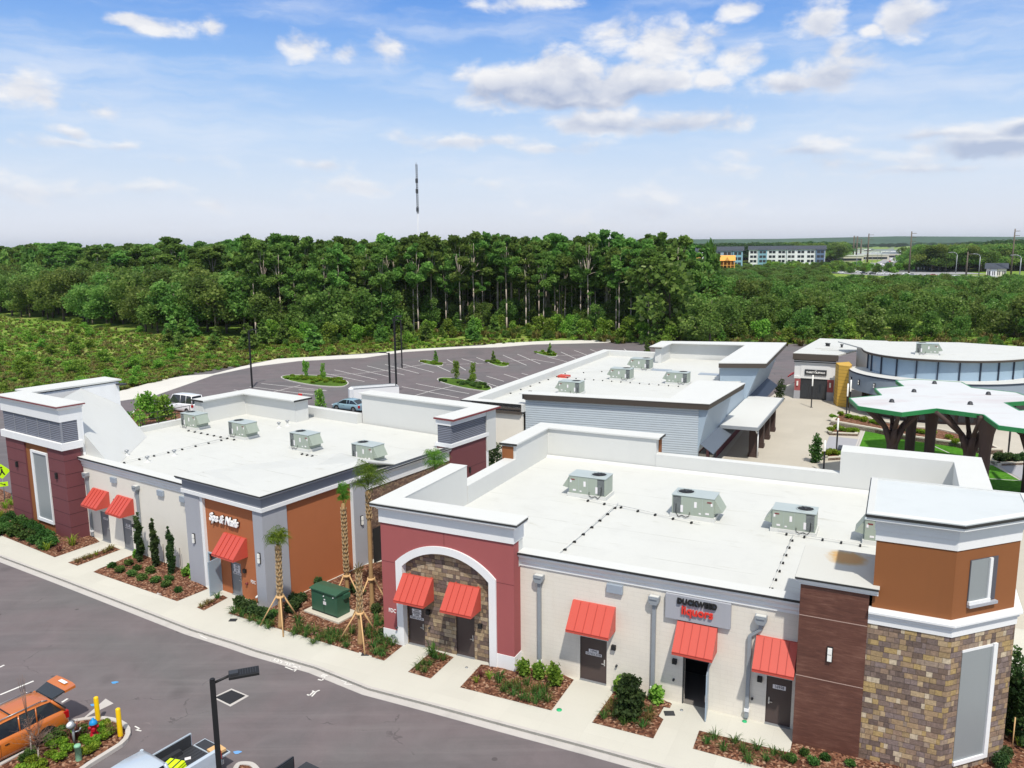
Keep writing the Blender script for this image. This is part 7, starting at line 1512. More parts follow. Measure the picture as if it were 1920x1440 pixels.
def plant(kd, px, label, group, s=1.0, z=.06, world_=None):
    g_ = world_ or G(*px); me = random.choice(SHM[kd]); o = bpy.data.objects.new(NM[kd], me); COL.objects.link(o); o.location = (g_[0], g_[1], z); o.rotation_euler[2] = random.uniform(0, 6.28); s_ = s * random.uniform(.88, 1.12); o.scale = (s_, s_, s_ * random.uniform(.9, 1.1)); return props(o, label, 'plant', group)
def many(kd, pts, label, group, s=1.0, z=.06):
    for p in pts: plant(kd, p, label, group, s, z)
many('box', [(209, 1066), (227, 1073), (240, 1061), (247, 1081), (258, 1070), (266, 1088), (283, 1075), (292, 1094), (313, 1101), (317, 1090), (334, 1111)], 'small round shrub in the mulch bed below the three cypresses', 'round shrubs of the cypress bed', .85)
many('jun', [(-20, 975), (5, 985), (22, 975), (14, 998), (38, 984), (32, 1004), (55, 993), (48, 1012), (70, 1002), (66, 1020), (88, 1012), (85, 1028), (98, 1024), (-5, 1003)], 'spreading dark green shrub at the foot of the maroon tower', 'shrubs below the maroon tower', 1.0)
many('spk', [(10, 955), (2, 975), (22, 948)], 'yellow green spiky plant left of the maroon tower', 'spiky plants left of the maroon tower', 1.0); plant('spk', (88, 1033), 'yellow green spiky plant at the front corner of the tower bed', None, .8); plant('spr', (112, 1035), 'bronze leaved spiky plant in the tower bed', None, .8); plant('spk', (136, 1024), 'yellow green spiky plant against the tower foot', None, .9)
many('dry', [(145, 1056), (158, 1051), (170, 1047), (196, 1038), (210, 1031), (203, 1034)], 'low grass clump in the narrow strip between the two grey doors', 'grass of the narrow strip by the grey doors', 1.1); plant('spk', (182, 1043), 'yellow green spiky plant in the narrow strip between the two grey doors', None, .6)
many('vib', [(257, 1048), (348, 1082), (362, 1086), (357, 1075)], 'loose green shrub against the wall of the cypress bed', 'wall shrubs of the cypress bed', .75)
many('dry', [(378, 1140), (388, 1135), (397, 1131)], 'dry grass in the strip before the glazed door', 'grass of the strip before the glazed door', .9); plant('spd', (408, 1124), 'arching plant in the strip before the glazed door', None, .6)
many('dk', [(452, 1142), (465, 1150), (478, 1153), (492, 1160), (506, 1166), (545, 1150), (556, 1140), (565, 1130), (548, 1135)], 'dense green shrub around the corner of the grey pilasters', 'shrubs round the orange corner', .85)
many('box', [(470, 1138), (455, 1136), (496, 1152), (512, 1158)], 'round green shrub by the white pipe of the orange corner', 'bright shrubs round the orange corner', .9)
_gp = [(440, 1152), (455, 1158), (470, 1166), (486, 1172), (502, 1180), (560, 1180), (552, 1192), (575, 1184), (572, 1196), (590, 1190), (598, 1202), (560, 1170), (610, 1200), (588, 1208), (620, 1208), (620, 1192), (640, 1205), (650, 1215), (630, 1196), (700, 1215), (712, 1208), (722, 1218), (705, 1228), (735, 1212), (728, 1205), (716, 1232), (690, 1190), (700, 1180), (710, 1195), (706, 1165), (712, 1175), (660, 1190), (695, 1200)]
many('ag', _gp, 'clump of arching grass in the palm bed', 'grass clumps of the palm bed', 1.15); many('dry', [(x + 9, y - 5) for x, y in _gp[::2]], 'dry grass clump in the palm bed', 'dry clumps of the palm bed', 1.1)
many('dk', [(706, 1150), (664, 1112), (672, 1118), (720, 1196), (598, 1100)], 'dark shrub in the passage side of the palm bed', 'dark shrubs of the palm bed', .7)
many('ag', [(783, 1258), (796, 1262), (806, 1250), (793, 1248), (820, 1238), (832, 1240)], 'grass clump in the bed between the stone arch doors', 'grass between the stone arch doors', .9); plant('spd', (812, 1233), 'bright arching plant between the stone arch doors', None, .95); plant('spk', (814, 1234), 'light heart of the arching plant between the arch doors', None, .4)
plant('spd', (935, 1281), 'dark spiky plant beneath the white arch foot', None, .9); plant('spk', (918, 1275), 'yellow spiky plant beneath the white arch foot', None, .6); plant('spr', (901, 1272), 'bronze spiky plant left of the white arch foot', None, .7); plant('spk', (894, 1282), 'pale spiky plant at the left end of that bed', None, .5)
many('vib', [(982, 1266), (1011, 1272), (1039, 1284)], 'upright glossy shrub left of door 16960', 'upright shrubs left of door 16960', .95)
many('ag', [(960, 1292), (975, 1298), (990, 1288), (1000, 1303), (978, 1312), (1012, 1310), (1026, 1318), (1004, 1322), (992, 1318), (1020, 1300), (962, 1305), (945, 1298)], 'grass clump in the bed left of door 16960', 'grass left of door 16960', 1.0); many('dry', [(968, 1284), (985, 1303), (1008, 1295), (950, 1290)], 'dry clump in the bed left of door 16960', 'dry grass left of door 16960', 1.1)
many('vib', [(1164, 1302), (1229, 1318)], 'upright glossy shrub beside the dark conifer', 'upright shrubs beside the conifer', 1.05)
many('ag', [(1132, 1350), (1170, 1362), (1205, 1366), (1218, 1340), (1150, 1345), (1190, 1355)], 'grass clump in the bed of the dark conifer', 'grass in the conifer bed', .95); many('dry', [(1140, 1335), (1150, 1325), (1160, 1340), (1216, 1352)], 'dry clump in the bed of the dark conifer', 'dry grass in the conifer bed', 1.2)
many('ag', [(1325, 1398), (1340, 1388), (1357, 1410), (1378, 1395), (1393, 1412), (1420, 1408), (1436, 1428), (1450, 1418), (1403, 1430), (1470, 1425)], 'grass clump in the bed below door 16958', 'grass below door 16958', .95); many('box', [(1508, 1416), (1545, 1426), (1592, 1437), (1486, 1430), (1525, 1434)], 'round green shrub at the foot of the brown column', 'shrubs at the foot of the brown column', .62)
many('dk', [(1870, 1440), (1885, 1425)], 'dark shrub at the tower stone foot', 'dark shrubs at the tower foot', .7); plant('spk', (1912, 1400), 'yellow green plant at the right edge beside the cypresses', None, .8)
# front island
_yg = [(60, 1432), (78, 1440), (95, 1420), (110, 1428), (125, 1412), (118, 1400), (100, 1404), (170, 1400), (182, 1392), (195, 1388), (165, 1415), (178, 1408), (205, 1380), (190, 1372), (160, 1392), (60, 1450), (40, 1452), (85, 1455), (140, 1380), (198, 1366)]
many('yg', _yg, 'yellow green bushy groundcover in the front island', 'groundcover of the front island', .62, .1); many('box', [(105, 1385), (90, 1395), (120, 1380), (60, 1418), (45, 1430), (155, 1378)], 'green shrub in the front island', 'green shrubs of the front island', .75, .1)
plant('spr', (141, 1390), 'dark bronze spiky plant beside the chrome outlet', None, 1.1, .1); plant('dry', (212, 1377), 'pale flowering clump between the two bollards', None, 1.3, .1)
# planters and islands
for (ii, pts) in enumerate([[(1562, 790), (1575, 785), (1590, 790), (1605, 793), (1620, 797), (1635, 800), (1648, 803), (1700, 815), (1715, 818), (1730, 820), (1745, 822), (1780, 830), (1790, 838)], [(1558, 812), (1568, 808), (1580, 812), (1592, 814), (1604, 814)], [(1548, 858), (1560, 856), (1572, 857)], [(1866, 868), (1878, 870), (1890, 869), (1904, 870), (1915, 869)]]):
    many('yg' if ii < 2 else ('yg' if ii == 2 else 'dk'), pts, ['yellow green hedge plant in the long plaza planter', 'yellow green plant in the small planter by the tall plaza lights', 'yellow plant in the planter by the conifer', 'dark shrub in the planter under the shelter end'][ii], 'planter plants %s' % ['of the long planter', 'by the plaza lights', 'by the conifer', 'under the shelter'][ii], 1.1, [.42, .25, .25, .25][ii])
for ii, poly in enumerate(ISL):
    cx = sum(p[0] for p in poly) / len(poly); cy = sum(p[1] for p in poly) / len(poly); pts = []
    for k in range([46, 42, 16, 16, 14][ii]): a = random.random(); p = random.choice(poly); q = (cx + (p[0] - cx) * a * .82, cy + (p[1] - cy) * a * .7); pts.append(q)
    many('yg' if ii != 1 else 'box', pts, 'low green planting in the %s' % ['left long car park island', 'right long car park island', 'first small island with a dark conifer', 'second small island with a dark conifer', 'farthest small car park island'][ii], 'planting of car park island %s' % 'abcde'[ii], 1.0 if ii < 2 else .9, .0)
for k, (px, h, lab) in enumerate((((573, 707), 3.0, 'slim young tree at the left end of the long island'), ((606, 709), 2.7, 'slim young tree at the right end of the left long island'), ((855, 711), 3.3, 'slim young tree with dense crown in the right long island'), ((887, 716), 3.3, 'thin sparse young tree in the right long island'), ((601, 772), 3.3, 'rounded young tree beside the pale blue hatchback'))):
    g_ = G(*px); t_ = tree('light', g_[0], g_[1], h, 'young_tree', lab, None, .5 if k != 4 else .6)
for px, h, lab in (((817, 680), 2.4, 'dark conifer in the first small car park island'), ((925, 680), 2.4, 'dark conifer in the second small car park island'), ((1031, 666), 2.6, 'dark conifer in the farthest small car park island'), ((1213, 668), 3.4, 'yellow green bush behind the tall rear parapet')):
    g_ = G(*px); tree('ypine', g_[0], g_[1], h, 'young_conifer', lab, None, .75)
g_ = G(278, 800); tree('light', g_[0] - .6, g_[1], 4.6, 'loose_tree', 'loose leafy tree in the planted island behind the guard rail', None, .75, 0); tree('light', g_[0] + 1.6, g_[1] + .8, 4.0, 'loose_tree', 'second thinner tree leaning behind the guard rail', None, .8)
many('box', [(262, 790), (300, 778), (320, 772), (288, 786), (310, 782)], 'green shrub in the island behind the guard rail', 'shrubs behind the guard rail', 1.4)
# cypresses and staked conifers
def cypress(px, h, r, label, n=1500, mat='leaf_dark', wpos=None, name='cypress'):
    g_ = wpos or G(*px); bl = []
    for k in range(14): z = (k + .5) / 14; rr = r * (math.sin(math.pi * min(1, z * .82 + .16)) ** .6); bl.append((random.uniform(-.3, .3) * r, random.uniform(-.3, .3) * r, z * h * .93 + .05, rr * random.uniform(.75, 1.1), h * .07))
    p, c = blobpts(bl, n, .6); t_ = thing(name, label, 'tree', (g_[0], g_[1], 0), None); me = quads('crown', p, rng.uniform(.6, 1.2, n) * .055, M[mat], c, .1, aspect=1.6); o = bpy.data.objects.new('crown', me); COL.objects.link(o); o.parent = t_; MB().tube([(0, 0, 0), (0, 0, h * .7)], [.06, .02], 6).build('trunk', M['barkd'], t_); return t_
cypress((264, 1054), 3.45, .26, 'left of three slim columnar cypresses on the cream wall'); cypress((293, 1063), 3.3, .25, 'middle of three slim columnar cypresses on the cream wall'); cypress((323, 1076), 3.2, .25, 'right one of three slim columnar cypresses, nearest the grey pilaster')
for px, lab in (((258, 1054), 'left of the left cypress'), ((285, 1056), 'between the left and middle cypress'), ((309, 1062), 'between the middle and right cypress'), ((340, 1070), 'right of the right cypress')):
    g_ = G(*px); o = MB().tube([(0, 0, 0), (0, 0, 1.5)], .022, 6).build('wooden_stake', M['barkd']); o.location = (g_[0], g_[1], 0); props(o, 'dark stake standing ' + lab, 'stake', 'stakes of the cypress bed')
cypress((1182, 1345), 2.15, .62, 'dense dark conifer by the brown bed between two doors', 2600)
cypress((1893, 1372), 3.9, .5, 'left of two dark cypresses behind the stone tower', 2200); cypress((1925, 1400), 3.9, .55, 'right of two dark cypresses behind the stone tower', 2200)
g_ = G(1897, 1410); o = MB().tube([(0, 0, 0), (0, 0, 1.5)], .025, 6).build('wooden_stake', M['wood']); o.location = (g_[0], g_[1], 0); props(o, 'pale stake in front of the cypresses behind the stone tower', 'stake')
cypress((925, 893), 3.4, .95, 'broad conifer on stakes in front of the cream rear wall', 1800, name='conifer'); cypress((1529, 868), 2.9, .55, 'pointed green conifer behind the right roof parapet', 1500, 'leaf_shrub', name='conifer'); cypress((1631, 762), 4.0, .75, 'pointed conifer between the hall and the shelter', 1500, 'leaf_shrub', name='conifer'); cypress((1462, 752), 3.2, .7, 'dark shrub tree beside the red awnings of the restaurant', 1200, name='conifer')
# sabal palms with wooden braces
def palm(px, h, label, crown='green', brace=True, boots=(.25, 1.0), ny=None, wpos=None, cs=1.0, ba=.4):
    g_ = wpos or G(*px); t_ = thing('palm_tree', label, 'palm', (g_[0], g_[1], 0), None, None, random.uniform(0, 1)); ht = h * .83 if crown != 'dead' else h * .8
    pr = [(.001, 0), (.19, 0), (.17, .15), (.145, .4)] + [(.118 + .01 * math.sin(k * 2.7), .4 + (ht - .4) * k / 12) for k in range(1, 13)]; MB().lathe((0, 0, 0), pr + [(.05, ht + .1)], 12).build('trunk', M['palmtrunk'], t_)
    m_ = MB(); z = ht * boots[0]; k = 0
    while z < ht * boots[1]:
        for j in range(5):
            a = j * math.pi / 2.5 + (k % 2) * math.pi / 5 + random.uniform(-.12, .12)
            for s_ in (-1, 1):
                p0 = Vector((math.cos(a + s_ * .42) * .125, math.sin(a + s_ * .42) * .125, z - .02)); p1 = Vector((math.cos(a) * .172, math.sin(a) * .172, z + random.uniform(.16, .26))); m_.tube([p0, p1], [.036, .022], 4)
        z += random.uniform(.19, .25); k += 1
    m_.build('boots', M['palmboot'], t_)
    n = dict(green=24, yellow=16, tied=13, dead=7)[crown]; V = MB(); cl = []; mt = {'green': [M['leaf_light'], M['leaf_light']], 'yellow': [M['leaf_light'], M['leaf_yg']], 'tied': [M['leaf_light'], M['leaf_light']], 'dead': [M['leaf_dry'], M['leaf_dry']]}[crown]
    for k in range(n):
        a = k * 2.4; el_ = {'green': random.uniform(.25, 1.45), 'yellow': random.uniform(.5, 1.5), 'tied': random.uniform(1.1, 1.5), 'dead': random.uniform(1.1, 1.5)}[crown]; L = {'green': .45, 'yellow': .32, 'tied': .3, 'dead': .2}[crown] * cs
        d = Vector((math.cos(a) * math.cos(el_), math.sin(a) * math.cos(el_), math.sin(el_))); p0 = Vector((0, 0, ht - .15)) + Vector((0, 0, 1)) * (k / n) * {'green': 1.1, 'yellow': .55, 'tied': .95, 'dead': .3}[crown]; p1 = p0 + d * L; V.tube([p0, p1], [.018, .012], 4, mi=k % 2)
        sd_ = d.cross(Vector((0, 0, 1))).normalized(); upv = sd_.cross(d).normalized(); nl = 17 if crown != 'dead' else 5; fr2 = {'green': .95, 'yellow': .92, 'tied': .66, 'dead': .45}[crown] * cs
        for q in range(nl):
            th = (q - (nl - 1) / 2) / nl * 2.7; dl = (d * math.cos(th) + sd_ * math.sin(th)).normalized(); ln = fr2 * random.uniform(.85, 1.1) * (1 - .15 * abs(th)); w_ = dl.cross(upv).normalized() * .02; mid_ = p1 + dl * ln * .6; tip = p1 + dl * ln + Vector((ln * .12, 0, -ln * random.uniform(.35, .6) if crown != 'dead' else 0))
            V.add([p1, mid_ - w_, mid_ + w_, tip], [(0, 1, 3, 2)], k % 2 if crown != 'yellow' else (1 if math.cos(a) > 0 else 0))
    V.build('fronds', mt, t_, recalc=False)
    if brace:
        hb = h * .33 if brace is True else brace; c_ = MB(); c_.lathe((0, 0, hb - .08), [(.17, 0), (.235, .02), (.235, .12), (.17, .14)], 10); cb = c_.build('brace_collar', M['wood'], t_)
        for k in range(3): a = ba + k * 2.09; MB().tube([(math.cos(a) * .2, math.sin(a) * .2, hb), (math.cos(a) * hb * .68, math.sin(a) * hb * .68, 0)], .045, 4).build('brace', M['wood'], t_)
    t_.rotation_euler = (random.uniform(-.02, .02), random.uniform(-.025, .025), 0); return t_
palm((527, 1176), 5.4, 'palm with yellowing fronds in front of the grey corner pilaster', 'yellow', 1.75, (.38, 1.0), ba=-1.2)
palm((652, 1125), 6.9, 'palm with narrow tied fronds beyond the green transformer', 'tied', 1.5, (.3, .98), ba=-2.5)
palm((698, 1145), 8.3, 'tallest palm with full green crown in the passage', 'green', 1.9, (.78, 1.0), cs=1.05, ba=-.3)
palm((676, 1208), 4.7, 'short palm with bare cut crown nearest the kerb', 'dead', 1.75, (.4, 1.0), ba=.9)
palm((803, 905), 6.3, 'palm crown showing above the rose corner parapet', 'green', False, wpos=F(A1, -33.6, 40.2), cs=.95)
# bare shrubs in the front island
def baretree(px, h, label, n=46, sp=.5, tall=0):
    g_ = G(*px); t_ = thing('bare_tree', label, 'tree', (g_[0], g_[1], .05), None); m_ = MB(); m_.tube([(0, 0, 0), (.03, 0, h * .35)], [.035, .028], 6); tk = m_.build('trunk', M['bark'], t_); m_ = MB()
    for k in range(n):
        a = random.uniform(0, 6.28); z0 = h * random.uniform(.28, .6); e_ = random.uniform(.1, 1.2); L = h * sp * random.uniform(.5, 1); p0 = Vector((.02, 0, z0)); d = Vector((math.cos(a) * math.cos(e_), math.sin(a) * math.cos(e_), math.sin(e_))); p1 = p0 + d * L * .5; p2 = p1 + (d + Vector((random.uniform(-.5, .5), random.uniform(-.5, .5), random.uniform(-.2, .5)))).normalized() * L * .5
        m_.tube([p0, p1, p2], [.012, .008, .003], 3)
        for j in range(5): q = p1.lerp(p2, random.random()); m_.tube([q, q + Vector((random.uniform(-1, 1), random.uniform(-1, 1), random.uniform(-.2, 1))) * L * .25], [.004, .002], 3)
    if tall:
        for k in range(9): a = random.uniform(0, 6.28); p0 = Vector((0, 0, h * .6)); m_.tube([p0, p0 + Vector((math.cos(a) * .12, math.sin(a) * .12, h * .5)), p0 + Vector((math.cos(a) * .18, math.sin(a) * .18, tall))], [.01, .006, .003], 3)
    m_.build('twigs', paint('twig_bark', lin((132, 108, 96)), .9, .12, 3), t_)
baretree((73, 1430), 1.75, 'leafless twiggy shrub nearer the green pedestal', 60, .55); baretree((60, 1420), 2.6, 'taller leafless sapling with upright twigs by the orange car', 30, .22, 1.9)

# =========================================================== FAR BUILDINGS, HIGHWAY, POLES
MAST = thing('radio_mast', 'tall lattice radio mast rising above the woods', 'mast', (0, 0, 0), None); dm_ = ray(784.5, 452); dm_ = dm_ / dm_[1]; YM = 1000.0; MAST.location = (dm_[0] * YM, YM, 0); zt = CH + (ray(782.5, 304) / ray(782.5, 304)[1])[2] * YM
for z0, z1, mt_, r_2 in ((0, zt * .5, M['white'], .9), (zt * .5, zt * .98, M['blk2'], 1.15)):
    m = MB(); k = 0; z = z0
    for j in range(3): a = j * 2.094; m.tube([(r_2 * math.cos(a), r_2 * math.sin(a), z0), (r_2 * math.cos(a), r_2 * math.sin(a), z1)], .16 if z0 == 0 else .34, 4)
    while z < z1 - 2.5:
        for j in range(3): a = j * 2.094; b_ = a + 2.094; m.tube([(r_2 * math.cos(a), r_2 * math.sin(a), z), (r_2 * math.cos(b_), r_2 * math.sin(b_), z + 2.5)], .07 if z0 == 0 else .2, 3)
        z += 2.5
    m.build('lattice_section', mt_, MAST)
for z in (zt * .52, zt * .7, zt * .8): m = MB(); m.box(-1.5, 1.5, -1.5, 1.5, z, z + 5); m.build('antenna_panel', M['blk2'], MAST)
m = MB(); m.tube([(0, 0, zt * .97), (0, 0, zt)], .2, 5); m.build('tip', M['blk2'], MAST)
def along(px, py, dist): d = ray(px, py); d = d / math.hypot(d[0], d[1]); return (d[0] * dist, d[1] * dist)
def apartment(pxl, pxr, dist, h, label, cols, tone, nf=4, name='apartment_building'):
    a = Vector(along(pxl, 500, dist)); b_ = Vector(along(pxr, 500, dist * 1.0)); L = (b_ - a).length; t_ = thing(name, label, 'building', (a.x, a.y, 0), None, None, math.atan2(b_.y - a.y, b_.x - a.x))
    MB().box(0, L, 0, 16, 0, h).build('wall', tone, t_)
    m_ = MB(); m_.extr([(-.8, h), (8, h + 3.2), (16.8, h)], 'x', -1, L + 1); m_.build('roof', flat('slate_roof', lin((62, 68, 78)), .8), t_); nb = max(4, int(L / 7))
    for i in range(nb):
        x0 = L * (i + .12) / nb; x1 = L * (i + .88) / nb
        if i % 3 == 1: MB().box(x0 - .6, x1 + .6, -1.2, -.0, 0, h - .3).build('bay', cols[i % len(cols)], t_); m_ = MB(); m_.extr([(-1.7, h - .3), (-.6, h + 1.2), (0, h + .3), (0, h - .3)], 'x', x0 - 1, x1 + 1); m_.build('gable', flat('slate_roof2', lin((62, 68, 78)), .8), t_)
        for f in range(nf):
            z0 = f * h / nf + .7; yw = -1.22 if i % 3 == 1 else -.02
            for (xa, xb) in ((x0 + .3, (x0 + x1) / 2 - .25), ((x0 + x1) / 2 + .25, x1 - .3)): MB().box(xa, xb, yw - .04, yw + .01, z0, z0 + h / nf * .56).build('window', M['blk2'] if i % 3 == 1 else M['glassd'], t_)
    return t_
wb_ = flat('aqua_siding', lin((130, 172, 188)), .7); wb2 = flat('dusk_blue_siding', lin((96, 116, 146)), .7)
apartment(1296, 1392, 640, 15.5, 'white and blue apartment block right behind the timber frame', [wb_, M['white']], M['lightblue']); apartment(1403, 1546, 740, 15.5, 'long white and aqua apartment block left of the highway', [M['white'], wb_, M['white'], wb2], M['white'])
apartment(1150, 1285, 700, 15.5, 'dark roofed apartment block behind the pine tops', [M['white'], wb_], M['lightblue'])
# timber frame under construction
def frame_b(pxl, pxr, dist, h, label):
    a = Vector(along(pxl, 500, dist)); b_ = Vector(along(pxr, 500, dist)); L = (b_ - a).length; tmb = flat('raw_timber', lin((226, 164, 80)), .8); t_ = thing('timber_frame_building', label, 'building', (a.x, a.y, 0), None, None, math.atan2(b_.y - a.y, b_.x - a.x))
    MB().box(.5, L - .5, 3, 15, 0, h * .98).build('inner_walls', flat('shaded_osb', lin((196, 132, 64)), .9), t_)
    for f in range(4): MB().box(0, L, 0, 15, f * h / 3 - .3 + .3, f * h / 3 + .35).build('floor_deck', tmb, t_)
    n_ = int(L / 2.2)
    for i in range(n_ + 1): MB().box(i * L / n_ - .25, i * L / n_ + .25, -.05, .5, 0, h).build('stud', tmb, t_)
    m_ = MB(); m_.extr([(-.6, h), (7, h + 3.5), (15.5, h)], 'x', -.6, L + .6); m_.build('roof_decking', tmb, t_)
    for k in (.35, .75): m_ = MB(); m_.extr([(L * k - 1.6, h), (L * k, h + 2.6), (L * k + 1.6, h)], 'y', -.9, 4); m_.build('roof_truss', tmb, t_)
frame_b(1322, 1377, 560, 9.5, 'orange timber frame of a building under construction'); frame_b(1238, 1312, 590, 9.5, 'second timber frame glimpsed behind the trees')
# highway
rw_ = flat('pale_carriageway', lin((150, 150, 152)), .9)
ys = [520, 560, 620, 700, 800, 950, 1150, 1500, 2000, 2800]; m = MB()
for i in range(len(ys) - 1):
    y0, y1 = ys[i], ys[i + 1]; w0, w1 = 38, 38; m.sheet([(hwx(y0) - w0, y0, .05), (hwx(y0) + w0, y0, .05), (hwx(y1) + w1, y1, .05), (hwx(y1) - w1, y1, .05)])
m.build('highway', rw_, kind='structure')
m = MB()
for i in range(2, 7):
    y0, y1 = ys[i], ys[i + 1]
    m.sheet([(hwx(y0) - 7, y0, .08), (hwx(y0) + 5, y0, .08), (hwx(y1) + 5, y1, .08), (hwx(y1) - 7, y1, .08)]); m.sheet([(hwx(y0) + 30, y0, .08), (hwx(y0) + 44, y0, .08), (hwx(y1) + 44, y1, .08), (hwx(y1) + 30, y1, .08)])
m.build('highway_verge', M['lawn'], kind='structure')
sheet('cross_street', GP([(1550, 512), (1920, 529), (2300, 546), (2300, 537), (1920, 521), (1550, 505)]), rw_, .04, kind='structure'); sheet('side_road', GP([(1575, 500), (1640, 497), (1640, 493), (1575, 495)]), rw_, .045, kind='structure')
for k in range(150): g_ = G(random.uniform(1285, 1700), random.uniform(503, 513)); tree(random.choice(['scrub', 'light']), g_[0], g_[1], random.uniform(3.5, 8), 'garden_tree', 'small green tree on the open ground before the apartments and highway', 'trees before the apartments and highway', 1.3)
sheet('car_park', GP([(1545, 503), (1640, 507), (1652, 493), (1560, 492)]), rw_, .06, kind='structure')
r_ = random.Random(77); lb = ['low pale shop building left of the highway', 'low pale shop building right of the highway far out']
for k in range(26):
    if k < 13: yy = r_.uniform(900, 2100); xx = hwx(yy) - r_.uniform(50, 60 + yy * .05); lab = lb[0]
    else: yy = r_.uniform(1100, 2300); xx = hwx(yy) + r_.uniform(50, 60 + yy * .04); lab = lb[1]
    t_ = thing('shop_building', lab, 'building', (xx, yy, 0), None, lab.replace('building', 'buildings'), r_.uniform(-.3, .3)); L = r_.uniform(18, 50)
    MB().box(0, L, 0, 20, 0, 6).build('wall', M['white'] if k % 3 else M['beige'], t_); MB().box(-.5, L + .5, -.5, 20.5, 6, 7).build('roof', M['roofw'] if k % 2 else M['ventgrey'], t_); MB().box(2, L - 2, -.1, -.02, .8, 3.4).build('shop_window', M['glassd'], t_)
for k in range(30):
    yy = 620 + k * 48; sd = 1 if k % 2 else -1; xx = hwx(yy) + sd * 40; t_ = thing('highway_light', 'slim pale light pole beside the distant highway', 'light pole', (xx, yy, 0), None, 'light poles of the highway'); MB().cyl((0, 0, 0), (0, 0, 12), .22, .15, 6).build('pole', M['steel'], t_); MB().box(0, -sd * 3.5, -.15, .15, 11.8, 12.1).build('lamp_arm', M['steel'], t_)
def minicar(pt):
    m_ = MB(); rings = []
    for (x, z) in ((2.2, .7), (2.0, .85), (1.0, .95), (.4, 1.45), (-1.0, 1.5), (-1.9, 1.0), (-2.2, .9)): rings.append([(x, -.88, .3), (x, -.9, .7), (x, -.7 if z > 1.2 else -.85, z), (x, .7 if z > 1.2 else .85, z), (x, .9, .7), (x, .88, .3)])
    loft(m_, rings, True)
    for s_ in (-1, 1):
        m_.add([(.8, s_ * .885, .95), (.35, s_ * .75, 1.36), (-1.0, s_ * .75, 1.4), (-1.7, s_ * .885, .98)], [(0, 1, 2, 3)], 1)
        for x in (1.35, -1.35): m_.cyl((x, s_ * .7, .33), (x, s_ * .93, .33), .33, .33, 8, 1)
    return m_.mesh('moving_car', [pt, M['glassd']])
mc = [minicar(flat('far_paint_%d' % i, lin(c), .3, .5)) for i, c in enumerate(((225, 226, 228), (48, 50, 56), (150, 154, 160), (160, 40, 36), (60, 84, 128), (196, 190, 176)))]; cn = ['white', 'black', 'grey', 'red', 'blue', 'beige']
def mcar(x, y, rz, label, group):
    k = random.choices(range(6), [5, 3, 4, 1, 1, 1])[0]; o = bpy.data.objects.new('moving_car', mc[k]); COL.objects.link(o); o.location = (x, y, .1); o.rotation_euler[2] = rz; props(o, cn[k] + ' ' + label, 'car', cn[k] + ' ' + group)
for i in range(260):
    y = 590 + 1300 * (i / 260) ** 1.2 + random.uniform(-6, 6); ln = random.choice((-28, -24.5, -21, -17.5, -14, 9, 12.5, 16, 19.5, 23)); mcar(hwx(y) + ln, y, math.pi / 2 + .45 * 0 + math.atan2(hwx(y + 10) - hwx(y - 10), 20) * -1, 'car in the traffic on the distant highway', 'cars on the highway')
for i in range(26): g_ = G(1565 + i * 14.5 + random.uniform(-4, 4), 511 + i * .65 + random.uniform(-1.5, 1.5)); mcar(g_[0], g_[1], -.35, 'car on the cross street before the highway', 'cars on the cross street')
for i in range(30): g_ = G(1549 + (i % 15) * 6.2, 496 + (i // 15) * 5); mcar(g_[0], g_[1], -.3 + 1.57, 'car in the lot left of the highway', 'cars in the lot left of the highway')
for i in range(22): g_ = G(1405 + i * 7 + random.uniform(-2, 2), 500 + random.uniform(-1, 1)); mcar(g_[0], g_[1] - 60, random.uniform(0, 3), 'car parked before the apartment blocks', 'cars by the apartments')
def hpole(px, pyb, pyt, label, arms=3, dist=None):
    g_ = G(px, pyb); x, y = g_[0], g_[1]; t_ = thing('power_pole', label, 'power pole', (x, y, 0), None, None, -.4); d = ray(px, pyt); h = CH + d[2] / math.hypot(d[0], d[1]) * math.hypot(x, y); MB().cyl((0, 0, 0), (0, 0, h), .55 * y / 500, .32 * y / 500, 8).build('pole', M['barkd'], t_)
    m_ = MB()
    for k in range(arms): m_.box(0 if k % 2 else -.2, 2.8 * y / 500, -.12, .12, h - 1.5 - k * 2.6, h - 1.2 - k * 2.6)
    m_.build('insulator_arms', M['barkd'], t_)
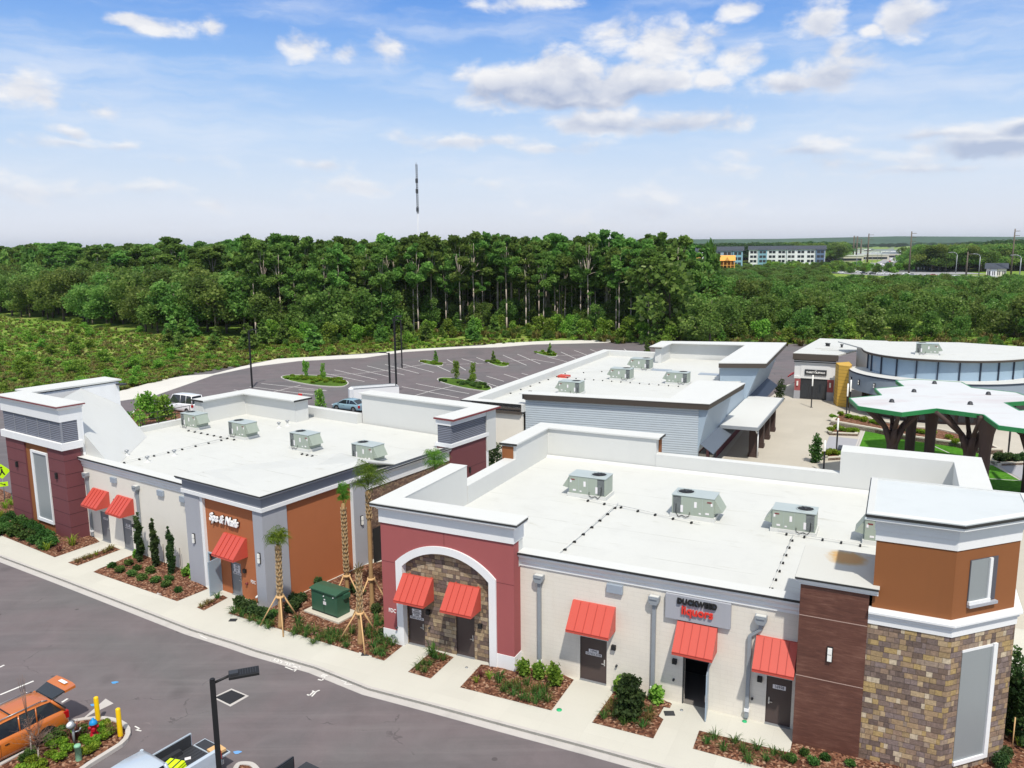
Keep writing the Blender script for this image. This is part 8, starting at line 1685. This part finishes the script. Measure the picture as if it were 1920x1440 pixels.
hpole(1704, 512, 434, 'nearest power pole left of centre of the highway'); hpole(1895, 519, 429, 'power pole at the right edge before the woods'); hpole(1626, 492, 438, 'power pole right of the close row left of the highway'); hpole(1605, 488, 443, 'pale power pole second from left of the row by the highway'); hpole(1599, 488, 442, 'leftmost power pole of the row by the highway'); hpole(1613, 486, 448, 'middle power pole of the row by the highway'); hpole(1744, 500, 470, 'short pale pole right of the highway', 1); hpole(1751, 500, 471, 'second short pale pole right of the highway', 1); hpole(1811, 520, 472, 'slim pole between the street lights right of the highway', 1)
def slight(px, pyb, pyt, sgn, label):
    g_ = G(px, pyb); x, y = g_[0], g_[1]; d = ray(px, pyt); h = CH + d[2] / math.hypot(d[0], d[1]) * math.hypot(x, y); t_ = thing('street_light', label, 'street light', (x, y, 0), None, None); MB().cyl((0, 0, 0), (0, 0, h * .88), .3, .22, 8).build('pole', M['steel'], t_); MB().tube([(0, 0, h * .88), (sgn * .8, 0, h * .95), (sgn * 2.4, 0, h), (sgn * 4.6, 0, h)], .2, 6).build('curved_arm', M['steel'], t_); MB().box(sgn * 4.4, sgn * 6, -.4, .4, h - .2, h + .15).build('lamp_head', M['steel'], t_)
for a in ((1767, 505, 474, 1, 'double bend street light beside the dark trees'), (1759, 503, 470, -1, 'street light left of the pair right of the highway'), (1792, 512, 473, -1, 'street light in the gap before the dark woods'), (1835, 517, 476, -1, 'street light left of the tall right hand pole'), (1911, 524, 478, -1, 'street light at the right edge of the view')): slight(*a)
t_ = apartment(1850, 1888, 560, 4.5, 'low pale house under the dark woods on the right', [M['white']], M['cream'], 1, 'house')
# ---------------------------------------------------------------- air between here and the horizon
HZ = True
if HZ:
    m, t_n, b = newmat('haze'); t_n.nodes.remove(b); pv = N(t_n, 'ShaderNodeVolumePrincipled'); pv.inputs['Color'].default_value = (.80, .87, .95, 1); pv.inputs['Density'].default_value = 0.00005; pv.inputs['Anisotropy'].default_value = 0.2
    t_n.links.new(pv.outputs[0], t_n.nodes['Material Output'].inputs['Volume'])
    MB().box(-9100, 9100, -450, 14100, -2, max(zt + 5, 130)).build('haze', m, kind='stuff')
